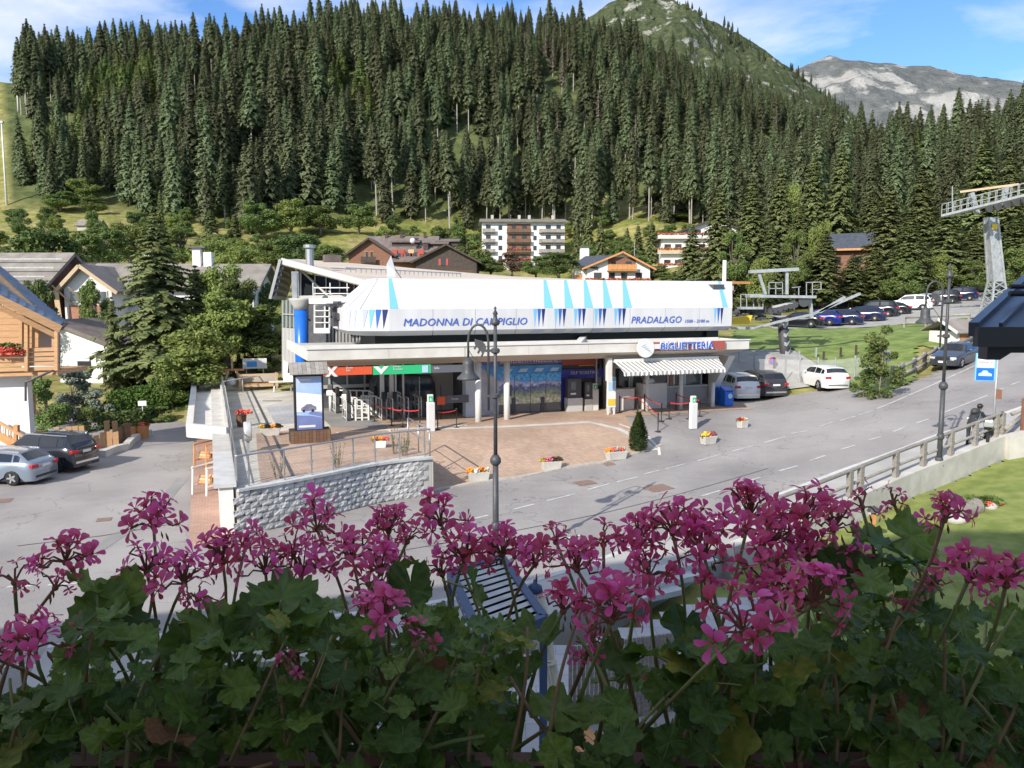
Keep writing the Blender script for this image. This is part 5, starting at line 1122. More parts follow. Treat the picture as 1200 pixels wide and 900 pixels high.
# left pair: rears point to the right
rz = R(174); c = corner_place(38, 570.5, rz, 4.9, 1.86, (-1, 1)); car('wagon', 'silver', 'silver estate car parked beside the black SUV at the left', 'car', c, rz, roofrail=True)
rz = R(167); c = corner_place(85, 556, rz, 4.75, 1.92, (-1, 1)); car('suv', 'anthracite', 'black SUV with silver roof rails parked behind the silver estate', 'car', c, rz, roofrail=True, dark_rim=True)
# right of the ticket office
rz = R(97); c = corner_place(860, 471, rz, 4.6, 1.9, (-1, 1)); 
car('suv', 'white', 'white SUV parked nose in beside the ticket office', 'car', c, rz)
rz = R(102); c = corner_place(893.5, 470, rz, 4.75, 1.92, (-1, 1)); car('suv', 'darkgrey', 'dark grey SUV parked right of the white SUV', 'car', c, rz)
rz = R(95); c = corner_place(966, 461, rz, 4.3, 1.8, (-1, 1)); car('hatch', 'white', 'white hatchback parked alone next to the leafy bush', 'car', c, rz)
rz = R(222); c = corner_place(1086, 437, rz, 4.65, 1.8, (1, -1)); car('sedan', 'grey_blue', 'blue grey saloon facing down the road by the timber fence', 'car', c, rz, tilt=(0, R(3)))
# upper car park
for px, py, k, pt, lb in ((940, 386, 'sedan', 'blackcar', 'black car at the near left end of the upper car park row'), (964, 384, 'hatch', 'blue', 'bright blue car between two dark cars in the upper row'), (986, 383, 'wagon', 'navy', 'dark navy estate third in the upper row'), (1013, 379, 'wagon', 'navy', 'navy estate right of the third car in the upper row'),
                          (1030, 374, 'suv', 'blackcar', 'black SUV in the middle of the upper car park row'), (1046, 371, 'sedan', 'blackcar', 'dark saloon with red lights directly before the white crossover'), (1071, 366, 'suv', 'white', 'large white crossover in the upper car park row'), (1087, 361.5, 'hatch', 'silverlight', 'light silver hatchback right of the white crossover'), (1106, 358.5, 'suv', 'blackcar', 'dark SUV with pale roof, second from the far end of the row'), (1127, 355, 'suv', 'navy', 'dark SUV at the far right end of the upper row')):
    p = onG(px-6, py-1.5, T); car(k, pt, lb, 'car', (p.x, p.y, Tz(p.x, p.y)+.1), R(150), 'cars in the upper car park', detail=False)
# ------------------------------------------------ street lamps
def lamp(px, py, label, h=7.75, hd=pi, s=1.0):
    p = onG(px, py, lambda x, y: G0(x)+.1); p = p+Vector((.45, .85, 0))*(px > 1000); t = thing('street_lamp', label, 'street lamp', p, hd, 'black street lamps with bell shades')
    m1 = MB(); m1.tube([(0, 0, -.2), (0, 0, 3.0)], [.1, .085], 12); m1.lathe([(.16, 0), (.19, .06), (.19, .12), (.13, .2), (.15, .3), (.12, .4)], 14, (0, 0, 0)); m1.lathe([(.08, 0), (.14, .08), (.14, .18), (.08, .28)], 14, (0, 0, 1.05)); m1.lathe([(.1, 0), (.16, .07), (.16, .18), (.09, .3)], 14, (0, 0, 3.0)); m1.build('lower_post', M('cast_iron'), t, True)
    m1 = MB(); m1.tube([(0, 0, 3.2), (0, 0, h-.5)], [.06, .05], 12); m1.lathe([(.07, 0), (.13, .05), (.13, .12), (.06, .2), (.05, .3), (.08, .34), (.02, .45), (.045, .5), (.0, .56)], 12, (0, 0, h-.55)); m1.build('upper_post', M('cast_iron'), t, True)
    for z in (4.95, 6.25): m1 = MB(); m1.lathe([(.08, 0), (.13, .04), (.13, .12), (.08, .16)], 12, (0, 0, z)); m1.bar((-.05, 0, z+.08), (.3, 0, z+.08), .07); m1.build('collar', M('cast_iron'), t)
    pts = [(.2, 0, 4.6), (.2, 0, 6.6)]+[(.2+.29*(1-cos(a)), 0, 6.6+.48*sin(a)) for a in [pi*i/10 for i in range(1, 11)]]+[(.78, 0, 6.1)]
    m1 = MB(); m1.tube(pts, .035, 8); m1.tube([(.2, 0, 5.3), (.25, 0, 5.7), (.45, 0, 6.0), (.65, 0, 6.15), (.77, 0, 6.35)], .012, 5); m1.build('arm', M('cast_iron'), t, True)
    # bear silhouette on the bracket
    b = [(-.30, .12), (-.2, .02), (-.24, -.12), (-.14, -.14), (-.1, 0), (.02, -.02), (.0, -.18), (.1, -.2), (.14, -.04), (.24, -.1), (.22, -.26), (.33, -.24), (.34, -.02), (.36, .16), (.26, .28), (.05, .34), (-.1, .3), (-.22, .26), (-.34, .24)]
    m1 = MB(); a_ = -.45; q = [(.48+(x*cos(a_)-z*sin(a_))*-.55, 6.4+(x*sin(a_)+z*cos(a_))*.75) for x, z in b]; m1.yprism(q, -.012, .012); m1.build('bear_plate', M('cast_iron'), t)
    m1 = MB(); m1.lathe([(.03, .3), (.07, .24), (.15, .18), (.165, .1), (.165, -.08), (.2, -.18), (.31, -.28), (.34, -.34), (.3, -.35), (.15, -.18), (0, -.13)], 20, (.78, 0, 5.85)); m1.build('bell_shade', M('cast_iron'), t, True)
    m1 = MB(); m1.lathe([(0, .0), (.2, .01), (.2, .03), (0, .04)], 14, (.78, 0, 5.54)); m1.build('lens', M('headlight'), t)
    return t
lamp(581, 662, 'tall black street lamp in front of the station forecourt', 7.6, R(178))
lamp(1100, 553, 'tall black street lamp by the timber railing on the right', 7.75, R(171))
# ------------------------------------------------ advertising display under a little shingle roof
p = onz(363, 517, FLOOR+.01); t = thing('advertising_display', 'tall lit car poster under a small shingled roof on a brown planter base', 'poster display', p, R(20))
m1 = MB(); m1.box((0, 0, .28), (1.75, 1.0, .56)); m1.build('base_core', M('soil'), t)
for i in range(11): m1 = MB(); m1.box((-.8+.16*i, -.52, .28), (.15, .035, .58)); m1.build('board', M('wood_brown'), t)
for i in range(6): m1 = MB(); m1.box((.885, -.42+.165*i, .28), (.035, .155, .58)); m1.build('board', M('wood_brown'), t)
m1 = MB(); m1.box((0, 0, 1.75), (1.3, .42, 2.6)); m1.build('case', M('black'), t)
mat('poster_sky', (.22, .42, .85), .3, (.55, .68, .9), .8); mat('poster_snow', (.78, .8, .86), .3, (.9, .9, .94), 2); mat('poster_road', (.16, .2, .42), .3, (.2, .25, .5), 2); mat('poster_car', (.3, .3, .42), .3, (.16, .16, .25), 6)
def flat(nm, pts, m, y=-.222): q = MB(); q.add([(a, y, b) for a, b in pts], [tuple(range(len(pts)))]); return q.build(nm, m, t)
flat('poster', [(-.56, .58), (.56, .58), (.56, 3.0), (-.56, 3.0)], M('poster_sky'))
flat('poster_haze', [(-.56, 1.4), (.56, 1.4), (.56, 2.15), (-.56, 2.3)], M('poster_snow'), -.224)
flat('poster_mountain', [(-.56, 1.4), (.56, 1.4), (.56, 1.85), (.3, 1.8), (.15, 1.95), (-.1, 1.85), (-.4, 1.8), (-.56, 1.7)], M('poster_snow'), -.226)
flat('poster_road', [(-.56, .58), (.56, .58), (.56, 1.1), (.1, 1.2), (-.56, 1.25)], M('poster_road'), -.228)
flat('poster_road', [(-.05, 1.3), (.56, 1.12), (.56, 1.32), (.1, 1.42)], M('poster_road'), -.229)
flat('poster_car', [(-.38, 1.45), (-.36, 1.58), (-.24, 1.64), (-.12, 1.74), (.08, 1.75), (.2, 1.66), (.3, 1.62), (.32, 1.48), (.22, 1.42), (-.28, 1.42)], M('poster_car'), -.230)
flat('poster_wheel', [(-.3, 1.38), (-.2, 1.38), (-.2, 1.5), (-.3, 1.5)], M('black'), -.231); flat('poster_wheel', [(.1, 1.38), (.2, 1.38), (.2, 1.5), (.1, 1.5)], M('black'), -.231)
flat('poster_text', [(-.5, 2.82), (.1, 2.82), (.1, 2.9), (-.5, 2.9)], M('lettering_white'), -.232); flat('poster_text', [(-.48, 2.72), (0, 2.72), (0, 2.75), (-.48, 2.75)], M('lettering_white'), -.232); flat('poster_text', [(-.48, .68), (.25, .68), (.25, .78), (-.48, .78)], M('lettering_white'), -.232)
for sg in (-1, 1):
    for i in range(9):
        m1 = MB(); x = -.76+.19*i; m1.bar((x, 0, 3.62), (x, sg*.62, 3.12), .18, .04); m1.build('shingle', M('wood_grey'), t)
m1 = MB(); m1.xprism([(-.5, 3.08), (.5, 3.08), (0, 3.5)], -.72, .72); m1.build('roof_gable', M('black'), t)
m1 = MB(); m1.box((.73, 0, 3.3), (.04, .5, .3)); m1.build('gable_end', M('wood_dark'), t)
# ------------------------------------------------ flower planters
def leafclump(n, r, seed, size=.09, sc=(1, 1, .6)):
    rg = random.Random(seed); m = MB()
    for _ in range(n):
        a, b = rg.uniform(0, 6.28), rg.uniform(-.2, 1.3); q = r*rg.uniform(.5, 1)
        c = Vector((q*cos(a)*cos(b)*sc[0], q*sin(a)*cos(b)*sc[1], q*sin(b)*sc[2])); u = Vector((rg.gauss(0, 1), rg.gauss(0, 1), rg.gauss(0, 1))).normalized(); v = u.orthogonal().normalized(); s = size*rg.uniform(.6, 1.3)
        m.add([c-u*s-v*s*.5, c+u*s-v*s*.5, c+u*s*.8+v*s*.6, c-u*s*.7+v*s*.6], [(0, 1, 2, 3)])
    return m
CL = {}
for nm, m_ in (('red', 'flower_red'), ('orange', 'flower_orange'), ('yellow', 'flower_yellow'), ('white', 'flower_white'), ('pink', 'flower_pink'), ('green', 'leaf'), ('dark', 'shrub_red')):
    CL[nm] = leafclump(70, .2, hash(nm) % 97 if False else len(nm)*7, .05).mesh('flower_clump', M(m_))
def planter(px, py, cols, label, rz=.35, box='concrete', z=None, size=(.85, .4, .4), grp='flower troughs around the station'):
    p = onG(px, py) if z is None else onz(px, py, z)
    t = thing('flower_planter', label, 'planter', p, rz, grp); w, d, h = [q*.85 for q in size]
    m1 = MB(); m1.prism([(-w*.42, -d*.42), (w*.42, -d*.42), (w*.42, d*.42), (-w*.42, d*.42)], 0, h*.2); 
    m1.add([(a*w*k, b*d*k, zz2) for zz2, k in ((0, .42), (h, .5)) for a, b in ((-1, -1), (1, -1), (1, 1), (-1, 1))], [(0, 1, 5, 4), (1, 2, 6, 5), (2, 3, 7, 6), (3, 0, 4, 7), (4, 5, 6, 7)]); bevel(m1.build('trough', M(box), t), .02)
    rg = random.Random(px); n = len(cols)
    for i, c in enumerate(cols): link('flower_clump', CL[c], t, (-w*.4+w*.8*i/(max(1, n-1)), rg.uniform(-.08, .08), h+.04), rg.uniform(0, 6), rg.uniform(.8, 1.25))
    for i in range(3): link('leaves', CL['green'], t, (-w*.3+w*.3*i, .05, h-.02), rg.uniform(0, 6), 1.05)
    return t
planter(561, 563, ['orange', 'white', 'orange', 'white'], 'trough of orange and white flowers at the kerb by the street lamp', .3, size=(1.1, .5, .45))
planter(646, 550, ['yellow', 'pink', 'dark', 'dark'], 'trough with dark trailing plants in the middle of the forecourt kerb', .3, size=(1.1, .5, .45))
planter(722, 538, ['orange', 'red', 'white', 'red', 'white'], 'trough of red and white flowers in front of the small conifer', .4, size=(1.2, .55, .45))
planter(830, 520, ['yellow', 'yellow', 'pink', 'dark'], 'trough of yellow flowers standing on the asphalt edge', .5, size=(.95, .5, .45))
planter(870, 501, ['red', 'orange', 'white'], 'small square planter with red flowers, nearest the parked SUVs', .5, size=(.6, .5, .45))
planter(317, 510, ['yellow', 'dark', 'orange', 'dark'], 'trough of mixed flowers on the terrace left of the poster display', .3, z=FLOOR+.02, size=(1.1, .45, .42))
planter(446, 524, ['orange', 'orange', 'red'], 'white bowl of orange flowers behind the terrace railing', .2, 'render_white', z=FLOOR+.02, size=(.6, .5, .35))
# ------------------------------------------------ little conifer in the forecourt
def cone_tree(px, py, h, r, label, f=None):
    p = onG(px, py, f); t = thing('topiary_conifer', label, 'shrub', p); rg = random.Random(int(px)); m = MB()
    for _ in range(2600):
        k = rg.random()**.8; z = .05+h*k*.97; rr = r*(.75+.45*sin(pi*min(1, k*1.15))**.5)*(1-k**2.2)*rg.uniform(.75, 1.08)+.03; a = rg.uniform(0, 6.28); c = Vector((rr*cos(a), rr*sin(a), z)); s = .05*rg.uniform(.6, 1.4)
        u = Vector((cos(a), sin(a), rg.uniform(.2, 1.4))).normalized(); v = Vector((-sin(a), cos(a), rg.uniform(-.4, .4))).normalized(); m.add([c-v*s, c+v*s, c+u*s*2], [(0, 1, 2)])
    m.build('foliage', M('hedge' if False else 'leaf_dark'), t); m1 = MB(); m1.tube([(0, 0, -.1), (0, 0, h*.85)], [.05, .02], 6); m1.build('trunk', M('bark'), t)
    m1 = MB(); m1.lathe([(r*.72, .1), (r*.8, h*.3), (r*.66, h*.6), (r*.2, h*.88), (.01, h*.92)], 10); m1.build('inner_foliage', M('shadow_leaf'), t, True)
cone_tree(748, 529, 1.9, .36, 'small cone shaped conifer at the forecourt edge')
def stalks(px, py, h, r, n, label, z=None):
    p = onz(px, py, z) if z is not None else onG(px, py); t = thing('grass_shrub', label, 'shrub', p, 0); rg = random.Random(int(px)); m = MB(); l = MB()
    for _ in range(n):
        a = rg.uniform(0, 6.28); q = r*rg.random()**.5; x, y = q*cos(a), q*sin(a); hh = h*rg.uniform(.6, 1.1); dx, dy = rg.uniform(-.12, .12), rg.uniform(-.12, .12)
        m.bar((x*.5, y*.5, 0), (x+dx, y+dy, hh), .012)
        for k in range(9):
            f = rg.uniform(.25, 1); c = Vector((x*(.5+.5*f)+dx*f, y*(.5+.5*f)+dy*f, hh*f)); u = Vector((rg.gauss(0, 1), rg.gauss(0, 1), rg.gauss(.3, 1))).normalized()*.07; v = u.orthogonal().normalized()*.02; l.add([c-v, c+v, c+u], [(0, 1, 2)])
    m.build('stems', M('bark'), t); l.build('leaves', M('leaf'), t)
stalks(395, 549, 1.0, .28, 14, 'leafy shrub behind the railing below the poster display', FLOOR); stalks(326, 562, .9, .2, 8, 'thin dark shrub at the left end of the curved railing', FLOOR); stalks(462, 532, 1.1, .22, 12, 'dry reddish shrub beside the stair railing, left one', FLOOR); stalks(474, 534, .95, .25, 16, 'brown feathery shrub next to the terrace end rail', FLOOR)
for i, (px, py) in enumerate(((370, 552), (345, 545), (415, 531), (424, 544), (308, 551))): stalks(px, py, .25, .12, 4, 'tiny spiky seedling in the terrace gravel', FLOOR)['group'] if False else None
# ------------------------------------------------ belt barriers, scanner posts, totem, machines
def bpost(px, py, s_=None):
    p = onG(px, py); t = thing('barrier_post', 'black belt barrier post of the queue by the ticket office', 'barrier post', p, 0, 'belt barrier posts'); m1 = MB(); m1.lathe([(.16, 0), (.16, .02), (.03, .05), (.03, .9), (.04, .9), (.04, 1.0), (0, 1.0)], 12); m1.build('post', M('black'), t, True); return p
def belt(a, b, sag=.06, n=8):
    m = MB(); vs = []
    for i in range(n+1):
        k = i/n; q = a.lerp(b, k); z = .93-sag*4*k*(1-k); vs += [(q.x, q.y, q.z+z), (q.x, q.y, q.z+z-.055)]
    m.add(vs, [(2*i, 2*i+1, 2*i+3, 2*i+2) for i in range(n)]); o = m.build('barrier_belt', M('belt_red')); return o
mat('belt_red', (.6, .04, .04), .6)
Q = {}
names = {726: 'leftmost belt post, beside the info totem', 747: 'belt post behind the small conifer', 755: 'belt post near the counter front', 775: 'belt post in front of the white counter box', 771: 'nearest belt post, right of the conifer', 784: 'tall looking belt post left of centre', 792: 'belt post close to the striped awning wall', 807: 'belt post touching the white scanner post', 820: 'rightmost belt post by the ticket office', 439: 'leftmost belt post at the turnstiles', 459: 'second belt post before the turnstiles', 472: 'third belt post before the turnstiles', 492: 'belt post left of the scanner post at the entrance', 513: 'belt post just right of the entrance scanner', 535: 'belt post at the end of the entrance queue'}
for px, py in ((726, 484), (747, 484), (755, 482), (775, 494), (771, 506), (784, 491), (792, 480), (807, 491), (820, 488), (439, 497), (459, 499), (472, 501), (492, 501), (513, 504), (535, 501)):
    Q[px] = bpost(px, py); bpy.context.scene.collection.objects[-1] if False else None
for o in list(C.objects):
    if o.name.startswith('barrier_post'):
        k = min(Q, key=lambda q: (Q[q]-Vector(o.location)).length); o['label'] = 'black '+names[k]
for a, b, lb in ((726, 747, 'red belt from the totem to the conifer'), (747, 771, 'red belt sloping down to the nearest post'), (755, 775, 'red belt before the white counter box'), (747, 755, 'short red belt behind the conifer'), (784, 807, 'red belt leading to the white scanner post'), (792, 820, 'red belt closest to the awning'), (784, 792, 'short red belt in the middle of the queue'), (439, 459, 'red belt at the left turnstile'), (459, 472, 'red belt at the middle turnstile'), (472, 492, 'red belt before the right turnstile'), (513, 535, 'red belt right of the entrance scanner')):
    tag(belt(Q[a], Q[b]), 'retractable '+lb, 'barrier belt', 'red barrier belts')
def scanner(px, py, h, label):
    p = onG(px, py); t = thing('scanner_post', label, 'ticket scanner', p, .37, 'white ticket scanner posts'); m1 = MB(); m1.prism([(-.19, -.13), (.19, -.13), (.19, .13), (-.19, .13)], 0, [h*.78, h*.78, h*.8, h*.8]); bevel(m1.build('column', M('metal_white'), t), .03)
    m1 = MB(); m1.box((-.02, 0, h*.88), (.28, .16, h*.24)); bevel(m1.build('reader_head', M('metal_white'), t), .02); m1 = MB(); m1.box((-.02, -.085, h*.88), (.2, .015, h*.15)); m1.build('green_panel', M('green_sign'), t); m1 = MB(); m1.add([(-.08, -.097, h*.84), (.04, -.097, h*.84), (-.02, -.097, h*.92)], [(0, 1, 2)]); m1.build('arrow', M('lettering_white'), t)
scanner(505, 505.5, 1.85, 'white ticket scanner with green panel at the turnstile entrance'); scanner(812, 502.5, 1.75, 'white ticket scanner standing alone in front of the awning'); scanner(697, 481, 1.6, 'white ticket scanner next to the self service machines')
p = onG(716, 486); t = thing('info_totem', 'white information board with blue header and yellow notice', 'sign', p, .37)
m1 = MB(); m1.box((0, 0, 1.28), (.52, .1, 1.7)); m1.build('board', M('lettering_white'), t); m1 = MB(); m1.box((0, -.056, 2.02), (.5, .012, .22)); m1.build('header', M('stripe_sky'), t); m1 = MB(); m1.box((0, -.06, .72), (.46, .015, .36)); m1.build('yellow_notice', M('flower_yellow'), t); m1 = MB(); m1.box((0, -.052, 1.6), (.44, .008, .5)); m1.build('print_tag', M('print_pale'), t)
for sg in (-1, 1): m1 = MB(); m1.box((sg*.19, 0, .22), (.09, .09, .46)); m1.build('leg', M('metal_white'), t)
for px, py, w, h, lb in ((672, 482.5, .95, 2.0, 'large self service ticket machine under the blue lettering'), (688, 482, .5, 1.75, 'slim card terminal right of the large ticket machine')):
    s, _ = locpx(px, py, -.35); p = wor(s, -.35, FLOOR+.01); t = thing('ticket_machine', lb, 'ticket machine', p, atan2(VY, VX), 'self service ticket machines')
    m1 = MB(); m1.box((0, 0, h*.2), (w, .5, h*.4)); bevel(m1.build('lower_case', M('metal_light'), t), .02); m1 = MB(); m1.box((0, .05, h*.68), (w*.9, .4, h*.56)); bevel(m1.build('upper_case', M('dark_metal'), t), .02); m1 = MB(); m1.box((-w*.1, -.16, h*.75), (w*.35, .02, h*.24)); m1.build('screen', M('glass_grey'), t); m1 = MB(); m1.box((-w*.1, -.17, h*.52), (w*.35, .04, h*.05)); m1.build('slot_light', M('lettering_white'), t)
# blue newspaper style boxes by the end wall
for px, py, lb, w in ((851, 476, 'blue recycling box with white emblem beside the white SUV', .62), (843, 474, 'second blue box half hidden against the wall end', .5)):
    p = onG(px, py); t = thing('blue_bin', lb, 'bin', p, .37, 'blue boxes at the end of the ticket office'); m1 = MB(); m1.prism([(-w/2, -.3), (w/2, -.3), (w/2, .3), (-w/2, .3)], .05, [1.0, 1.0, 1.2, 1.2]); bevel(m1.build('case', M('blue_paint'), t), .03); m1 = MB(); m1.lathe([(0, -.01), (.16, -.01), (.16, .01), (0, .01)], 16, (0.04, -.315, .65), axis='y'); m1.build('emblem', M('print_pale'), t); m1 = MB(); m1.box((0, -.31, .95), (w*.8, .02, .06)); m1.build('slot', M('black'), t)
# turnstiles
def turnstile(px, py, label):
    p = onG(px, py, lambda x, y: FLOOR+.01+0*x); p.z = FLOOR+.01; t = thing('turnstile', label, 'turnstile', p, atan2(VY, VX), 'ski pass turnstiles'); 
    m1 = MB(); m1.box((0, .3, .55), (.24, .6, 1.1)); bevel(m1.build('cabinet', M('dark_metal'), t), .04)
    m1 = MB(); m1.box((0, .0, 1.25), (.2, .3, .5)); bevel(m1.build('reader', M('black'), t), .04)
    m1 = MB(); m1.tube([(-.18, -.3, 0), (-.18, -.3, 1.15), (-.18, .9, 1.15), (-.18, .9, 0)], .035, 6); m1.tube([(-.18, -.3, .6), (-.18, .9, .6)], .025, 6); m1.tube([(-.18, -.3, .15), (-.18, .9, .15)], .025, 6); m1.tube([(-.18, .3, .1), (-.18, .3, 1.15)], .025, 6); m1.build('side_frame', M('metal_white'), t, True)
    m1 = MB(); m1.tube([(.1, .2, .95), (.75, .1, .85)], .022, 6); m1.tube([(.1, .25, .95), (.5, .25, .4)], .022, 6); m1.build('tripod_arm', M('steel'), t, True)
for px, py, lb in ((409, 493, 'turnstile at the far left of the entrance, under the red banner'), (450, 492, 'turnstile under the joint of red and green banners'), (463, 491.5, 'turnstile left of the middle under the green banner'), (481, 490, 'turnstile under the middle of the green banner'), (496, 489, 'turnstile at the right end of the green banner'), (396, 484, 'turnstile set back between the two pedestals'), (440, 483, 'turnstile standing further back behind the red banner'), (472, 483, 'turnstile further back behind the green banner')): turnstile(px, py, lb)
def pedestal(px, py, h, label):
    p = onG(px, py, lambda x, y: FLOOR+0*x); t = thing('scanner_pedestal', label, 'ticket scanner', p, 0, 'round headed pedestals left of the turnstiles'); m1 = MB(); m1.tube([(0, 0, 0), (0, 0, h)], .09, 10); m1.build('stand', M('metal_white'), t, True); m1 = MB(); m1.box((0, 0, h+.12), (.42, .3, .34)); bevel(m1.build('head', M('metal_white'), t), .08, 3); m1 = MB(); m1.box((0, .05, h+.45), (.3, .2, .35)); bevel(m1.build('screen_box', M('dark_metal'), t), .04)
pedestal(387.5, 482, .95, 'round headed pedestal directly right of the poster display'); pedestal(405.5, 487.5, .95, 'round headed pedestal left of the first white gate frame')
def gate(px0, py0, px1, py1, label, n=3, h=1.15):
    a = onG(px0, py0, lambda x, y: FLOOR+0*x); b = onG(px1, py1, lambda x, y: FLOOR+0*x); t = thing('gate_frame', label, 'barrier', a, 0, 'white tube barriers at the turnstiles'); d_ = b-a
    for k in range(n+1): q = d_*k/n; m1 = MB(); m1.bar(q, q+Vector((0, 0, h)), .09); m1.build('post', M('metal_white'), t)
    for z in (.15, .65, h-.03): m1 = MB(); m1.bar(Vector((0, 0, z)), d_+Vector((0, 0, z)), .07); m1.build('rail', M('metal_white'), t)
gate(417, 493, 432, 492.5, 'white tube barrier facing front beside the left pedestal', 2); gate(409, 487, 417, 492.6, 'white tube barrier running back from the left gate', 2); gate(446, 486, 453, 491.5, 'slanted white tube barrier at the joint of the banners', 2, 1.1); gate(466, 484, 474, 490, 'slanted white tube barrier under the green banner', 2, 1.1); gate(396, 478, 441, 479, 'long white tube barrier across the back of the entrance', 6, 1.1); gate(424, 486, 441, 486.5, 'second white tube barrier behind the left one', 3, 1.1); gate(455, 482, 480, 481, 'white tube barrier across behind the middle turnstiles', 4, 1.1); gate(483, 483, 491, 489, 'slanted white tube barrier at the right turnstile', 2, 1.1)
# orange sign and grey board right of the turnstiles
p = onG(517, 492); t = thing('queue_sign', 'orange square notice on a black post beside a grey direction board', 'sign', p, .37); m1 = MB(); m1.tube([(0, 0, 0), (0, 0, 1.9)], .03, 6); m1.build('post', M('black'), t); m1 = MB(); m1.box((0, -.05, 1.05), (.45, .05, .45)); m1.build('notice', M('red_sign'), t); m1 = MB(); m1.box((.95, .1, 1.08), (1.3, .05, .42)); m1.build('grey_board', M('grey_sign'), t); text('lettering', 'Uscita', .16, M('lettering_white'), t, (.8, .07, 1.1), FRONT)
# ------------------------------------------------ terrace furniture
def bench_frame(px, py, label, rz=R(20)):
    p = onz(px, py, FLOOR); t = thing('timber_bench', label, 'bench', p, rz)
    for x in (-1.25, 1.25):
        for y in (-.3, .3): m1 = MB(); m1.box((x, y, .6), (.13, .13, 1.2)); m1.build('post', M('wood_pale'), t)
    for z in (.35, 1.12): m1 = MB(); m1.box((0, -.34, z), (2.7, .07, .16)); m1.build('beam', M('wood_pale'), t)
    m1 = MB(); m1.box((0, 0, .45), (2.5, .55, .06)); m1.build('seat', M('wood_orange'), t)
    m1 = MB(); m1.box((0, .34, .8), (2.5, .05, .5)); m1.build('back_panel', M('render_grey'), t)
bench_frame(303, 457, 'broad timber bench at the back edge of the terrace')
p = onz(302, 455, FLOOR); t = thing('picture_board', 'white panel with blue picture standing behind the timber bench', 'sign', (p.x-.4, p.y+.75, FLOOR), R(20)); m1 = MB(); m1.box((0, 0, 1.75), (1.7, .08, .75)); m1.build('board', M('lettering_white'), t); m1 = MB(); m1.box((-.2, -.05, 1.72), (.7, .015, .4)); m1.build('picture', M('print_blue'), t); m1 = MB(); m1.box((-.6, 0, .7), (.08, .08, 1.4)); m1.build('leg', M('wood_pale'), t); m1 = MB(); m1.box((.6, 0, .7), (.08, .08, 1.4)); m1.build('leg', M('wood_pale'), t)
p = onz(273, 458, FLOOR); t = thing('timber_swing', 'timber frame with white bucket hanging, left of the bench', 'play frame', p, R(10))
for sg in (-1, 1): m1 = MB(); m1.bar((sg*.75, -.3, 0), (sg*.25, 0, 1.5), .12); m1.build('leg', M('wood_pale'), t); m1 = MB(); m1.bar((sg*.75, .4, 0), (sg*.25, 0, 1.5), .12); m1.build('leg', M('wood_pale'), t)
m1 = MB(); m1.bar((-.7, 0, 1.5), (.8, 0, 1.5), .14); m1.build('beam', M('wood_orange'), t); m1 = MB(); m1.box((0, 0, 1.85), (.12, .12, .9)); m1.build('upright', M('wood_pale'), t); m1 = MB(); m1.sph((-.1, 0, .65), .38, 12, 8, sc=(1, .7, .85)); m1.build('bucket', M('lettering_white'), t, True)
p = onz(331, 459, FLOOR); t = thing('picnic_table', 'pale table with trestle legs by the blue column', 'table', p, R(20)); m1 = MB(); m1.box((0, 0, .72), (1.8, .8, .06)); m1.build('table_top', M('concrete_light'), t)
for sg in (-1, 1): m1 = MB(); m1.bar((sg*.6, -.3, 0), (sg*.5, .0, .7), .07); m1.bar((sg*.6, .3, 0), (sg*.5, .0, .7), .07); m1.build('leg', M('galv'), t)
m1 = MB(); a = onz(262, 447, 2.5); b = onz(342, 449, FLOOR); m1.tube([(a.x, a.y, 2.5), (b.x, b.y, 2.5)], .04, 6)
for k in range(5): q = a.lerp(b, k/4); m1.tube([(q.x, q.y, 1.5), (q.x, q.y, 2.5)], .035, 6)
tag(m1.build('back_railing', M('galv'), None, True), 'thin grey railing along the back of the terrace', 'railing')
# round white drum by the left railing
p = onz(291, 530, FLOOR); t = thing('round_drum', 'round white drum shaped lamp on a post behind the left railing', 'lamp', p, R(112)); m1 = MB(); m1.lathe([(0, -.15), (.4, -.15), (.42, -.1), (.42, .1), (.4, .15), (0, .15)], 24, (0, 0, .9), axis='y'); m1.build('drum', M('metal_light'), t, True); m1 = MB(); m1.box((0, 0, .25), (.12, .12, .5)); m1.build('stand', M('galv'), t)
p = onz(283, 500, FLOOR); t = thing('red_flower_pot', 'bright red flowers tucked beside the left terrace railing', 'planter', p); link('flower_clump', CL['red'], t, (0, 0, .7), 0, 1.5); link('flower_clump', CL['red'], t, (.3, .1, .7), 2, 1.3); m1 = MB(); m1.lathe([(.2, 0), (.28, .6)], 12); m1.build('pot', M('wood_brown'), t)
# tall thin mast
a = onz(260, 442, FLOOR); t = thing('mast', 'tall thin grey mast at the far corner of the terrace', 'pole', a); m1 = MB(); m1.tube([(0, 0, -1.5), (0, 0, at(257, 358, a.y).z-FLOOR)], [.07, .03], 8); m1.build('pole', M('galv'), t, True); m1 = MB(); m1.box((-.1, 0, .6), (.3, .2, .5)); m1.build('box', M('galv'), t)
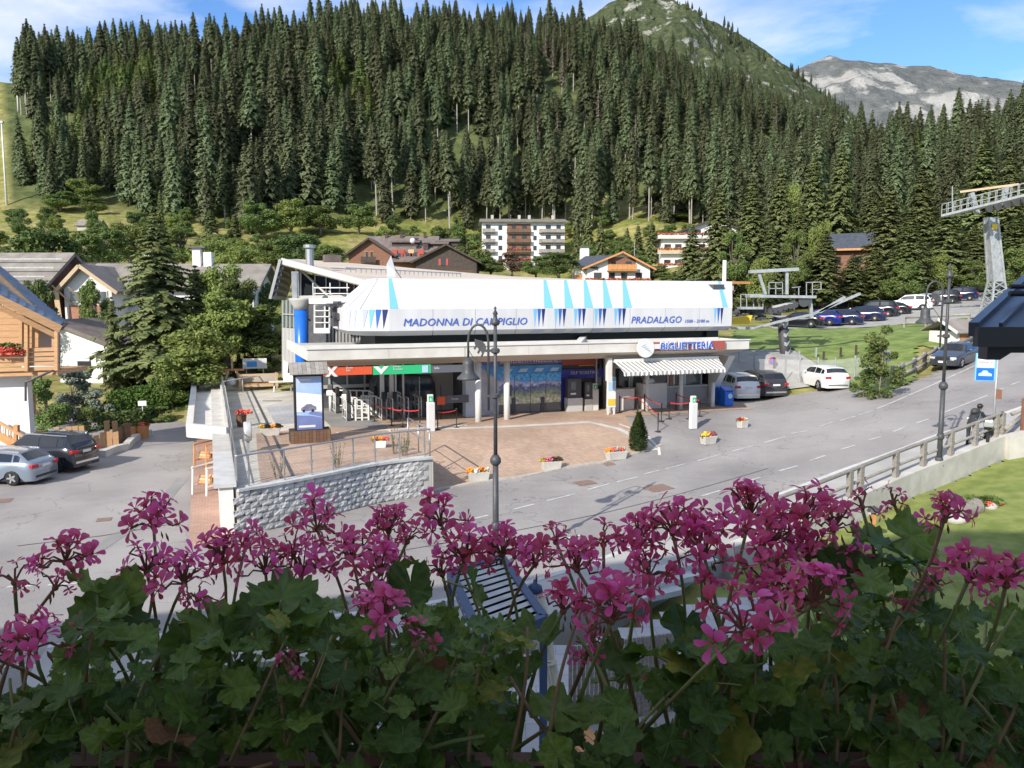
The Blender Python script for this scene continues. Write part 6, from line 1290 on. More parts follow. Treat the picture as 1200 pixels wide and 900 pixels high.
# log rack on the side pavement
def rack(px, py, s, label, wood):
    p = onG(px, py); t = thing('log_rack', label, 'rack', (p.x, p.y, .1), R(-20), 'racks below the terrace wall')
    for x in (-.35, .35):
        for y in (-s, s): m1 = MB(); m1.bar((x, y, 0), (x, y*.9, 1.15), .06); m1.build('leg', M(wood), t)
        m1 = MB(); m1.bar((x, -s, .35), (x, s, .35), .05); m1.build('side_bar', M(wood), t); m1 = MB(); m1.bar((x, -s, 1.1), (x, s, 1.1), .05); m1.build('side_bar', M(wood), t)
    rg = random.Random(px)
    for i in range(7): z = .45+.11*(i//3); m1 = MB(); m1.tube([(-.3, -s*.6+.35*(i % 3)*s+.02*i, z), (.32, -s*.6+.35*(i % 3)*s, z+.02)], .07, 8); m1.build('log', M('wood_pale' if i % 2 else 'wood_orange'), t)
rack(247, 548, .7, 'sawhorse rack of split wood nearer the canopy', 'wood_orange'); rack(250, 578, .8, 'white metal rack below the terrace wall, nearest the street', 'metal_white')
# ------------------------------------------------ signs on the right
def pole_sign(name, label, cat, px, py, h, rz=0, r=.035, f=None):
    p = onG(px, py, f); t = thing(name, label, cat, p, rz); m1 = MB(); m1.tube([(0, 0, -.1), (0, 0, h)], r, 8); m1.build('pole', M('galv'), t, True); return t
t = pole_sign('bus_stop_sign', 'blue and white bus stop sign on a slim pole at the road', 'sign', 1163, 516, 3.75, R(-25), .05, lambda x, y: G0(x)); zt = 2.75
m1 = MB(); m1.box((-.42, -.02, zt+.3), (.75, .05, 1.15)); bevel(m1.build('frame', M('stripe_sky'), t), .02); m1 = MB(); m1.box((-.42, -.052, zt+.55), (.62, .015, .52)); m1.build('white_field', M('lettering_white'), t); m1 = MB(); m1.box((-.42, -.052, zt+.02), (.64, .015, .5)); m1.build('blue_field', M('blue_paint'), t)
m1 = MB(); m1.add([(-.66, -.063, zt-.06), (-.18, -.063, zt-.06), (-.18, -.063, zt+.04), (-.3, -.063, zt+.08), (-.36, -.063, zt+.17), (-.5, -.063, zt+.17), (-.56, -.063, zt+.08), (-.66, -.063, zt+.04)], [tuple(range(8))]); m1.build('emblem', M('print_pale'), t)
text('lettering', 'FERMATA', .12, M('dark'), t, (-.42, -.065, zt+.5), FRONT); m1 = MB(); m1.box((.12, -.03, 1.95), (.22, .04, .4)); m1.build('timetable', M('wood_red'), t); m1 = MB(); m1.box((-.18, 0, .75), (.08, .06, .55)); m1.build('timetable', M('galv'), t); m1 = MB(); m1.box((.14, 0, .85), (.08, .06, .5)); m1.build('timetable', M('dark_metal'), t)
t = pole_sign('round_sign', 'back of a round grey road sign beside the leafy bush', 'sign', 1037, 461, 2.3, R(10)); m1 = MB(); m1.lathe([(0, -.02), (.33, -.02), (.33, .02), (0, .02)], 24, (.05, -.06, 2.2), axis='y'); m1.build('disc', M('galv'), t)
t = pole_sign('no_parking_sign', 'round blue and red no parking sign behind the dark SUV', 'sign', 904, 452, 1.9, R(5)); m1 = MB(); m1.lathe([(0, -.02), (.3, -.02), (.3, .02), (0, .02)], 24, (0, -.06, 1.75), axis='y'); m1.build('rim', M('belt_red'), t); m1 = MB(); m1.lathe([(0, -.01), (.23, -.01), (.23, .01), (0, .01)], 24, (0, -.085, 1.75), axis='y'); m1.build('field', M('blue_paint'), t); m1 = MB(); m1.bar((-.17, -.1, 1.92), (.17, -.1, 1.58), .06, .01, up=(0, 1, 0)); m1.build('bar', M('belt_red'), t)
t = pole_sign('white_sign', 'small white sign on a short post at the driveway bend', 'sign', 168, 497, 1.45, .2); m1 = MB(); m1.box((0, -.04, 1.35), (.5, .03, .32)); m1.build('plate', M('lettering_white'), t)
# ------------------------------------------------ fences right
def post_rail_fence(name, label, P, m, h=1.05, r=.09, zf=T, rails=(.45, .95), sq=False):
    t = thing(name, label, 'fence', (0, 0, 0)); P = [Vector((p[0], p[1], float(zf(p[0], p[1])))) for p in P]
    for p in P: m1 = MB(); m1.box((p.x, p.y, p.z+h/2-.1), (r*1.6, r*1.6, h+.2), .6); m1.build('post', M(m), t)
    for a, b in zip(P[:-1], P[1:]):
        for z in rails: m1 = MB(); m1.tube([a+Vector((-.03, -.1, z)), b+Vector((.03, -.1, z))], r, 7); m1.build('rail', M(m), t, True)
    return t
def gmax(x, y): return np.maximum(T(x, y), G(x, y))
FP = [onG(px, py, G) for px, py in ((1045, 450), (1057, 446), (1071, 440), (1083, 433), (1096, 426))]
post_rail_fence('timber_fence', 'sturdy brown timber fence climbing beside the road to the hut', [(p.x, p.y) for p in FP]+[(FP[-1].x+3.5, FP[-1].y+2.0), (FP[-1].x+7, FP[-1].y+4.3)], 'wood_grey', 1.15, .12, G)
FP = [onG(px, py, T) for px, py in ((1060, 385), (1085, 384), (1110, 383), (1135, 382))]
post_rail_fence('timber_fence', 'low timber fence between the upper car park and the green bank', [(p.x, p.y) for p in FP], 'wood_grey', 1.0, .1, T)
cf = thing('mesh_fence', 'wire mesh fence on grey posts behind the parked cars', 'fence')
mat('mesh_wire', (.55, .57, .56), .5, alpha=.28)
FP = [onG(px, py, gmax) for px, py in ((884, 447), (920, 448), (937, 449), (958, 449), (978, 449), (1001, 447), (1020, 444))]
for i, p in enumerate(FP):
    m1 = MB(); m1.tube([(p.x, p.y, p.z-.1), (p.x, p.y, p.z+1.7)], .05, 6); m1.build('post', M('galv'), cf)
    if i: q = FP[i-1]; m1 = MB(); m1.add([(q.x, q.y, q.z+.05), (p.x, p.y, p.z+.05), (p.x, p.y, p.z+1.55), (q.x, q.y, q.z+1.55)], [(0, 1, 2, 3)]); m1.build('mesh_panel', M('mesh_wire'), cf)
cf = thing('post_row', 'row of short dark posts along the foot of the green bank', 'fence')
for px, py in ((866, 425), (884, 430), (907, 432), (936, 424), (956, 420), (965, 425), (985, 420), (1003, 417)):
    p = onG(px, py, T); m1 = MB(); m1.box((p.x, p.y, p.z+.35), (.12, .12, .9)); m1.build('post', M('wood_dark' if px % 2 else 'galv'), cf)
# ------------------------------------------------ hut by the road
p = onG(1136, 416, G); p.y += 3; hz = float(G(p.x, p.y)); t = thing('roadside_hut', 'small white and brown hut with grey roof beyond the parked saloon', 'hut', (p.x+1.0, p.y, hz-.15), R(12))
m1 = MB(); m1.bb((-1.35, -1.3, -.5), (1.75, 1.5, 1.65)); m1.build('wall', M('render_white'), t)
for x0, x1, z0, z1, mm in ((-1.2, -.35, 1.0, 1.6, 'wood_orange'), (.75, 1.6, .35, 1.1, 'wood_red'), (.75, 1.6, 1.25, 1.6, 'wood_orange'), (-.9, .9, .0, .22, 'wood_red')): m1 = MB(); m1.bb((x0, -1.34, z0), (x1, -1.29, z1)); m1.build('wood_panel', M(mm), t)
m1 = MB(); m1.bb((-.1, -1.35, 1.0), (.6, -1.3, 1.6)); w = m1.build('window', M('render_white'), t)
for x0 in (-.05, .3): m1 = MB(); m1.bb((x0, -1.37, 1.05), (x0+.26, -1.34, 1.55)); m1.build('pane', M('glass_dark'), w)
m1 = MB(); m1.slab([(-1.75, -1.7, 1.62), (2.0, -1.7, 1.62), (2.0, .2, 2.5), (-1.75, .2, 2.5)], .1); m1.slab([(-1.75, 2.0, 1.7), (2.0, 2.0, 1.7), (2.0, .2, 2.5), (-1.75, .2, 2.5)], .1); m1.build('roof', M('roof_grey'), t)
m1 = MB(); m1.bar((-1.76, -1.72, 1.6), (-1.76, .2, 2.5), .06, .18); m1.build('barge_board', M('lettering_white'), t)
# ------------------------------------------------ motorcycle and rider
mp_ = onG(1150, 530, lambda x, y: G0(x)+.12)+Vector((.85, 1.35, .02)); rz = R(60)
t = thing('motorcycle', 'dark motorcycle parked at the railing under the leaning rider', 'motorcycle', (mp_.x+.25, mp_.y+.15, mp_.z), rz)
for x in (-.68, .72):
    m1 = MB(); m1.lathe([(.2, -.06), (.29, -.06), (.31, 0), (.29, .06), (.2, .06)], 20, (x, 0, .31), axis='y'); w = m1.build('wheel', M('tyre'), t, True); m2 = MB(); m2.lathe([(0, -.04), (.2, -.03), (.2, .03), (0, .04)], 14, (x, 0, .31), axis='y'); m2.build('rim', M('rim'), w)
m1 = MB(); m1.sph((.12, 0, .8), .3, 12, 8, sc=(1.15, .6, .6)); m1.build('fuel_tank', M('car_blackcar'), t, True)
m1 = MB(); m1.sph((-.42, 0, .78), .33, 12, 8, sc=(1.2, .5, .3)); m1.build('seat', M('black'), t, True)
m1 = MB(); m1.box((.0, 0, .45), (.55, .28, .4)); bevel(m1.build('engine', M('dark_metal'), t), .06)
m1 = MB(); m1.bar((.72, .09, .31), (.48, .09, 1.0), .05); m1.bar((.72, -.09, .31), (.48, -.09, 1.0), .05); m1.bar((-.68, 0, .31), (-.05, 0, .5), .08); m1.build('fork', M('steel'), t)
m1 = MB(); m1.tube([(.38, -.38, 1.12), (.48, -.15, 1.06), (.48, .15, 1.06), (.38, .38, 1.12)], .02, 6); m1.build('handlebar', M('black'), t, True)
m1 = MB(); m1.sph((.62, 0, .93), .13, 10, 6); m1.build('headlight', M('headlight'), t, True); m1 = MB(); m1.tube([(.1, .2, .3), (-.8, .22, .42)], [.04, .06], 8); m1.build('exhaust', M('chrome'), t, True); m1 = MB(); m1.box((-.75, 0, 1.0), (.35, .36, .3)); bevel(m1.build('top_case', M('car_silverlight'), t), .06)
def person(p, rz):
    t = thing('person', 'person in dark clothes with grey backpack straps bending over the motorcycle', 'person', p, rz)
    # joints, facing +x, bending forward
    V_ = [(0, 0, .93, .15), (.08, 0, 1.1, .15), (.3, 0, 1.3, .175), (.42, 0, 1.36, .14), (.5, 0, 1.42, .06), (.58, 0, 1.5, .075),
          (-.02, .12, .9, .11), (.02, .14, .5, .075), (-.06, .14, .12, .05), (.06, .15, .05, .045), (-.02, -.12, .9, .11), (-.1, -.16, .52, .075), (-.3, -.17, .14, .05), (-.2, -.18, .05, .045),
          (.4, .2, 1.34, .075), (.52, .3, 1.12, .055), (.72, .25, 1.03, .04), (.4, -.2, 1.34, .075), (.55, -.28, 1.1, .055), (.78, -.2, 1.05, .04)]
    E_ = [(0, 1), (1, 2), (2, 3), (3, 4), (4, 5), (0, 6), (6, 7), (7, 8), (8, 9), (0, 10), (10, 11), (11, 12), (12, 13), (3, 14), (14, 15), (15, 16), (3, 17), (17, 18), (18, 19)]
    me = bpy.data.meshes.new('body'); me.from_pydata([v[:3] for v in V_], E_, []); o = bpy.data.objects.new('body', me); C.objects.link(o); o.parent = t
    sk = o.modifiers.new('skin', 'SKIN'); sk.use_smooth_shade = True
    sv = me.skin_vertices if len(me.skin_vertices) else None
    if sv is None: 
        bm_ = __import__('bmesh').new(); bm_.from_mesh(me); bm_.verts.layers.skin.verify(); bm_.to_mesh(me); bm_.free()
    for i, v in enumerate(V_): me.skin_vertices[0].data[i].radius = (v[3], v[3])
    me.skin_vertices[0].data[0].use_root = True; sb = o.modifiers.new('sub', 'SUBSURF'); sb.levels = 1; sb.render_levels = 2; me.materials.append(M('cloth_dark'))
    m1 = MB(); m1.sph((.66, 0, 1.55), .115, 14, 10, sc=(.95, .8, 1.1)); m1.sph((.765, 0, 1.52), .022, 6, 4); m1.sph((.65, .09, 1.53), .025, 6, 4); m1.sph((.65, -.09, 1.53), .025, 6, 4); m1.build('head', M('skin'), t, True)
    m1 = MB(); m1.sph((.64, 0, 1.59), .125, 14, 8, sc=(1, .9, .95)); m1.box((.76, 0, 1.6), (.14, .16, .02)); m1.build('cap', M('black'), t, True)
    for sg in (-1, 1):
        m1 = MB(); hx, hy, hz_ = (.74, .24, 1.02) if sg > 0 else (.8, -.19, 1.04); m1.sph((hx, hy, hz_), .045, 8, 6, sc=(1.2, .9, .6))
        for k in range(4): m1.tube([(hx+.03, hy-.03+.02*k, hz_), (hx+.09-.01*abs(k-1.5), hy-.035+.022*k, hz_-.01), (hx+.1-.01*abs(k-1.5), hy-.035+.022*k, hz_-.05)], .009, 5)
        m1.tube([(hx, hy-sg*.04, hz_), (hx+.05, hy-sg*.07, hz_-.01)], .011, 5); m1.build('hand', M('skin'), t, True)
        m1 = MB(); m1.sph((.03-.17*(sg < 0)-.06*(sg < 0), sg*.16, .05), .1, 8, 6, sc=(1.5, .6, .55)); m1.build('shoe', M('black'), t, True)
    m1 = MB(); m1.sph((.2, 0, 1.42), .2, 10, 8, sc=(1.1, .8, .7)); m1.build('backpack', M('dark'), t, True)
    for sg in (-1, 1): m1 = MB(); m1.tube([(-.08, sg*.15, 1.15), (.02, sg*.19, 1.1), (.2, sg*.2, 1.24), (.4, sg*.13, 1.47)], .018, 5); m1.build('strap', M('steel'), t)
mat('cloth_dark', (.025, .027, .033), .85, (.04, .042, .05), 8); mat('skin', (.5, .3, .23), .6)
person((mp_.x-.55, mp_.y-.1, mp_.z), R(38))
# ------------------------------------------------ hollow log planter and stones on the lawn
LZ = lambda x, y: G0(x)*.86-.42
p = onG(1125, 606, LZ); t = thing('log_planter', 'hollow tree trunk lying on the lawn filled with red flowers', 'planter', p, R(22))
m1 = MB(); n = 12; m1.tube([(-.75, 0, .28), (.75, 0, .28)], .3, 14, cap=False); m1.tube([(-.75, 0, .28), (.75, 0, .28)], .22, 14, cap=False); m1.build('trunk', M('wood_grey'), t, True); m1 = MB(); m1.lathe([(0, -.2), (.22, -.2), (.22, -.19), (0, -.19)], 14, (-.5, 0, .28), axis='x'); m1.build('hollow', M('black'), t)
for i in range(6): link('leaves', CL['green'], t, (.1+.35*i, .15, .5-.04*i), i, 1.6); link('flower_clump', CL['red' if i % 2 else 'green'], t, (.3+.3*i, -.05, .45-.04*i), i*2, .9)
def stone(px, py, r, label):
    p = onG(px, py, LZ); rg = random.Random(int(px)); m1 = MB(); m1.sph((0, 0, r*.45), r, 10, 7, sc=(1.3, 1, .75)); m1.v = [(x*rg.uniform(.86, 1.1), y*rg.uniform(.86, 1.1), z*rg.uniform(.9, 1.06)) for x, y, z in m1.v]; o = m1.build('stone', M('rock'), None, True, p); tag(o, label, 'stone')
stone(1121, 613, .27, 'large pale stone in front of the hollow log'); stone(1160, 597, .2, 'smaller pale stone right of the hollow log'); stone(1023, 604, .13, 'grey stone at the lawn wall near the wooden stake')
p = onG(1022, 640, LZ); t = thing('garden_light', 'short orange post with a dark cap on the lawn edge', 'garden light', p); m1 = MB(); m1.box((0, 0, .5), (.12, .12, 1.2)); m1.build('post', M('wood_orange'), t); m1 = MB(); m1.lathe([(.2, 0), (.16, .1), (.05, .16), (0, .2)], 10, (0, 0, 1.1)); m1.build('cap', M('dark'), t)
# ------------------------------------------------ lift machinery beside the cowl, pylons
def lat(m, p, q, w=.12): m.bar(p, q, w)
g = onG(919, 433, T); gy = 60.0; pz = lambda px, py, Y=gy: at(px, py, Y)
t = thing('lift_loading_gear', 'grey steel lift platform on a striped pillar right of the cowl', 'lift machinery', (0, 0, 0))
m1 = MB(); a = pz(917, 378); b = pz(922, 436); m1.tube([b+Vector((0, 0, -.6)), a], .36, 14); m1.build('striped_pillar', M('dark'), t, True)
for k in range(5):
    c = b.lerp(a, .15+.18*k); m1 = MB(); m1.tube([c, c+Vector((0, 0, .26))], .372, 14, cap=False); m1.v = [(x, y, z+abs(x-c.x)*1.1) for x, y, z in m1.v]; m1.build('pillar_chevron', M('galv'), t, True)
m1 = MB(); m1.bar(pz(878, 318.5), pz(935, 315.5), .5, .24); m1.build('top_beam', M('galv'), t)
m1 = MB(); m1.bar(pz(889, 320), pz(897, 345), .2); m1.build('strut', M('galv'), t); m1 = MB(); m1.bar(pz(922, 318), pz(922, 345), .2); m1.build('strut', M('galv'), t)
m1 = MB(); m1.bar(pz(876, 347), pz(953, 348), 1.3, .2); m1.build('platform', M('galv'), t); m1 = MB(); m1.bar(pz(866, 361), pz(892, 361), 1.0, .18); m1.build('platform', M('galv'), t)
for px, p0, p1 in ((868, 345, 361), (875, 345, 361), (883, 348, 361), (894, 345, 361), (901, 331, 345), (909, 331, 345), (917, 331, 345), (936, 336, 346), (952, 331, 348), (962, 331, 340), (945, 332, 346)):
    m1 = MB(); m1.bar(pz(px, p0), pz(px, p1), .055); m1.build('rail_post', M('galv'), t)
for a, b in (((868, 345), (894, 345)), ((901, 331), (917, 331)), ((901, 338), (917, 338)), ((944, 331), (962, 330.5)), ((952, 339), (962, 339)), ((928, 337), (938, 336))): m1 = MB(); m1.bar(pz(*a), pz(*b), .055); m1.build('rail', M('galv'), t)
for a, b in (((905, 360), (930, 354)), ((930, 354), (938, 355))): m1 = MB(); m1.bar(pz(*a), pz(*b), .3, .16); m1.build('wheel_beam', M('metal_light'), t)
for px, py in ((908, 362), (914, 361), (920, 359), (926, 357.5), (932, 356), (903, 364)): m1 = MB(); c = pz(px, py+1.5, gy-.4); m1.lathe([(0, -.08), (.2, -.08), (.2, .08), (0, .08)], 12, c, axis='y'); m1.build('pulley', M('dark_metal'), t)
m1 = MB(); m1.lathe([(.16, -.1), (.42, -.1), (.42, .1), (.16, .1)], 16, pz(942, 353, gy-.4), axis='y'); m1.build('pulley', M('dark_metal'), t)
m1 = MB(); m1.bar(pz(949, 350), pz(951, 373), .24); m1.build('strut', M('galv'), t)
for a, b in (((857, 384.5), (884, 384.5)), ((884, 384.5), (912, 377)), ((912, 377), (950, 369)), ((950, 369), (1008, 344)), ((960, 366), (990, 348))): m1 = MB(); m1.bar(pz(*a, gy-1), pz(*b, gy-1), .22, .17); m1.build('guide_rail', M('galv'), t)
m1 = MB(); q = [pz(857, 373, 56), pz(882, 369.5, 56), pz(878, 380, 56), pz(857, 379, 56)]; m1.add(q+[p+Vector((0, .8, 0)) for p in q], [(0, 1, 2, 3), (4, 7, 6, 5), (0, 4, 5, 1), (1, 5, 6, 2), (2, 6, 7, 3), (3, 7, 4, 0)]); m1.build('yellow_guard', M('flower_yellow'), t)
rg = random.Random(9); m1 = MB()
for _ in range(30): c = pz(rg.uniform(862, 915), rg.uniform(362, 375), 60.5); m1.box(c, (rg.uniform(.2, .8), .4, rg.uniform(.1, .4)), rg.random())
m1.build('drive_parts', M('dark_metal'), t)
# tall lattice pylon with its cross arm
PY = 78.0; pp = lambda px, py, dy=0: at(px, py, PY+dy)
bz = Tz(pp(1166, 372).x, PY); t = thing('lift_pylon', 'tall grey lattice lift pylon with a wide railed cross arm', 'lift pylon', (0, 0, 0))
base = pp(1166, 372); top = pp(1161, 255); 
cs_ = []
for sx, sy in ((-1, -1), (1, -1), (1, 1), (-1, 1)):
    b = Vector((base.x+sx*1.0, PY+sy*1.0, bz-.3)); m = Vector((base.x-.1+sx*.5, PY+sy*.5, pp(1163, 330).z)); u = Vector((top.x+sx*.4, PY+sy*.4, top.z)); cs_.append((b, m, u))
    m1 = MB(); m1.bar(b, m, .16); m1.bar(m, u, .18); m1.build('leg', M('galv'), t)
for i in range(4):
    a, b = cs_[i], cs_[(i+1) % 4]
    m1 = MB()
    for k in range(5):
        k0, k1 = k/5, (k+1)/5; m1.bar(a[0].lerp(a[1], k0), b[0].lerp(b[1], k1), .08); m1.bar(b[0].lerp(b[1], k0), a[0].lerp(a[1], k1), .08)
    for k in range(4):
        k0, k1 = k/4, (k+1)/4; m1.bar(a[1].lerp(a[2], k0), b[1].lerp(b[2], k1), .1)
    m1.build('bracing', M('galv'), t)
m1 = MB(); m1.add([c[1]*.98+Vector((base.x, PY, c[1].z))*.02 for c in cs_]+[c[2] for c in cs_], [(0, 1, 5, 4), (1, 2, 6, 5), (2, 3, 7, 6), (3, 0, 4, 7), (4, 5, 6, 7)]); m1.build('cladding', M('galv'), t)
A_, B_ = pp(1106, 253, 1), pp(1216, 226, -6)
m1 = MB(); m1.bar(A_, B_, .9, .22); m1.build('cross_arm', M('galv'), t)
m1 = MB(); m1.bar(pp(1125, 225), pp(1194, 216, -2), .22, .2); m1.build('top_beam', M('wood_pale'), t)
for a, b in (((1138, 226), (1145, 250)), ((1179, 219), (1175, 240))): m1 = MB(); m1.bar(pp(*a, -.5), pp(*b, -.5), .4); m1.build('strut', M('galv'), t)
for i in range(14):
    k = i/13; p = A_.lerp(B_, k); m1 = MB(); m1.bar(p+Vector((0, -.45, 0)), p+Vector((0, -.45, 1.1)), .06); m1.bar(p+Vector((0, .45, 0)), p+Vector((0, .45, 1.1)), .06); m1.build('rail_post', M('galv'), t)
for z in (.6, 1.15): m1 = MB(); m1.bar(A_+Vector((0, -.45, z)), B_+Vector((0, -.45, z)), .05); m1.bar(A_+Vector((0, .45, z)), B_+Vector((0, .45, z)), .05); m1.build('rail', M('galv'), t)
for i in range(7): p = A_.lerp(B_, .45+.55*i/6)+Vector((0, -.9, -.35)); m1 = MB(); m1.lathe([(0, -.1), (.32, -.1), (.32, .1), (0, .1)], 12, p, axis='y'); m1.build('pulley', M('dark_metal'), t)
m1 = MB(); m1.box((top.x+.1, PY-.56, top.z-.9), (.55, .04, .5)); m1.build('yellow_mark', M('flower_yellow'), t)
m1 = MB(); m1.bar(pp(1116, 218), pp(1116, 250), .08); m1.build('mast', M('galv'), t)
# masts on the ski slope
for px, p0, p1, lb in ((8, 143, 240, 'tall pale floodlight mast at the left picture edge, lowest on the slope'), (21.5, 102, 131, 'short pale mast in the middle of the ski slope'), (38.5, 60, 104, 'slim mast standing on the slope crest against the sky')):
    p = onG(px, p1, T); q = at(px, p0, p.y); t = thing('slope_mast', lb, 'mast', p, 0, 'masts on the ski slope'); h = q.z-p.z; m1 = MB(); m1.tube([(0, 0, -1), (0, 0, h)], [.35, .2], 8); m1.build('pole', M('metal_white'), t, True); m1 = MB(); m1.box((0, 0, h), (1.2, .8, .6)); m1.build('lamp_head', M('galv'), t)
# snow fences on the slope
rg = random.Random(4)
for i, (a, b) in enumerate((((1049, 203), (1060, 189)), ((1074, 213), (1081, 200)), ((1088, 212), (1096, 200)), ((1097, 209), (1109, 200)), ((1026, 205), (1033, 212)))):
    p = onG(*a, T); q = at(*b, p.y-2); m1 = MB(); m1.bar(p, q, .5, .3); o = m1.build('snow_fence', M('galv')); tag(o, ['slanting grey avalanche fence beam, leftmost of the group', 'second slanting avalanche fence beam among the spruces', 'avalanche fence beam in the middle of the group', 'longest avalanche fence beam on the right', 'short fence beam right of the tiny white house'][i], 'avalanche fence', 'avalanche fence beams on the right slope')
# ------------------------------------------------ houses
def gable(t, x0, x1, y0, y1, zb, ze, zr, axis='y', ov=.7, wm='render_white', rm='roof_brown', th=.28, wall=True, front=None, xr=None):
    if axis == 'y':
        xm = (x0+x1)/2 if xr is None else xr
        if wall: m1 = MB(); m1.yprism([(x0, zb), (x1, zb), (x1, ze), (xm, zr-.15), (x0, ze)], y0, y1); m1.build('wall', M(wm), t)
        for xa in (x0, x1):
            sl = (zr-ze)/abs(xa-xm); s = 1 if xa > xm else -1; xe = xa+s*ov; zz_ = ze-sl*ov
            m1 = MB(); m1.slab([(xm, y0-ov, zr+.2), (xe, y0-ov, zz_+.2), (xe, y1+ov, zz_+.2), (xm, y1+ov, zr+.2)], th); m1.build('roof', M(rm), t)
            m1 = MB(); m1.bar((xm, y0-ov-.03, zr+.02), (xe, y0-ov-.03, zz_+.02), .06, .32); m1.build('barge_board', M('wood_dark' if front is None else front), t)
    else:
        ym = (y0+y1)/2
        if wall: m1 = MB(); m1.xprism([(y0, zb), (y1, zb), (y1, ze), (ym, zr-.15), (y0, ze)], x0, x1); m1.build('wall', M(wm), t)
        for ya in (y0, y1):
            sl = (zr-ze)/abs(ya-ym); s = 1 if ya > ym else -1; ye = ya+s*ov; zz_ = ze-sl*ov
            m1 = MB(); m1.slab([(x0-ov, ym, zr+.2), (x0-ov, ye, zz_+.2), (x1+ov, ye, zz_+.2), (x1+ov, ym, zr+.2)], th); m1.build('roof', M(rm), t)
def win(t, x, z, w, h, y, fm='wood_dark', sh=None, gm='glass_dark'):
    m1 = MB(); m1.box((x, y-.02, z), (w+.16, .1, h+.16)); f = m1.build('window', M(fm), t); m1 = MB(); m1.box((x, y-.075, z), (w, .03, h)); m1.build('pane', M(gm), f)
    if sh:
        for s in (-1, 1): m1 = MB(); m1.box((x+s*(w*.5+.32), y-.06, z), (.42, .06, h)); m1.build('shutter', M(sh), f)
def balcony(t, x0, x1, z, y, dpt=1.1, m='wood_brown', fl=None, slab='wood_dark', n=None):
    m1 = MB(); m1.bb((x0, y-dpt, z-.15), (x1, y-.01, z)); b = m1.build('balcony', M(slab), t)
    n = n or max(2, int((x1-x0)/1.2))
    for i in range(n): m1 = MB(); m1.bb((x0+(x1-x0)*i/n+.02, y-dpt-.05, z+.08), (x0+(x1-x0)*(i+1)/n-.02, y-dpt, z+1.0)); m1.build('railing_panel', M(m), b)
    m1 = MB(); m1.bb((x0, y-dpt-.08, z+1.01), (x1, y-dpt+.04, z+1.09)); m1.build('handrail', M(m), b)
    if fl:
        rg = random.Random(int(x0*7+z)); k = MB(); nn = int((x1-x0)*26)
        for _ in range(nn): c = Vector((rg.uniform(x0, x1), y-dpt-.1+rg.uniform(-.15, .1), z+1.0+rg.uniform(-.2, .25))); u = Vector((rg.gauss(0, 1), rg.gauss(0, 1), rg.gauss(0, 1))).normalized()*.13; v = u.orthogonal().normalized()*.13; k.add([c-u-v, c+u-v, c+u+v, c-u+v], [(0, 1, 2, 3)], 0 if rg.random() < .6 else 1)
        k.build('flower_box', [M(fl), M('leaf')], b)['kind'] = 'stuff'
def site(px, Y, z): p = at(px, 350, Y); return (p.x, Y, z)
# dark brown chalet with two gables
t = thing('brown_chalet', 'large dark brown chalet with two front gables and many dormers above the station roof', 'chalet', site(480, 150, 12), 0)
gable(t, -11.2, -3.2, 0, 12, -3, 4.3, 7.0, 'y', .9, 'wood_red', 'roof_brown', xr=-7.3); gable(t, 1.6, 12.6, -3, 9, -3, 2.9, 5.7, 'y', .9, 'wood_dark', 'roof_brown', xr=7.2); gable(t, -8.5, 4, 4, 15, -2, 4.5, 8.0, 'x', .8, 'wood_red', 'roof_brown')
m1 = MB(); m1.slab([(-3.4, -1.0, 2.9), (3.0, -2.5, 2.9), (4.0, 3.5, 4.8), (-3.4, 4, 5.2)], .25); m1.build('roof', M('roof_brown'), t)
m1 = MB(); m1.bb((-3.2, -.2, -3), (1.7, 4, 3.0)); m1.build('wall', M('wood_red'), t)
for x, z in ((-7.8, 4.1), (-6.9, 4.1)): win(t, x, z, .5, 1.1, 0, 'wood_orange')
for x in (-10, -9, -8, -5.9, -5.0): win(t, x, 1.5, .5, 1.0, 0, 'wood_red' if x < -7 else 'wood_orange')
balcony(t, -8.8, -6.0, 2.6, 0, .8, 'wood_dark')
for x in (-2.0, -.4, 1.0): win(t, x, 4.0, .7, .8, 1.0, 'wood_red', 'shutter_red')
for x in (-3, -1.6, .2, 2.0): m1 = MB(); m1.box((x, 2.2, 4.7), (1.1, 1.0, .9)); m1.build('dormer', M('shutter_red' if x != .2 else 'balcony_orange'), t)
win(t, 6.6, 2.6, .7, 1.2, -3, 'wood_dark', 'shutter_red'); m1 = MB(); m1.bb((2, -3.06, .9), (12, -3.0, 1.05)); m1.build('beam', M('wood_brown'), t)
for x, y, z, s in ((-5.5, 9, 8.2, 1.0), (-2.5, 9, 8.4, 1.2), (2, 9, 8.5, .9), (.5, 7, 7.2, 1.3), (2.6, 5, 6.2, 1.8)): m1 = MB(); m1.box((x, y, z-.5), (.5*s, .5, 1.5)); m1.box((x, y, z+.35), (.8*s, .7, .12)); m1.build('chimney', M('wood_dark'), t)
for x0, x1, yy, zt_ in ((-4, 1, 6, 6.9), (2.5, 6.5, 6, 6.6), (4.5, 8.5, 8, 7.2)): m1 = MB(); m1.bb((x0, yy, zt_-1.0), (x1, yy+2, zt_-.1)); m1.build('dormer_wall', M('wood_dark'), t); m1 = MB(); m1.slab([(x0-.4, yy-.5, zt_), (x1+.4, yy-.5, zt_), (x1+.4, yy+3, zt_+.6), (x0-.4, yy+3, zt_+.6)], .2); m1.build('dormer_roof', M('roof_brown'), t)
m1 = MB(); m1.sph((.2, 4.2, 6.9), .55, 10, 8); m1.build('satellite_dish', M('metal_white'), t, True)
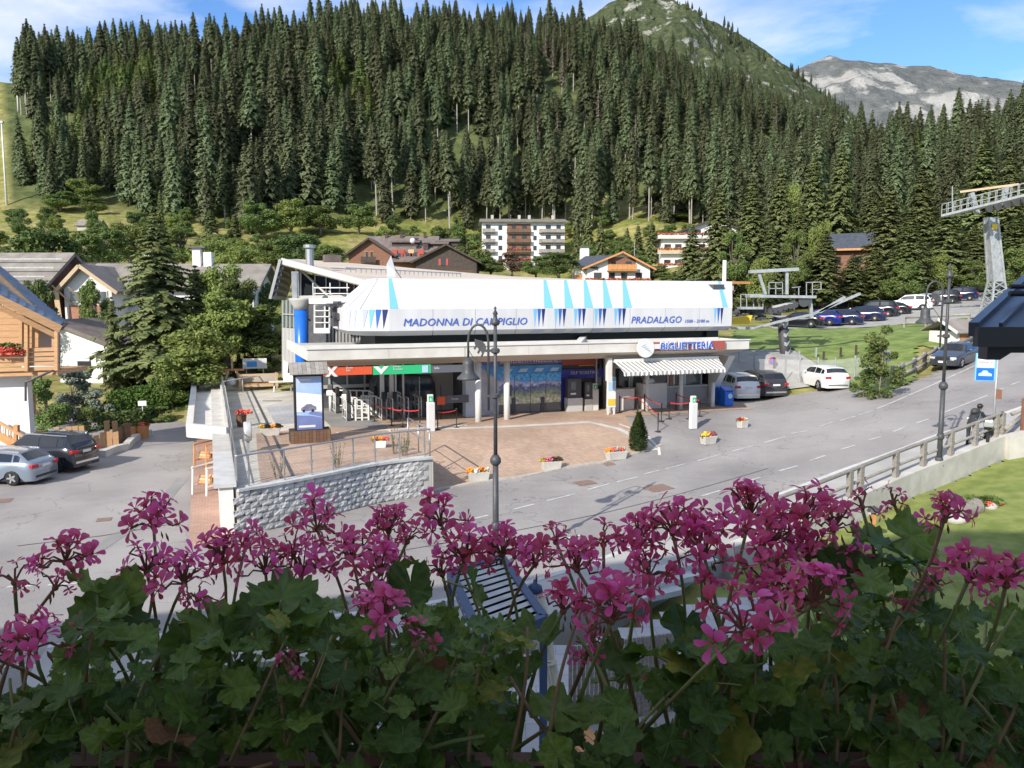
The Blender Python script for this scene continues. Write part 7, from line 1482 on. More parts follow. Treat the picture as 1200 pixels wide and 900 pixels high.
# white apartment block
t = thing('apartment_block', 'white five storey apartment block with brown balconies in the trees', 'apartment block', site(613.5, 237, 17.4), R(3))
m1 = MB(); m1.bb((-12, 0, -3), (12, 11, 12.8)); m1.build('wall', M('render_white'), t); m1 = MB(); m1.bb((-4.9, .6, 1), (2.0, .9, 12.6)); m1.bb((-5, -.05, -3), (2.1, .3, .8)); m1.build('recess_wall', M('render_white'), t)
m1 = MB(); m1.slab([(-13, -1.4, 12.9), (13, -1.4, 12.9), (12.6, 5.5, 14.2), (-12.6, 5.5, 14.2)], .3); m1.build('roof', M('roof_grey'), t); m1 = MB(); m1.slab([(-12.6, 5.5, 14.2), (12.6, 5.5, 14.2), (13, 12.4, 12.9), (-13, 12.4, 12.9)], .3); m1.build('roof', M('roof_grey'), t)
for i in range(4):
    z = 1.0+i*2.9
    balcony(t, -12, -8.2, z, 0, 1.0, 'wood_grey', n=4); balcony(t, 4.4, 12, z, 0, 1.0, 'wood_grey', n=6); balcony(t, -5, 2.2, z, 0, 1.1, 'wood_brown', 'flower_red' if i < 2 else None, n=6)
    win(t, -10.3, z+1.25, 1.2, 1.9, 0); win(t, -6.8, z+1.4, 1.0, 1.2, 0, 'wood_grey'); win(t, 3.4-.1, z+1.4, .9, 1.2, 0, 'wood_grey'); win(t, 7.2, z+1.2, 1.3, 2.0, 0); win(t, 10.2, z+1.3, 1.1, 1.8, 0); m1 = MB(); m1.bb((-4.8, -.12, z), (2, -.02, z+2.5)); m1.build('wood_infill', M('wood_red'), t); win(t, -2.9, z+1.1, 1.0, 1.9, -.12); win(t, .2, z+1.1, 1.2, 1.9, -.12)
for x in (-9, -1, 2, 9): m1 = MB(); m1.box((x, 5, 14.5), (.8, .8, 1.4)); m1.build('chimney', M('render_grey'), t)
# chalet with carved orange balconies
t = thing('red_chalet', 'wide gabled chalet with orange balcony and brown barge boards right behind the cowl', 'chalet', site(724, 150, 8.2), 0)
gable(t, -5.8, 5.9, 0, 11, -2, 5.6, 8.3, 'y', 1.0, 'render_white', 'roof_slate', front='wood_orange', xr=.7); balcony(t, -2.1, 3.3, 5.0, 0, 1.2, 'wood_orange', None, 'wood_orange', 6); balcony(t, -6.2, 5.9, 2.3, 0, 1.2, 'wood_orange', 'flower_red', 'wood_orange', 12)
for x, z, w, h in ((-.9, 6.2, .9, .9), (1.9, 6.2, 1.1, .9), (-3.8, 3.9, 1.3, 1.3), (-1.2, 3.7, 1.0, 1.7), (1.1, 3.7, 1.0, 1.7), (3.8, 3.9, 1.1, 1.3)): win(t, x, z, w, h, 0, 'wood_red', gm='glass_dark')
m1 = MB(); m1.bb((-1.9, -.08, 5.0), (3.2, -.01, 7.4)); m1.build('timber_gable', M('wood_red'), t)
m1 = MB(); m1.slab([(-8.2, 1, 6.2), (-4.0, -.5, 5.4), (-.5, 4, 8.0), (-5.5, 6.5, 8.0)], .25); m1.build('side_roof', M('roof_slate'), t); m1 = MB(); m1.bb((-8.0, 1.6, -2), (-5.8, 6, 5.2)); m1.build('side_wall', M('render_white'), t); m1 = MB(); m1.bb((-8.03, 1.5, 3.0), (-6.6, 1.6, 4.3)); m1.build('side_panel', M('wood_orange'), t)
m1 = MB(); m1.box((-5.5, 9, 7.9), (1.7, 1.7, 3.6)); m1.build('tower', M('render_white'), t); m1 = MB(); m1.box((-5.5, 9, 9.8), (2.1, 2.1, .2)); m1.build('tower_cap', M('roof_brown'), t); m1 = MB(); m1.box((3.4, 3, 9.1), (.1, .1, 2.6)); m1.build('antenna', M('galv'), t)
# white house with flower balconies
t = thing('balcony_house', 'white gabled house with rows of red balcony flowers half hidden by spruces', 'house', site(826, 200, 14.2), R(-4))
gable(t, -11, 11, 0, 14, -3, 8.6, 13.6, 'y', 1.2, 'render_white', 'roof_brown', xr=3)
for z, m_ in ((1.2, 'render_white'), (5.0, 'balcony_orange'), (8.6, 'render_white')): balcony(t, -12, 6, z, 0, 1.4, m_, 'flower_red', 'render_white', 10)
for z in (2.6, 6.4): 
    for x in (-9.4, -6.8, -4, -1, 2): win(t, x, z, 1.5, 1.5, 0, 'wood_orange')
for x in (-5, -2, 1): win(t, x, 10.0, 1.1, 1.2, 0, 'wood_brown')
m1 = MB(); m1.bb((-10.6, -.1, 8.9), (9, -.02, 9.4)); m1.build('timber_band', M('wood_brown'), t); m1 = MB(); m1.bb((-10.8, -2, -2.8), (-1, -.1, .9)); m1.build('glazed_porch', M('glass_grey'), t)
for x in (-10.8, -8.4, -6, -3.6, -1.1): m1 = MB(); m1.bb((x, -2.1, -2.8), (x+.3, -2.01, 1.0)); m1.build('porch_post', M('render_white'), t)
# chalet roof among the right hand spruces
t = thing('forest_chalet', 'small chalet with dark roof and orange barge board among the right hand spruces', 'chalet', site(1004, 122, 11.3), R(-28)); gable(t, -5, 5, 0, 8, -5, 4.4, 6.6, 'x', 1.0, 'wood_red', 'roof_slate'); m1 = MB(); m1.bar((-6, -.95, 4.0), (-6, 4, 6.8), .15, .35); m1.bar((-6.0, -1.0, 4.05), (6, -1.0, 4.05), .12, .3); m1.build('barge_board', M('wood_orange'), t)
for x in (-3, 0, 3): win(t, x, 2.5, 1.0, 1.1, 0, 'wood_brown')
# white arched wall behind the car park
t = thing('arched_building', 'low white building with dark arched openings behind the upper cars', 'building', site(1008, 104, 6.2), R(4)); m1 = MB(); m1.bb((-3.4, 0, -1.5), (3.2, 5, 3.0)); m1.build('wall', M('render_white'), t)
for x in (-2.3, -.2, 2.0): m1 = MB(); m1.yprism([(x-.75, -1.2), (x+.75, -1.2), (x+.75, 1.2)]+[(x+.75*cos(a), 1.2+.75*sin(a)) for a in (.5, 1.05, 1.57, 2.1, 2.64)]+[(x-.75, 1.2)], -.04, .1); m1.build('arch', M('interior' if x < 1 else 'wood_red'), t)
m1 = MB(); m1.bb((-3.8, -.5, 3.0), (3.6, 5.5, 3.2)); m1.build('roof', M('roof_grey'), t)
# tiny ones far up
p = onG(1005, 210, T); t = thing('far_house', 'tiny white house with grey roof on the slope below the far mountain', 'house', (p.x, p.y, p.z-1), 0); gable(t, -3, 3, 0, 6, -2, 2.5, 4.5, 'x', .6, 'render_white', 'roof_grey'); win(t, -1, 1.4, .9, 1.0, 0); win(t, 1.2, 1.4, .9, 1.0, 0)
p = at(561, 37, 432); t = thing('ridge_hut', 'flat roofed white hut peeping between the spruces on the ridge', 'hut', (p.x, p.y, p.z-1.2), 0); m1 = MB(); m1.bb((-4.6, 0, -6), (4.6, 5, 1.6)); m1.build('wall', M('render_white'), t); m1 = MB(); m1.bb((-5.2, -.6, 1.61), (5.2, 5.6, 2.1)); m1.build('roof', M('roof_brown'), t)
for x in (-2.5, 0, 2.5): win(t, x, .4, 1.4, 1.0, 0)
# left: alpine hotel behind the big spruce
t = thing('alpine_hotel', 'white and timber hotel with grey roof behind the big spruce', 'house', site(175, 78, 1.0), R(4))
gable(t, -6.3, 9.5, 1.5, 10, -1, 8.4, 10.4, 'x', .9, 'render_white', 'roof_grey')
gable(t, -6.9, -2.6, -2.2, 6, -1, 8.1, 10.0, 'y', .8, 'render_white', 'roof_grey', front='wood_pale', xr=-5.1)
m1 = MB(); m1.bb((-6.5, -2.3, 4.4), (-2.5, -2.2, 6.4)); m1.build('timber_band', M('brick_red'), t)
for x, z, w, h in ((-5.9, 7.2, .9, .9), (-4.6, 7.2, .9, .9), (-3.4, 7.2, .7, .9), (-4.9, 5.2, .8, 1.2), (-3.4, 5.2, .8, 1.2), (-3.4, 2.2, 1.0, 1.2)): win(t, x, z, w, h, -2.22, 'render_white', gm='glass_grey')
balcony(t, -7.3, -2.2, 3.4, -2.2, 1.0, 'render_white', None, 'render_white', 4); balcony(t, -3, 3, .4, -2.2, 1.0, 'render_white', None, 'render_white', 5)
for k in range(3): m1 = MB(); m1.bar((-7.5+k*1.5, -3.2, 8.0-abs(k-1.2)*-.2), (-6.2+k*1.2, -2.3, 6.5), .14); m1.build('roof_strut', M('wood_pale'), t)
m1 = MB(); m1.bar((-7.0, -3.0, 4.2), (-7.2, -3.1, 7.6), .45, .06); m1.build('ladder', M('wood_pale'), t)
m1 = MB(); m1.bb((5.0, 1.3, 5.4), (8.8, 1.5, 7.8)); m1.build('white_wall', M('render_white'), t)
for x, z in ((-1.8, 10.9), (3.0, 11.2), (4.1, 10.8)): m1 = MB(); m1.box((x, 5.5, z), (.8, .8, 1.9)); m1.build('chimney', M('render_white'), t)
m1 = MB(); m1.box((3.0, 5.5, 12.25), (1.9, 1.4, .15)); m1.build('chimney_cap', M('roof_brown'), t); win(t, 5.9, 6.8, .5, 1.1, 1.3, 'wood_dark')
t = thing('white_garage', 'plain white building with brown roof edge below the alpine hotel', 'building', site(100, 66, .3), R(-6)); m1 = MB(); m1.prism([(-2.6, 0), (3.0, 0), (3.0, 6), (-2.6, 6)], -.5, [5.6, 3.6, 3.6, 5.6]); m1.build('wall', M('render_white'), t); m1 = MB(); m1.slab([(-3.0, -.5, 6.0), (3.8, -.5, 3.5), (3.8, 6.4, 3.5), (-3.0, 6.4, 6.0)], .3); m1.build('roof', M('roof_brown'), t); win(t, -.4, 2.0, 1.0, 1.0, 0)
t = thing('carport', 'dark timber carport with parked cars in deep shade behind the hedge', 'carport', site(157, 62, .3), R(8)); m1 = MB(); m1.slab([(-2.6, -1, 3.5), (2.9, -1, 2.4), (2.9, 4, 2.6), (-2.6, 4, 3.7)], .3); m1.build('roof', M('wood_dark'), t)
for x in (-2.2, 0, 2.3): m1 = MB(); m1.box((x, -.6, 1.4), (.22, .22, 2.9)); m1.build('post', M('wood_dark'), t)
m1 = MB(); m1.bb((-2.4, 4.1, -.5), (3.2, 4.3, 2.4)); m1.build('back_wall', M('wood_dark'), t)
for px, k, pt, lb in ((148, 'hatch', 'blackcar', 'dark car in the shade of the carport, left one'), (184, 'hatch', 'navy', 'dark blue car in the shade at the right end of the carport')): p = site(px, 63, .35); car(k, pt, lb, 'car', p, R(85), 'cars under the carport', detail=False)
# brown roofed house with flower balcony, left
t = thing('flower_balcony_house', 'house with brown roof and purple flower balcony left of the alpine hotel', 'house', site(84, 84, 2.5), R(2)); gable(t, -2.6, 2.4, 0, 8, -2, 5.2, 9.2, 'x', .9, 'render_blue', 'roof_brown'); balcony(t, -2.6, 2.4, 3.0, 0, 1.1, 'wood_dark', 'flower_pink'); balcony(t, -2.6, 2.4, .2, 0, 1.1, 'wood_dark', 'flower_pink'); win(t, 0, 1.3, 1.0, 1.2, 0); m1 = MB(); m1.bb((-2.9, -1.1, 5.3), (-.6, -.6, 7.4)); m1.build('gable_end', M('wood_pale'), t)
t = thing('grey_roof_house', 'house with broad grey shingle roof at the far left above the blue tiles', 'house', site(14, 74, 2.0), R(-3)); gable(t, -6, 2.9, 0, 8, -2, 7.5, 10.2, 'x', .9, 'wood_red', 'roof_grey'); win(t, 1.8, 5.8, .9, 1.1, 0, 'render_white'); win(t, -.4, 5.8, .9, 1.1, 0, 'render_white')
for i in range(3): m1 = MB(); m1.bar((-6.8, -.7+1.4*i, 8.0+.85*i), (3.7, -.7+1.4*i, 8.0+.85*i), .08, .12); m1.build('snow_guard', M('galv'), t)
t = thing('small_shed', 'small grey shed roof on the meadow above the left trees', 'hut', site(107, 205, zz(275, 205)+.5), 0); gable(t, -2.6, 2.6, 0, 4, -2, 1.6, 2.9, 'x', .5, 'render_grey', 'roof_grey')
# ------------------------------------------------ new timber chalet at the left edge
t = thing('timber_chalet', 'new pale timber chalet with blue tiled roof and white ground floor at the left edge', 'chalet', (0, 0, 0))
Fe, Gf, Re, Rf = at(70, 382, 38.5), at(-60, 316, 36.5), at(75, 377, 46), at(-60, 262, 44)
m1 = MB(); m1.slab([q-Vector((0, 0, .22)) for q in (Fe, Gf, Rf, Re)], .12); m1.build('roof_deck', M('wood_new'), t)
nx, ny = 17, 12; tile = []
nrm = (Gf-Fe).cross(Re-Fe).normalized(); nrm = nrm if nrm.z > 0 else -nrm
cnt = 0
for i in range(nx):
    for j in range(ny):
        a0, a1 = i/nx, (i+1)/nx-.004; b0, b1 = j/ny, (j+1)/ny+.01
        q = [Fe.lerp(Gf, b0).lerp(Re.lerp(Rf, b0), a0), Fe.lerp(Gf, b1).lerp(Re.lerp(Rf, b1), a0), Fe.lerp(Gf, b1).lerp(Re.lerp(Rf, b1), a1), Fe.lerp(Gf, b0).lerp(Re.lerp(Rf, b0), a1)]
        mid = [(q[0]+q[3])/2, (q[1]+q[2])/2]
        up = [nrm*.07, nrm*.02, nrm*.02, nrm*.07]; m1 = MB(); v = [q[k]+up[k] for k in range(4)]; c0 = mid[0]+nrm*.13; c1 = mid[1]+nrm*.08
        m1.add([v[0], c0, v[3], v[1], c1, v[2], q[0], q[3]], [(0, 3, 4, 1), (1, 4, 5, 2), (6, 0, 1, 2, 7)]); m1.build('roof_tile', M('roof_tile_blue'), t)
m1 = MB(); m1.bar(Fe+Vector((.1, -.12, -.15)), Gf+Vector((0, -.12, -.15)), .12, .36); m1.build('barge_board', M('wood_new'), t); m1 = MB(); m1.bar(Fe+Vector((-.2, .05, -.48)), Gf+Vector((-.2, .05, -.48)), .3, .24); m1.build('purlin', M('wood_new'), t)
m1 = MB(); m1.tube([Fe+Vector((.12, -.1, -.1)), Re+Vector((.12, 0, -.1))], .1, 8); m1.build('gutter', M('dark_metal'), t)
m1 = MB(); p = at(69, 392, 38.8); q = at(69, 433, 38.8); m1.tube([p, q, at(62, 434, 38.6), at(40, 444, 38.2), at(30, 448, 38.2), at(30, 470, 38.2)], .055, 7); m1.build('drain_pipe', M('dark_metal'), t)
# timber front with planks
for i in range(7):
    z0, z1 = 358+i*7.5, 358+(i+1)*7.5-.5; a, b, c, d_ = at(-40, z1, 40), at(42, z1, 40), at(42, z0, 40), at(-40, z0, 40); m1 = MB(); m1.add([a, b, c, d_]+[v+Vector((0, .12, 0)) for v in (a, b, c, d_)], [(0, 1, 2, 3), (3, 2, 6, 7), (0, 4, 5, 1), (1, 5, 6, 2)]); m1.build('plank', M('wood_new'), t)
a, b = at(24, 408, 41.2), at(70, 376, 41.2); m1 = MB(); m1.bb((a.x, 41.2, a.z-1), (b.x-.3, 41.4, b.z)); m1.build('wall', M('render_blue'), t)
for px, p0, p1, Y in ((25, 372, 407, 39.5), (31.5, 366, 435, 38.4), (44, 375, 407, 39.5), (63.5, 385, 408, 39.0), (66.5, 384, 434, 38.4)): m1 = MB(); m1.bar(at(px, p0, Y), at(px, p1, Y), .16, .16, up=(0, 1, 0)); m1.build('post', M('wood_new'), t)
for i in range(5): y = 409+i*5.6; m1 = MB(); a = at(-30, y+3, 38.6); b = at(67, y, 38.6); m1.bar(a, b, .06, .17); m1.build('railing_board', M('wood_new'), t)
m1 = MB(); a, b = at(-30, 437, 38.7), at(67, 434, 38.7); m1.slab([a, b, b+Vector((0, 2.8, 0)), a+Vector((0, 2.8, 0))], .22); m1.build('balcony_floor', M('wood_new'), t)
m1 = leafclump(420, .9, 5, .1, (1, .3, .4)); o = m1.build('balcony_flowers', M('flower_red'), t); o.location = at(9, 414, 38.3); m1 = leafclump(200, .9, 6, .1, (1, .3, .4)); o = m1.build('balcony_leaves', M('leaf_dark'), t); o.location = at(9, 411, 38.35)
a, b = at(-40, 437, 39.5), at(31, 437, 39.5); m1 = MB(); m1.bb((a.x, 39.5, -.5), (b.x, 39.9, a.z-.1)); m1.build('lower_wall', M('render_white'), t)
m1 = MB(); a, b = at(30, 462, 40.5), at(42, 486, 40.5); m1.bb((a.x, 40.0, b.z), (b.x, 41.0, b.z+.12)); m1.build('small_balcony', M('wood_new'), t)
for i in range(5): px = 31.5+i*2.4; m1 = MB(); m1.bar(at(px, 463, 40), at(px, 485, 40), .06); m1.build('baluster', M('wood_new'), t)
# outside stair
s_a, s_b = at(-6, 492, 39), at(54, 527, 36.8)
m1 = MB(); m1.bar(at(-6, 508, 39), at(42, 534, 37), .1, .4); m1.build('stair_stringer', M('wood_orange'), t); m1 = MB(); m1.bar(s_a, s_b, .1, .12); m1.build('stair_handrail', M('wood_new'), t)
for i in range(16): k = i/15; p = at(-6, 493, 39).lerp(at(42, 518, 37.2), k); q = at(-6, 507, 39).lerp(at(42, 533, 37.2), k); m1 = MB(); m1.bar(p, q, .045, .045, up=(0, 1, 0)); m1.build('baluster', M('render_white' if i % 2 else 'wood_new'), t)
m1 = MB(); m1.bar(at(19.5, 498, 38.2), at(19.5, 528, 38.2), .2, .2, up=(0, 1, 0)); m1.build('newel_post', M('wood_orange'), t)
# paling fences
def palings(px0, px1, pt0, pt1, Y0, Y1, label, m='wood_new', w=.3):
    t = thing('paling_fence', label, 'fence', (0, 0, 0), 0, 'pale timber palings along the driveway'); a = at(px0, pt0, Y0); b = at(px1, pt1, Y1); n = max(2, int((b-a).length/w)); rg = random.Random(int(px0))
    for i in range(n):
        k = (i+.5)/n; p = a.lerp(b, k); h = p.z+rg.uniform(-.08, .08); m1 = MB(); m1.prism([(-w*.46, -.03), (w*.46, -.03), (w*.46, .03), (-w*.46, .03)], -.2, [h-.05, h, h, h-.05]); o = m1.build('paling', M(m), t); o.location = (p.x, p.y, 0); o.rotation_euler.z = atan2(b.y-a.y, b.x-a.x)
palings(55, 99, 502, 499, 44.2, 44.6, 'pale timber palings behind the black SUV roof, left stretch'); palings(101, 139, 510, 505, 42.4, 43, 'low pale palings right of the black SUV'); palings(120, 139, 493, 491, 44.4, 44.6, 'tallest short stretch of palings between hedge and low palings'); palings(139.5, 150, 498, 496, 43.6, 44, 'narrow dark timber panel at the driveway corner', 'wood_brown', .5); palings(-4, 52, 529, 522, 39, 39.5, 'low row of short palings behind the silver car', w=.35); palings(33, 54, 505, 504, 44.6, 44.8, 'brown fence panel between the stair and the pale palings', 'wood_red', .4)
m1 = MB(); pts = [onG(*p) for p in ((120, 536), (135, 530), (148, 527), (155, 519), (163, 514), (175, 510))]
for a, b in zip(pts[:-1], pts[1:]): m1.bar((a.x, a.y, .12), (b.x, b.y, .12), .35, .45)
tag(m1.build('low_wall', M('concrete')), 'low grey concrete wall curving along the driveway below the palings', 'wall')
planter(154, 515, ['red', 'pink', 'green'], 'orange pot with red flowers at the driveway wall, left pot', 0, 'wood_orange', size=(.7, .6, .9), grp='orange flower pots by the driveway'); planter(168, 514, ['green', 'red', 'red'], 'orange pot with mixed plants at the driveway wall, right pot', 0, 'wood_orange', size=(.6, .6, .9), grp='orange flower pots by the driveway')
# ------------------------------------------------ trees
def blob_tree(name, h, r, nb, nl, seed, leaf=.22, mats=('leaf', 'bark'), trunk=.25, low=.3):
    rg = random.Random(seed); m = MB(); tr = MB(); tr.tube([(0, 0, -.6), (0, 0, h*low), (rg.uniform(-.2, .2), rg.uniform(-.2, .2), h*.7)], [trunk, trunk*.75, trunk*.25], 8)
    vs = []; fs = []
    for b in range(nb):
        a = rg.uniform(0, 6.28); k = rg.random(); z = h*(low+(1-low)*k*.88); rr = r*sqrt(max(.05, 1-((k-.4)/.68)**2))*rg.uniform(.15, .72); c = Vector((rr*cos(a), rr*sin(a), z)); br = r*rg.uniform(.24, .46)*(1-.35*k)
        tr.tube([(0, 0, z*.55), c*.6+Vector((0, 0, z*.3)), c], [trunk*.35, trunk*.2, .02], 5)
        for _ in range(nl):
            d = Vector((rg.gauss(0, 1), rg.gauss(0, 1), rg.gauss(0, 1))).normalized(); p = c+Vector((d.x, d.y, d.z*.85))*br*(rg.random()**.35)*rg.uniform(.85, 1.15); s = leaf*rg.uniform(.6, 1.3)
            n = (d+Vector((rg.gauss(0, .6), rg.gauss(0, .6), rg.gauss(.3, .6)))).normalized(); u = n.orthogonal().normalized(); ang = rg.uniform(0, 6.28); v = n.cross(u); u2 = u*cos(ang)+v*sin(ang); v2 = n.cross(u2); i = len(vs)
            vs += [p-u2*s, p+v2*s*.55, p+u2*s, p-v2*s*.55]; fs.append((i, i+1, i+2, i+3))
    m.v = vs; m.f = fs; m.m = [0]*len(fs); return tr.mesh('trunk', M(mats[1]), True), m.mesh('crown', M(mats[0]))
DEC = [blob_tree('a', 9, 3.6, 26, 380, 1, .16), blob_tree('b', 11, 3.2, 26, 380, 2, .165), blob_tree('c', 7, 3.6, 20, 400, 3, .15, low=.15)]
DARK = [blob_tree('d', 9, 3.6, 26, 380, 4, .16, ('leaf_dark', 'bark')), blob_tree('e', 6, 3.4, 20, 380, 5, .14, ('leaf_dark', 'bark'), low=.1)]
YEL = [blob_tree('f', 8, 3, 24, 420, 6, .155, ('leaf_yellow', 'bark')) if mat('leaf_yellow', (.15, .21, .04), .8, (.27, .31, .09), 1.5, rnd=.12, trans=.3) else 0]
REDT = [blob_tree('g', 8, 3.2, 18, 300, 8, .17, ('shrub_red', 'bark'))]
NEAR = [spruce_mesh('n', 14, 3.9, 46, 12, 20, 21, .1, FM2 := [M('spruce_near'), M('bark')], droop=.3, broken=.22, split=True, tws=.42), spruce_mesh('n', 18, 3.9, 52, 11, 14, 22, .05, FM2, split=True, trunk_r=.25, tws=.5, broken=.12), spruce_mesh('n', 18, 3.2, 48, 11, 12, 23, .12, FM2, split=True, trunk_r=.22, tws=.52, broken=.1), spruce_mesh('n', 11, 2.6, 36, 10, 11, 24, .04, FM2, split=True, tws=.5, broken=.1)]
def tree(proto, x, y, h0, h, label, name='deciduous_tree', wid=None, grp=None, zoff=-.1, cat='tree', z=None):
    s = h/h0; w = (wid if wid else s); t = thing(name, label, cat, (x, y, (Tz(x, y) if z is None else z)+zoff), random.uniform(0, 6.28), grp); t.scale = (w, w, s); link('trunk', proto[0], t); link('crown', proto[1], t); return t
def tpx(proto, px, ptop, Y, h0, r0, wpx_, label, name='deciduous_tree', grp=None):
    p = at(px, ptop, Y); z = Tz(p.x, Y); h = max(2, p.z-z); return tree(proto, p.x, Y, h0, h, label, name, (wpx_/2*Y/940)/r0, grp)
tpx(NEAR[0], 180, 246, 62, 14, 3.9, 178, 'big ragged spruce in front of the alpine hotel', 'spruce_tree'); tpx(NEAR[3], 228, 308, 66, 11, 2.6, 80, 'dark spruce right behind the big ragged spruce', 'spruce_tree'); tpx(NEAR[3], 130, 345, 60, 11, 2.6, 46, 'slim spruce left of the big ragged spruce', 'spruce_tree')
for px, pt, Y, w, k, lb in ((845, 215, 100, 78, 1, 'dense spruce right of the flower balcony house'), (882, 205, 112, 70, 2, 'tall spruce behind the lift platform, left one'), (916, 192, 124, 70, 1, 'tall spruce above the lift platform'), (955, 180, 136, 66, 2, 'slim spruce left of the forest chalet'), (988, 166, 134, 76, 1, 'large pointed spruce directly above the forest chalet'), (1022, 222, 134, 80, 1, 'broad spruce right behind the forest chalet'), (1044, 214, 108, 96, 1, 'broad spruce with sweeping branches behind the parked white crossover'), (1082, 196, 126, 80, 2, 'pointed spruce left of the lattice pylon'), (1068, 250, 100, 76, 2, 'spruce directly behind the upper cars'), (1112, 238, 112, 88, 1, 'full spruce just left of the pylon shaft'), (1155, 158, 150, 92, 1, 'tall golden tipped spruce behind the pylon arm'), (1186, 175, 146, 70, 2, 'slim spruce at the right edge behind the pylon'), (1192, 250, 118, 80, 2, 'low spruce at the right picture edge'), (940, 242, 106, 84, 1, 'rounded spruce right of the lift platform'), (905, 262, 98, 60, 2, 'small spruce over the lift platform beam'), (968, 268, 100, 66, 2, 'small spruce left of the arched building'), (1000, 296, 103, 56, 2, 'low spruce covering the forest chalet front'), (1026, 288, 104, 50, 2, 'young spruce right of the forest chalet front'),
                         (812, 262, 128, 50, 2, 'small spruce in front of the flower balcony house'), (1143, 262, 120, 60, 2, 'small spruce right behind the pylon legs')):
    tpx(NEAR[k], px, pt, Y, 18, 3.9 if k == 1 else 3.2, w*1.15, lb, 'spruce_tree')
for px, pt, Y, w, lb in ((690, 238, 186, 34, 'spruce between the apartment block and the red chalet'), (704, 252, 180, 30, 'small spruce right of the apartment block'), (748, 262, 205, 30, 'conifer left of the flower balcony house'), (764, 258, 206, 30, 'second conifer left of the flower balcony house'), (735, 266, 212, 26, 'conifer behind the red chalet ridge'), (782, 268, 214, 26, 'conifer touching the flower balcony house'), (676, 262, 200, 26, 'young conifer beside the apartment block'), (187, 222, 190, 22, 'pointed young spruce on the left meadow edge'), (246, 244, 200, 40, 'spruce standing forward of the forest above the hotel'), (275, 250, 205, 36, 'broad spruce at the meadow above the station roof')):
    tpx(NEAR[3], px, pt, Y, 11, 2.6, w, lb, 'spruce_tree')
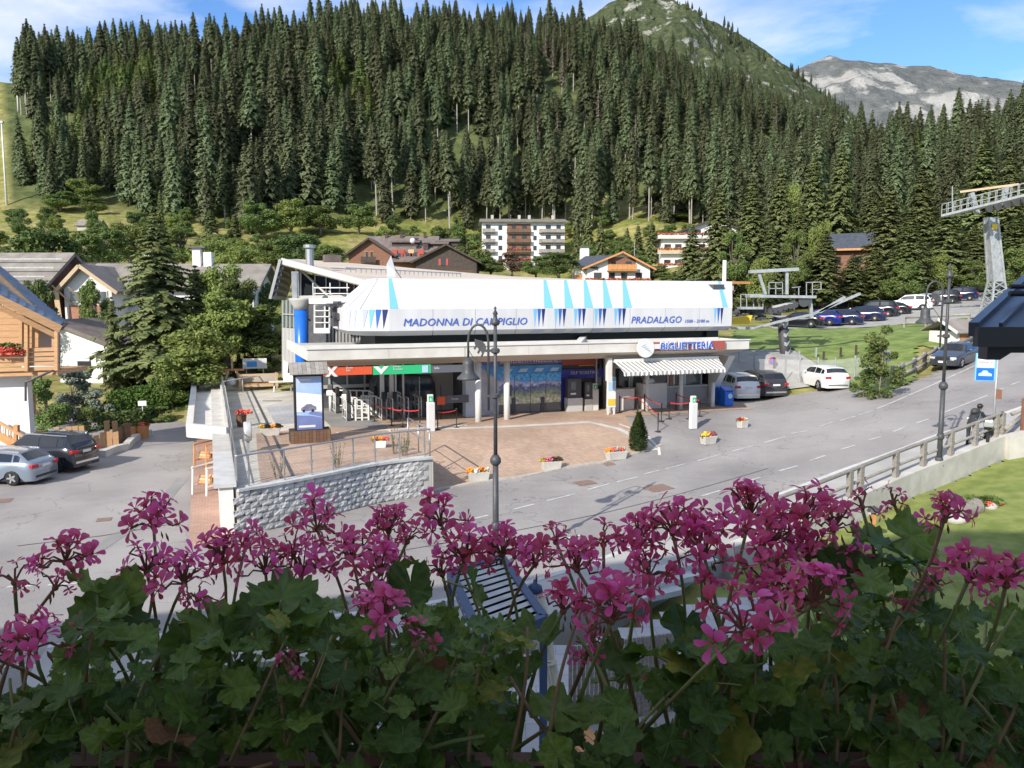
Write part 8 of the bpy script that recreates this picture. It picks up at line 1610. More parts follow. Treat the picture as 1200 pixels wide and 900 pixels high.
dl = [(52, 262, 96, 80, 1, DARK[0], 'large dark leafy tree behind the grey roof house'), (20, 285, 100, 60, 0, DARK[0], 'leafy tree at the far left behind the roofs'), (92, 268, 130, 56, 0, DEC[0], 'round leafy tree above the flower balcony house'), (120, 262, 140, 52, 0, DEC[0], 'leafy tree above the alpine hotel, left'), (110, 322, 73, 40, 0, DEC[0], 'leafy tree before the gable of the alpine hotel'), (276, 318, 70, 60, 0, DEC[1], 'tall leafy tree hiding the right end of the hotel roof'), (40, 322, 66, 44, 0, DARK[0], 'dark leafy tree between the timber chalet and the grey roof'), (150, 256, 150, 50, 0, YEL[0], 'pale green tree above the alpine hotel'), (212, 262, 150, 56, 0, DEC[1], 'leafy tree right of the big spruce top'), (245, 276, 130, 60, 0, YEL[0], 'pale yellow green tree above the hotel roof'), (282, 282, 125, 60, 0, YEL[0], 'pale tree left of the station hall'), (252, 300, 74, 70, 0, YEL[0], 'leafy tree behind the right hotel roof'), (305, 330, 84, 56, 0, DEC[2], 'bush tree directly left of the station hall'), (348, 272, 150, 60, 0, DARK[0], 'dark leafy tree behind the hall ridge'), (380, 284, 140, 50, 0, DEC[0], 'leafy tree left of the brown chalet'), (322, 278, 160, 44, 0, DEC[0], 'small leafy tree on the meadow behind the hall'),
      (226, 376, 56, 105, 0, YEL[0], 'large rounded yellow green bush tree left of the terrace'), (262, 334, 62, 84, 0, YEL[0], 'leafy tree behind the thin mast'), (298, 352, 66, 76, 0, DEC[0], 'leafy tree next to the blue column'), (212, 410, 58, 50, 0, DEC[2], 'round bush above the driveway canopy'), (200, 430, 55, 46, 0, DEC[2], 'low bush left of the driveway canopy'), (300, 396, 63, 60, 0, DEC[2], 'dark bush behind the timber bench'), (262, 410, 63, 46, 0, DARK[1], 'dark bush behind the timber swing'),
      (655, 294, 150, 44, 0, DARK[0], 'round dark tree between apartment block and red chalet'), (600, 294, 160, 40, 0, REDT[0], 'reddish tree in front of the apartment block'), (575, 300, 158, 40, 0, DEC[0], 'leafy tree below the left balconies of the apartment block'), (628, 298, 156, 34, 0, DEC[0], 'leafy tree below the centre of the apartment block'), (545, 268, 200, 50, 0, DEC[0], 'leafy tree on the slope above the brown chalet'), (556, 296, 170, 34, 0, DEC[0], 'leafy tree right of the brown chalet'), (520, 262, 215, 40, 0, DEC[0], 'bushy tree behind the brown chalet roof'), (690, 300, 175, 34, 0, DEC[0], 'small leafy tree left of the red chalet'), (765, 308, 160, 50, 0, DEC[0], 'leafy tree right of the red chalet'), (790, 322, 150, 40, 0, DEC[2], 'low leafy tree between red chalet and balcony house'), (718, 268, 220, 34, 0, DEC[0], 'leafy tree on the slope behind the red chalet'), (792, 250, 260, 40, 0, DEC[0], 'bush at the foot of the forest above the balcony house'),
      (860, 262, 98, 40, 0, DEC[1], 'light green tree in front of the spruces by the cowl end'), (892, 296, 92, 36, 0, YEL[0], 'pale tree directly above the lift platform'), (934, 262, 99, 36, 0, DEC[1], 'light green tree between spruces above the platform rail'), (962, 250, 104, 30, 0, YEL[0], 'yellow green tree left of the forest chalet roof'), (1060, 300, 98, 40, 0, DEC[0], 'light green tree behind the white crossover'), (1098, 292, 104, 40, 0, YEL[0], 'pale tree left of the pylon foot'), (1136, 300, 108, 36, 0, DEC[1], 'fresh green tree between the far SUVs and the pylon'), (930, 205, 175, 36, 0, YEL[0], 'bright green leafy tree among the spruces'), (1080, 265, 130, 30, 0, DEC[0], 'leafy tree behind the spruces left of the pylon'), (1190, 285, 95, 60, 0, DEC[0], 'leafy tree at the right edge below the pylon arm'), (1175, 320, 88, 46, 0, DEC[2], 'bush right of the pylon legs'), (1130, 330, 118, 40, 0, DEC[2], 'bush behind the far dark SUVs'), (15, 244, 240, 20, 0, DEC[2], 'small bush on the left meadow'), (60, 190, 300, 50, 0, DEC[0], 'bright leafy tree at the left end of the forest'), (70, 222, 250, 40, 0, DEC[0], 'leafy tree at the forest corner above the meadow'), (95, 205, 258, 36, 0, YEL[0], 'pale leafy tree at the forest edge, left'), (110, 228, 248, 30, 0, DEC[0], 'small leafy tree at the forest edge above the meadow'), (300, 232, 225, 46, 0, DEC[0], 'leafy tree at the forest foot above the hall'), (340, 230, 230, 50, 0, YEL[0], 'pale green tree at the forest foot above the hall'), (375, 238, 235, 44, 0, DEC[0], 'leafy tree left of the bare trunks'), (420, 236, 240, 40, 0, DEC[0], 'leafy tree just left of the bare trunks above the chalet')]
for px, pt, Y, w, _, pr, lb in dl:
    h0 = {id(DEC[0]): 9, id(DEC[1]): 11, id(DEC[2]): 7, id(DARK[0]): 9, id(DARK[1]): 6, id(YEL[0]): 8, id(REDT[0]): 8}[id(pr)]
    tpx(pr, px, pt, Y, h0, 3.3, w*1.2, lb)
rg = random.Random(77)   # undergrowth along the edges
for i in range(120):
    px = rg.uniform(0, 860); Y = rg.uniform(165, 262); py = 350-(Tz((px-600)/940*Y, Y)-8)*940/Y
    if (395 < px < 560 and Y < 200) or (560 < px < 670 and Y < 238) or (760 < px < 840 and Y < 204) or (280 < px < 440 and py < 298 and rg.random() < .9) or (px < 165 and py < 272 and rg.random() < .85) or (670 < px < 830 and py < 262 and rg.random() < .85): continue
    if py > 285 or i % 2: 
        k = rg.choice([0, 1, 3, 4]); zn = ['left of the big spruce top', 'behind the hotel roof', 'behind the station hall ridge', 'around the brown chalet', 'around the apartment block', 'around the red chalet', 'below the balcony house'][int(np.searchsorted([120, 270, 400, 560, 670, 770], px))]
        tree([DEC[0], DEC[1], 0, DARK[0], YEL[0]][k], (px-600)/940*Y, Y, 10, rg.uniform(5, 9), ['mid green', 'fresh green', '', 'dark green', 'pale green'][k]+' leafy tree '+zn, 'deciduous_tree', rg.uniform(.7, 1.0), 'leafy trees below the forest'); continue
    h = rg.uniform(2, 5.5); s = h/7; t_ = tree(DEC[2], (px-600)/940*Y, Y, 7, h, 'low green bush scattered on the meadow below the forest', 'bush', s*1.1, 'bushes on the meadow below the forest', cat='bush')
# airy bush by the white hatchback
p = onG(1030, 466, G); bt = blob_tree('h', 4.4, 1.3, 26, 150, 31, .085, ('leaf', 'bark'), .05, .05); tree(bt, p.x, p.y, 4.4, 4.9, 'airy leafy bush between the white hatchback and the round sign', 'bush', 1.15, cat='bush', z=p.z)
p = onG(1012, 466, G); tree(bt, p.x, p.y, 4.4, 2.4, 'lower part of leafy growth touching the white hatchback', 'bush', .7, cat='bush', z=p.z)
# garden left: hedge and silvery shrubs
def hedge(name, label, pts, w, h, m, n, leaf=.1):
    rg = random.Random(n); mb = MB(); cr = MB()
    P = [Vector((a, b, Tz(a, b))) for a, b in pts]
    for a, b in zip(P[:-1], P[1:]): cr.bar(a+Vector((0, 0, h*.25)), b+Vector((0, 0, h*.25)), w*.5, h*.5)
    for _ in range(n):
        k = rg.random()*(len(P)-1); i = int(k); c = P[i].lerp(P[min(i+1, len(P)-1)], k-i); a = rg.uniform(0, pi); c = c+Vector((rg.uniform(-.2, .2), 0, 0))+Vector((0, -1, 0))*cos(a)*w*.55*rg.uniform(.8, 1.15)+Vector((0, 0, h*(.2+.8*sin(a))*rg.uniform(.75, 1.1)))
        u = Vector((rg.gauss(0, 1), rg.gauss(0, 1), rg.gauss(0, 1))).normalized(); v = u.orthogonal().normalized(); s = leaf*rg.uniform(.6, 1.4); mb.add([c-u*s, c+v*s*.6, c+u*s, c-v*s*.6], [(0, 1, 2, 3)])
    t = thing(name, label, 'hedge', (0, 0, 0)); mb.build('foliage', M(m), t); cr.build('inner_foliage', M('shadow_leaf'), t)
def xy(px, Y): return ((px-600)/940*Y, Y)
hedge('hedge', 'bright green clipped hedge mound below the carport', [xy(130, 53), xy(160, 54.5), xy(195, 55.5), xy(215, 56)], 2.6, 1.7, 'hedge', 5200); hedge('hedge', 'low dark hedge along the driveway bend', [xy(115, 49), xy(150, 50.5), xy(175, 52)], 1.6, .9, 'leaf_dark', 2500)
mat('silver_leaf', (.16, .2, .14), .8, (.3, .34, .26), 3, trans=.2)
SV = blob_tree('s', 4, 1.8, 16, 230, 41, .11, ('silver_leaf', 'bark'), .06, .05); GB = blob_tree('s2', 3, 1.7, 14, 240, 42, .11, ('leaf', 'bark'), .06, .02)
for px, pt, Y, w, pr, h0, lb in ((52, 440, 50, 60, GB, 3, 'green shrub beside the timber chalet'), (82, 425, 52, 70, SV, 4, 'silvery shrub in front of the white garage'), (110, 452, 52, 50, SV, 4, 'grey green shrub left of the hedge mound'), (62, 470, 47, 56, GB, 3, 'green shrub above the pale palings'), (100, 474, 48, 44, GB, 3, 'dark green shrub above the low palings'), (160, 452, 57, 34, GB, 3, 'rounded flower shrub on top of the hedge mound'), (190, 474, 52, 40, GB, 3, 'low shrub right of the small white sign'), (214, 462, 55, 40, GB, 3, 'shrub at the corner of the driveway canopy'), (128, 470, 50, 30, SV, 4, 'small silvery shrub left of the hedge mound')):
    p = at(px, pt, Y); z = Tz(p.x, Y); tree(pr, p.x, Y, h0, max(.9, p.z-z), lb, 'shrub', (w/2*Y/940)/1.7, cat='shrub')
# ------------------------------------------------ dark roof of the neighbouring house, near right
t = thing('dark_metal_roof', 'near black metal roof corner with snow guard at the right edge', 'roof', (0, 0, 0)); Y0 = 9.0
a, b, c, d_ = at(1144, 384, Y0), at(1215, 318, Y0+3.6), at(1620, 318, Y0+3.6), at(1620, 384, Y0)
m1 = MB(); m1.slab([a, b, c, d_], .1); m1.build('roof_sheet', M('roof_dark_metal'), t)
for k in (.06, .2, .52, .85): p = a.lerp(d_, k); q = b.lerp(c, k); m1 = MB(); m1.bar(p+Vector((0, 0, .025)), q+Vector((0, 0, .025)), .035, .06); m1.build('standing_seam', M('roof_dark_metal'), t)
m1 = MB(); p = a.lerp(b, .33)+Vector((.1, 0, .14)); q = d_.lerp(c, .33)+Vector((0, 0, .14)); m1.tube([p, q], .035, 8); m1.tube([p+Vector((0, 0, .09)), q+Vector((0, 0, .09))], .03, 8); m1.build('snow_guard', M('black'), t)
for k in (.25, .6): s_ = p.lerp(q, k); m1 = MB(); m1.bar(s_+Vector((0, 0, .12)), s_+Vector((-.12, -.3, -.12)), .05); m1.build('guard_bracket', M('black'), t)
m1 = MB(); m1.bar(a+Vector((-.02, -.03, -.1)), d_+Vector((0, -.03, -.1)), .1, .22); m1.build('fascia', M('dark'), t); m1 = MB(); m1.bar(a+Vector((-.03, 0, -.02)), b+Vector((-.03, 0, -.02)), .1, .16); m1.build('verge_trim', M('roof_dark_metal'), t)
m1 = MB(); e = at(1158, 397, Y0+.1); prof = [(0, 0), (3, 0), (3, -.16), (.27, -.16), (.15, -.24), (0, -.24)]; m1.yprism([(e.x+x, e.z+z) for x, z in prof], Y0+.1, Y0+.28); m1.build('rafter_end', M('dark'), t); m1 = MB(); m1.bb((9.1, Y0+.5, -1), (d_.x-.3, Y0+3.4, a.z-.12)); m1.build('wall', M('render_white'), t)
# ------------------------------------------------ the hotel behind the camera (it shades the flower box) and its balcony
t = thing('hotel', 'large hotel whose balcony the view is taken from', 'building', (0, 0, 0))
m1 = MB(); m1.yprism([(-26, -.8), (26, -.8), (26, 14.8), (-4, 20.6), (-26, 15.2)], -14, -1.5); m1.build('wall', M('render_white'), t)
m1 = MB(); m1.slab([(-2.4, -1.5, 6.75), (2.4, -1.5, 6.75), (2.4, 1.15, 6.75), (-2.4, 1.15, 6.75)], .2); m1.build('balcony_floor', M('wood_brown'), t)
m1 = MB(); m1.bb((-2.4, 1.04, 6.76), (2.4, 1.1, 7.3)); m1.build('balcony_parapet', M('wood_red'), t)
# ------------------------------------------------ forecourt of the hotel, below the flowers
def hz_(x, y): return 0*x-.05+.0*y
hf = sheet('hotel_yard', np.arange(-40, 8.5, .6), np.arange(-1.5, 21.5, .5), hz_, lambda x, y: y < edge_y(x)-1.6 and x < 7.6, M('sidewalk_slabs'))
t = thing('pergola', 'small roof of pale slats in a dark blue frame below the balcony', 'pergola', (0, 0, 0)); q = [onz(528, 672, 3.0), onz(588, 656, 3.0), onz(637, 726, 3.0), onz(566, 756, 3.0)]
for i in range(4): m1 = MB(); m1.bar(q[i], q[(i+1) % 4], .14, .16); m1.build('frame_beam', mat('frame_blue', (.035, .07, .16), .5), t); m1 = MB(); m1.bar((q[i].x, q[i].y, -.1), q[i], .12); m1.build('post', M('frame_blue'), t)
for i in range(11): k = (i+.5)/11; a = q[0].lerp(q[3], k); b = q[1].lerp(q[2], k); m1 = MB(); m1.bar(a+Vector((0, 0, .02)), b+Vector((0, 0, .02)), .32, .03); m1.build('slat', M('galv'), t)
a = onz(627, 690, 2.95); b = onz(659, 893, .25); t = thing('closed_parasol', 'closed cream parasol with a dark blue cap', 'parasol', (0, 0, 0)); m1 = MB(); ax_ = (b-a); n = 16; vs = []; L2 = 9
for i in range(L2+1):
    k = i/L2; c = a.lerp(b, k*.93); r_ = [.1, .15, .17, .165, .15, .17, .19, .2, .2, .17][i]
    for j in range(n*2): aa = pi*j/n; rr = r_*(1 if j % 2 else .74)+.01*sin(i*2+j); vs.append(c+Vector((rr*cos(aa), rr*sin(aa), 0)))
m1.add(vs, [(i*n*2+j, i*n*2+(j+1) % (n*2), (i+1)*n*2+(j+1) % (n*2), (i+1)*n*2+j) for i in range(L2) for j in range(n*2)]); m1.build('cloth', mat('cream_cloth', (.6, .57, .48), .9, (.68, .65, .56), 4), t)
m1 = MB(); m1.lathe([(.14, -.05), (.12, .05), (.04, .1), (.03, .16), (0, .18)], 14, a); m1.build('cap', M('frame_blue'), t, True); m1 = MB(); m1.tube([b+Vector((0, 0, -.3)), a], .025, 8); m1.build('pole', M('metal_light'), t); m1 = MB(); m1.tube([a.lerp(b, .42)+Vector((0, 0, 0)), a.lerp(b, .45)], .178, 16); m1.build('strap', M('cream_cloth'), t)
t = thing('slat_fence', 'grey fence of upright slats beside the closed parasol', 'fence', (0, 0, 0)); a = onz(668, 850, 0); b = onz(790, 830, 0)
for i in range(26): p = a.lerp(b, i/25); m1 = MB(); m1.box((p.x, p.y, .75), (.07, .04, 1.6)); m1.build('slat', M('wood_grey'), t)
for z in (.3, 1.3): m1 = MB(); m1.bar(Vector((a.x, a.y+.05, z)), Vector((b.x, b.y+.05, z)), .05, .08); m1.build('rail', M('wood_grey'), t)
p = onz(684, 872, .75); t = thing('wooden_table', 'small orange wooden table at the foot of the parasol', 'table', (p.x, p.y, 0), .5)
for i in range(4): m1 = MB(); m1.box((-.27+.18*i, 0, .74), (.165, .75, .04)); m1.build('board', M('wood_orange'), t)
for x in (-.3, .3):
    for y in (-.3, .3): m1 = MB(); m1.box((x, y, .36), (.05, .05, .72)); m1.build('leg', M('dark_metal'), t)
p = onz(718, 880, .45); t = thing('bench_seat', 'pale grey bench seat next to the wooden table', 'bench', (p.x, p.y, 0), -.5); m1 = MB(); m1.box((0, 0, .43), (.45, 1.1, .07)); m1.build('seat', M('metal_light'), t); m1 = MB(); m1.box((0, 0, .2), (.3, .9, .4)); m1.build('base', M('frame_blue'), t)
for i in range(3):
    p = onz(755+22*i, 700-18*i, .1+.15*i); m1 = MB(); m1.box((p.x, p.y, p.z), (2.4, .4, .15), .5); o = m1.build('step', M('stone_cap')); tag(o, ['lowest', 'middle', 'topmost'][i]+' pale stone step right of the parasol', 'step', 'stone steps up to the pavement')
# ------------------------------------------------ the flower box with ivy geraniums, in the shade of the hotel
mat('planter_wood', (.16, .07, .045), .6, (.22, .1, .07), 12, stretch=(1, 6, 6))
bx = thing('flower_box', 'reddish brown wooden flower box along the balcony rail', 'planter', (0, .63, 7.37))
m1 = MB(); m1.box((0, -.13, 0), (3.0, .025, .33)); m1.build('front_board', M('planter_wood'), bx); m1 = MB(); m1.box((0, .14, 0), (3.0, .025, .33)); m1.build('back_board', M('planter_wood'), bx); m1 = MB(); m1.box((0, .005, -.03), (2.99, .24, .24)); m1.build('soil', M('soil'), bx)
def leaf_mesh(seed):
    rg = random.Random(seed); vs = [(0, 0, 0)]; nm, no = 18, 54; fs = []; cup = rg.uniform(.05, .3); wav = rg.uniform(.08, .16)
    def rad(a):      # a = 0 is the tip, the stalk joins at a = pi
        l = .87+.085*cos(5*a)+.045*cos(15*a)+.03*cos(27*a+seed); d = abs(abs(a if a < pi else 2*pi-a)-pi); return l*(1-.75*exp(-(d/.2)**2))
    for i in range(nm): a = 2*pi*i/nm; r = rad(a)*.52; vs.append((r*cos(a), r*sin(a), cup*r*r+.02*cos(5*a)))
    for i in range(no): a = 2*pi*i/no; r = rad(a); vs.append((r*cos(a), r*sin(a), cup*r*r+wav*sin(5*a+seed)+.05*cos(15*a)))
    for i in range(nm): fs.append((0, 1+i, 1+(i+1) % nm))
    for i in range(nm):
        o = 1+nm+i*3; i2 = (i+1) % nm; fs.append((1+i, o, o+1)); fs.append((1+i, o+1, 1+i2)); fs.append((1+i2, o+1, o+2)); fs.append((1+i2, o+2, 1+nm+(i*3+3) % no))
    m = MB(); m.add(vs, fs); m.tube([(-.12, 0, 0), (-.5, 0, -.25), (-1.0, 0, -.8)], [.035, .035, .03], 5, 1); return m
def leafmat():
    m = bpy.data.materials.new('geranium_leaf'); m.use_nodes = True; nt = m.node_tree; N = nt.nodes; L = nt.links; b = N['Principled BSDF']; b.inputs['Roughness'].default_value = .48; b.inputs['Specular IOR Level'].default_value = .5
    tc = N.new('ShaderNodeTexCoord'); ln = N.new('ShaderNodeVectorMath'); ln.operation = 'LENGTH'; L.new(tc.outputs['Object'], ln.inputs[0]); sp = N.new('ShaderNodeSeparateXYZ'); L.new(tc.outputs['Object'], sp.inputs[0]); at2 = N.new('ShaderNodeMath'); at2.operation = 'ARCTAN2'; L.new(sp.outputs[1], at2.inputs[0]); L.new(sp.outputs[0], at2.inputs[1])
    mu = N.new('ShaderNodeMath'); mu.operation = 'MULTIPLY'; mu.inputs[1].default_value = 2.5; L.new(at2.outputs[0], mu.inputs[0]); co = N.new('ShaderNodeMath'); co.operation = 'COSINE'; L.new(mu.outputs[0], co.inputs[0]); ab = N.new('ShaderNodeMath'); ab.operation = 'ABSOLUTE'; L.new(co.outputs[0], ab.inputs[0])
    rp = N.new('ShaderNodeValToRGB'); rp.color_ramp.elements[0].position = .9; rp.color_ramp.elements[0].color = (0, 0, 0, 1); rp.color_ramp.elements[1].position = .99; rp.color_ramp.elements[1].color = (1, 1, 1, 1); L.new(ab.outputs[0], rp.inputs[0])
    n = N.new('ShaderNodeTexNoise'); n.inputs['Scale'].default_value = 3; n.inputs['Detail'].default_value = 6; L.new(tc.outputs['Object'], n.inputs['Vector']); r2 = N.new('ShaderNodeValToRGB'); r2.color_ramp.elements[0].color = (.065, .14, .016, 1); r2.color_ramp.elements[1].color = (.16, .28, .04, 1); r2.color_ramp.elements[0].position = .3; r2.color_ramp.elements[1].position = .65; L.new(n.outputs['Fac'], r2.inputs[0])
    mi = N.new('ShaderNodeMix'); mi.data_type = 'RGBA'; mf = N.new('ShaderNodeMath'); mf.operation = 'MULTIPLY'; mf.inputs[1].default_value = .5; L.new(rp.outputs[0], mf.inputs[0]); L.new(mf.outputs[0], mi.inputs['Factor']); L.new(r2.outputs[0], mi.inputs['A']); mi.inputs['B'].default_value = (.17, .28, .09, 1)
    hs = N.new('ShaderNodeHueSaturation'); oi = N.new('ShaderNodeObjectInfo'); mr = N.new('ShaderNodeMapRange'); mr.inputs['To Min'].default_value = .6; mr.inputs['To Max'].default_value = 1.35; L.new(oi.outputs['Random'], mr.inputs[0]); L.new(mr.outputs[0], hs.inputs['Value']); m3 = N.new('ShaderNodeMath'); m3.operation = 'MULTIPLY_ADD'; m3.inputs[1].default_value = -.035; m3.inputs[2].default_value = .515; L.new(oi.outputs['Random'], m3.inputs[0]); L.new(m3.outputs[0], hs.inputs['Hue']); L.new(mi.outputs['Result'], hs.inputs['Color']); L.new(hs.outputs[0], b.inputs['Base Color'])
    bp = N.new('ShaderNodeBump'); bp.inputs['Strength'].default_value = .35; bp.inputs['Distance'].default_value = .03; L.new(rp.outputs[0], bp.inputs['Height']); bp.invert = True; L.new(bp.outputs[0], b.inputs['Normal'])
    t = N.new('ShaderNodeBsdfTranslucent'); L.new(hs.outputs[0], t.inputs[0]); ms = N.new('ShaderNodeMixShader'); ms.inputs[0].default_value = .38; L.new(b.outputs[0], ms.inputs[1]); L.new(t.outputs[0], ms.inputs[2]); L.new(ms.outputs[0], N['Material Output'].inputs[0]); MATS['geranium_leaf'] = m; return m
leafmat(); mat('stem_green', (.2, .27, .09), .6, (.3, .27, .12), 20); mat('stem_red', (.2, .07, .05), .6, (.25, .13, .08), 30); mat('stem_brown', (.24, .15, .08), .8, (.32, .22, .13), 25); mat('dry_leaf', (.3, .13, .07), .8, (.4, .22, .12), 6, trans=.3); mat('yellow_leaf', (.35, .33, .05), .7, (.15, .22, .03), 2.2, trans=.3)
LM = []
for s in range(6):
    m = leaf_mesh(s); LM.append(m.mesh('leaf', [M('geranium_leaf'), M('stem_green')], True))
LMD = leaf_mesh(9).mesh('leaf', [M('dry_leaf'), M('stem_brown')], True); LMY = leaf_mesh(11).mesh('leaf', [M('yellow_leaf'), M('stem_green')], True)
def petalmat():
    m = bpy.data.materials.new('petal'); m.use_nodes = True; nt = m.node_tree; N = nt.nodes; L = nt.links; b = N['Principled BSDF']; b.inputs['Roughness'].default_value = .5; b.inputs['Specular IOR Level'].default_value = .25
    tc = N.new('ShaderNodeTexCoord'); ln = N.new('ShaderNodeVectorMath'); ln.operation = 'LENGTH'; L.new(tc.outputs['Object'], ln.inputs[0]); r = N.new('ShaderNodeValToRGB'); e = r.color_ramp.elements
    e[0].position = .1; e[0].color = (.55, .03, .06, 1); e[1].position = 1.0; e[1].color = (.9, .2, .52, 1); x = e.new(.35); x.color = (.86, .09, .38, 1); L.new(ln.outputs['Value'], r.inputs[0])
    hs = N.new('ShaderNodeHueSaturation'); oi = N.new('ShaderNodeObjectInfo'); mr = N.new('ShaderNodeMapRange'); mr.inputs['To Min'].default_value = .75; mr.inputs['To Max'].default_value = 1.15; L.new(oi.outputs['Random'], mr.inputs[0]); L.new(mr.outputs[0], hs.inputs['Value']); m3 = N.new('ShaderNodeMath'); m3.operation = 'MULTIPLY_ADD'; m3.inputs[1].default_value = -.05; m3.inputs[2].default_value = .54; L.new(oi.outputs['Random'], m3.inputs[0]); L.new(m3.outputs[0], hs.inputs['Hue']); L.new(r.outputs[0], hs.inputs['Color']); L.new(hs.outputs[0], b.inputs['Base Color'])
    t = N.new('ShaderNodeBsdfTranslucent'); L.new(hs.outputs[0], t.inputs[0]); ms = N.new('ShaderNodeMixShader'); ms.inputs[0].default_value = .4; L.new(b.outputs[0], ms.inputs[1]); L.new(t.outputs[0], ms.inputs[2]); L.new(ms.outputs[0], N['Material Output'].inputs[0]); MATS['petal'] = m
petalmat()
def blossom(seed):        # faces +Z, unit petal length about 1
    rg = random.Random(seed); m = MB()
    for k, (a, ln, w) in enumerate(((1.1, 1.0, .3), (2.0, 1.0, .3), (3.5, .88, .2), (4.71, .88, .2), (5.9, .88, .2))):
        a += rg.uniform(-.14, .14); ln *= rg.uniform(.88, 1.1); lift = rg.uniform(.15, .7); curl = rg.uniform(-.35, .25); vs = []; tw = rg.uniform(-.25, .25)
        for i, (u, ww) in enumerate(((.02, .09), (.2, .16), (.42, .5), (.65, .9), (.85, 1.0), (.97, .72), (1.03, .35))):
            for j in (-1, 0, 1):
                x = u*ln; y = j*ww*w*(1 if i < 6 else 1); z = lift*(1-(1-u)**2)*.6+curl*u*u*.5+(abs(j)*.06-.02)*ww+tw*y*u; vs.append((x*cos(a)-y*sin(a), x*sin(a)+y*cos(a), z))
        m.add(vs, [(3*i+j, 3*i+j+1, 3*i+j+4, 3*i+j+3) for i in range(6) for j in (0, 1)], 0)
    for k in range(5): a = 1.2566*k+.6; m.add([(.06*cos(a+1.3), .06*sin(a+1.3), -.05), (.06*cos(a-1.3), .06*sin(a-1.3), -.05), (.36*cos(a), .36*sin(a), -.12)], [(0, 1, 2)], 1)
    m.tube([(0, 0, .12), (0, 0, -.2), (0, 0, -.62)], [.05, .085, .06], 6, 1); return m.mesh('blossom', [M('petal'), M('stem_red')], True)
BL = [blossom(s) for s in range(7)]
m = MB(); m.tube([(0, 0, 0), (0, 0, .5), (0, 0, .9)], [.03, .12, .04], 6); BUD = m.mesh('bud', M('stem_red'), True)
rg = random.Random(21)
NP_ = 9; PX = [-.56+1.14*i/(NP_-1) for i in range(NP_)]; PL = []
order = ['at the far left of the flower box', 'second from the left in the flower box', 'third from the left in the flower box', 'left of the street lamp in view', 'in the middle below the street lamp', 'right of the middle before the parasol', 'left of the dense right hand blooms', 'under the dense right hand blooms', 'at the far right of the flower box']
for i in range(NP_): t = thing('geranium_plant', 'magenta ivy geranium '+order[i], 'plant', (PX[i], .64, 7.48), 0, 'magenta geraniums in the balcony box'); PL.append(t)
UM = [(14, 668, 60, .80), (92, 640, 78, .86), (183, 603, 80, .92), (172, 652, 76, .88), (212, 668, 84, .84), (256, 640, 76, .90), (238, 690, 60, .8), (318, 655, 84, .86), (372, 606, 86, .94), (360, 650, 86, .9), (404, 640, 70, .92), (36, 742, 92, .74), (2, 756, 50, .76), (112, 722, 62, .84), (440, 655, 80, .84), (446, 712, 92, .72), (484, 742, 66, .7), (452, 606, 72, .96), (516, 598, 76, .95), (545, 640, 84, .9), (592, 632, 76, .92), (626, 648, 76, .88), (678, 655, 84, .84), (668, 700, 80, .82), (715, 706, 118, .76), (752, 622, 84, .92), (795, 606, 92, .9), (770, 660, 80, .86), (836, 636, 92, .86), (872, 590, 90, .92), (906, 618, 100, .84), (940, 588, 92, .84), (890, 662, 96, .8), (952, 640, 90, .82), (990, 606, 76, .8), (862, 716, 128, .64), (948, 692, 112, .68), (1000, 660, 70, .8), (1112, 592, 74, .72), (1142, 664, 100, .72), (1180, 672, 86, .7), (1090, 672, 50, .8), (776, 796, 66, 1.0), (348, 770, 46, .74), (285, 748, 50, .9), (905, 690, 80, .78), (820, 690, 66, .84), (1010, 578, 60, .86), (60, 672, 56, .88), (288, 626, 60, .92), (340, 632, 60, .9), (426, 668, 66, .86), (480, 622, 60, .92), (526, 660, 60, .88), (712, 622, 66, .9), (650, 622, 56, .92), (820, 612, 70, .9), (1056, 576, 46, .88), (1065, 700, 50, .84), (700, 748, 64, .84)]
heads = 0
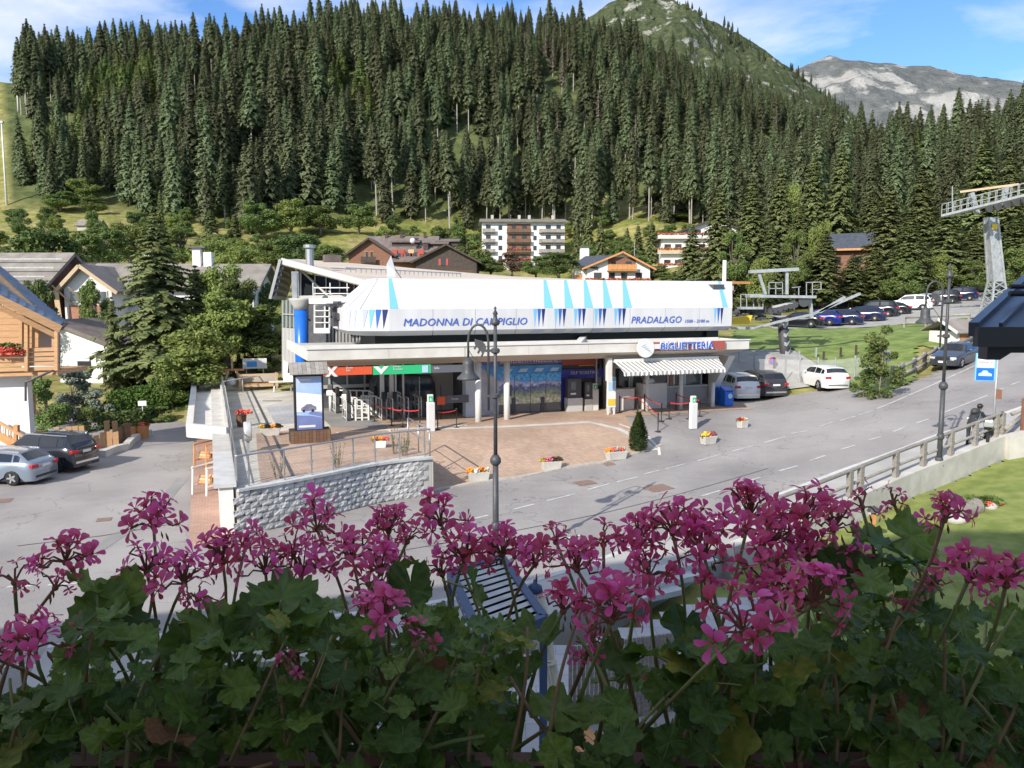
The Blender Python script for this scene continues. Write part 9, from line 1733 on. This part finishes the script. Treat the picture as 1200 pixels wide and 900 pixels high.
for k, (px, py, sz, Y) in enumerate(UM):
    C0 = at(px, py+8, Y); sz *= .9; pi_ = min(range(NP_), key=lambda i: abs(PX[i]-C0.x)); P_ = PL[pi_]; D = sz*Y/940; rb_ = D*.21
    base = Vector((C0.x*.95+rg.uniform(-.09, .09), .84+rg.uniform(-.05, .07), 7.47)); bz_ = C0+Vector((rg.uniform(-.01, .01), rg.uniform(-.01, .01), -D*.12))
    mid = base.lerp(bz_, .5)+Vector((rg.uniform(-.06, .06), rg.uniform(-.02, .06), rg.uniform(-.02, .03))); o3 = Vector(P_.location)
    s = MB(); pts = [(base*(1-t_)**2+mid*2*t_*(1-t_)+bz_*t_*t_)-o3 for t_ in [i/8 for i in range(9)]]; s.tube(pts, [.0026]*5+[.0019]*4, 6); s.build('flower_stalk', M('stem_green' if rg.random() < .75 else 'stem_brown'), P_, True)
    h = MB(); nfl = rg.randint(12, 17) if sz > 60 else rg.randint(5, 8); ch = []; lo_ = bz_
    h.sph((0, 0, 0), .004, 6, 4)
    for i in range(nfl):
        a = 2*pi*(i*.618)+rg.uniform(-.3, .3); el = R(rg.uniform(-22, 82)); d_ = Vector((cos(a)*cos(el), sin(a)*cos(el), sin(el))); L3 = D*.4*rg.uniform(.7, 1.15); e_ = d_*L3+Vector((0, 0, D*.06)); fdir = (d_+Vector((rg.gauss(0, .35), rg.gauss(0, .35), rg.gauss(.1, .35)))).normalized()
        h.tube([Vector((0, 0, 0)), e_*.5+Vector((0, 0, .004)), e_-fdir*rb_*.55], .0011, 4); ch.append((e_, fdir))
    ho = h.build('flower_head', M('stem_red'), P_); ho.location = lo_-o3
    for e_, fd in ch:
        q = fd.to_track_quat('Z', 'Y'); b_ = link('blossom', rg.choice(BL), ho, e_, (q @ Matrix.Rotation(rg.uniform(-.8, .8), 3, 'Z').to_quaternion()).to_euler(), rb_*rg.uniform(.85, 1.15))
    for i in range(rg.randint(1, 4)):
        a = rg.uniform(0, 6.28); e_ = Vector((cos(a)*D*.18, sin(a)*D*.18, -D*.12)); b_ = link('bud', BUD, ho, e_, Vector((cos(a)*.3, sin(a)*.3, -1)).to_track_quat('Z', 'Y').to_euler(), .011)
tx = [-40, 0, 60, 105, 150, 200, 260, 330, 400, 480, 540, 600, 640, 700, 760, 800, 900, 985, 1060, 1120, 1160, 1250]; ty = [815, 825, 805, 715, 705, 765, 730, 712, 690, 712, 712, 735, 790, 790, 765, 755, 745, 668, 646, 722, 718, 715]
def add_leaf(px, py, Y, s, me, nt=None):
    p = at(px, py, Y); i = min(range(NP_), key=lambda i: abs(PX[i]-p.x)+rg.uniform(0, .05)); n = Vector((rg.gauss(0, .45), rg.gauss(-.35, .45), rg.gauss(1, .3))).normalized(); q = n.to_track_quat('Z', 'Y') @ Matrix.Rotation(rg.uniform(0, 6.28), 3, 'Z').to_quaternion()
    return link('leaf', me, PL[i], p-Vector(PL[i].location), q.to_euler(), s)
for px, py, Y, s in ((112, 692, .84, .036), (142, 700, .84, .036), (118, 715, .82, .038), (152, 735, .82, .036), (108, 745, .82, .034), (330, 700, .82, .04), (345, 725, .8, .042), (300, 720, .82, .036), (480, 690, .84, .033), (462, 664, .9, .03), (800, 735, .86, .032), (760, 768, .84, .034), (722, 770, .84, .03), (630, 742, .84, .032), (1000, 655, .82, .034), (1030, 636, .84, .034), (1068, 628, .84, .033), (1065, 660, .82, .036), (988, 672, .8, .033), (560, 700, .82, .035), (250, 735, .8, .042), (225, 758, .8, .038), (655, 832, .78, .036), (700, 838, .78, .036)): add_leaf(px, py, Y, s, rg.choice(LM))
for i in range(1450):
    px = rg.uniform(-60, 1260); tp = float(np.interp(px, tx, ty)); py = tp+(935-tp)*rg.random()**.9; Y = rg.uniform(.70, 1.02)
    gap = 640 < px < 800 and 745 < py < 860
    if gap and rg.random() < .72: continue
    if 606 < px < 692 and 700 < py < 888 and rg.random() < .8: continue
    if 135 < px < 360 and 770 < py < 800 and rg.random() < .5: continue
    add_leaf(px, py, Y, rg.uniform(.013, .024), rg.choice(LM) if rg.random() < .97 else (LMD if rg.random() < .5 else LMY))
for px, py, Y, s in ((200, 862, .72, .03), (515, 800, .8, .03), (505, 790, .8, .024), (385, 800, .82, .026)): add_leaf(px, py, Y, s, LMD)
for px, py, Y, s in ((800, 782, .76, .028), (860, 868, .72, .03), (15, 885, .72, .03), (985, 770, .8, .02)): add_leaf(px, py, Y, s, LMY)
# woody stems and straggling twigs
for i, P_ in enumerate(PL):
    o3 = Vector(P_.location)
    for k in range(5):
        b = Vector((PX[i]+rg.uniform(-.06, .06), .74+rg.uniform(-.04, .08), 7.48)); e = b+Vector((rg.uniform(-.15, .15), rg.uniform(-.03, .15), rg.uniform(.06, .16))); m_ = b.lerp(e, .5)+Vector((rg.uniform(-.04, .04), rg.uniform(-.03, .03), rg.uniform(-.02, .04)))
        s = MB(); s.tube([(b*(1-t_)**2+m_*2*t_*(1-t_)+e*t_*t_)-o3 for t_ in [j/7 for j in range(8)]], [.0032-.0002*j for j in range(8)], 6); s.build('stem', M('stem_brown' if k % 2 else 'stem_green'), P_, True)
for px, py in ((128, 770), (455, 790), (560, 800), (660, 760), (820, 790), (900, 790), (1040, 760), (1100, 780), (300, 790), (380, 790), (60, 800), (30, 840), (230, 830), (420, 820), (500, 830), (770, 830), (860, 820), (950, 800), (1000, 830), (1150, 760), (1180, 820), (1120, 840), (340, 830), (600, 780)):   # long stalks seen against the leaves
    a = at(px-25+rg.uniform(-30, 30), 892, .73); b = at(px+rg.uniform(-30, 60), py-45, .76); i = min(range(NP_), key=lambda i: abs(PX[i]-a.x)); o3 = Vector(PL[i].location); m_ = a.lerp(b, .5)+Vector((rg.uniform(-.015, .015), 0, .01)); s = MB(); s.tube([(a*(1-t_)**2+m_*2*t_*(1-t_)+b*t_*t_)-o3 for t_ in [j/7 for j in range(8)]], [.0021-.0001*j for j in range(8)], 6); s.build('stem', M('stem_green' if (px//10) % 2 else 'stem_brown'), PL[i], True)
# dense inner growth nobody could count
fm = MB(); lm = leaf_mesh(3); lv = np.array(lm.v[:1+18+54]); lf = [f for f in lm.f if max(f) < 73]; V = []; Fc = []
for i in range(800):
    px = rg.uniform(-60, 1260); tp = float(np.interp(px, tx, ty))+45; 
    if 640 < px < 800: tp += 60
    if 600 < px < 690: continue
    py = tp+(940-tp)*rg.random()**.6; p = at(px, py, rg.uniform(.86, 1.08)); s = rg.uniform(.018, .03); q = Vector((rg.gauss(0, .7), rg.gauss(-.4, .7), rg.gauss(.8, .5))).normalized().to_track_quat('Z', 'Y').to_matrix() @ Matrix.Rotation(rg.uniform(0, 6.28), 3, 'Z'); W_ = lv @ np.array(q).T*s+np.array(p); b = len(V); V += W_.tolist(); Fc += [tuple(x+b for x in f) for f in lf]
me = bpy.data.meshes.new('inner_leaves'); me.from_pydata(V, [], Fc); me.materials.append(M('geranium_leaf')); me.polygons.foreach_set('use_smooth', [True]*len(Fc)); o = bpy.data.objects.new('geranium_foliage', me); C.objects.link(o); tag(o, 'dense dark inner foliage of the geraniums filling the balcony box', 'foliage', kind='stuff')
print('objects', len(C.objects))
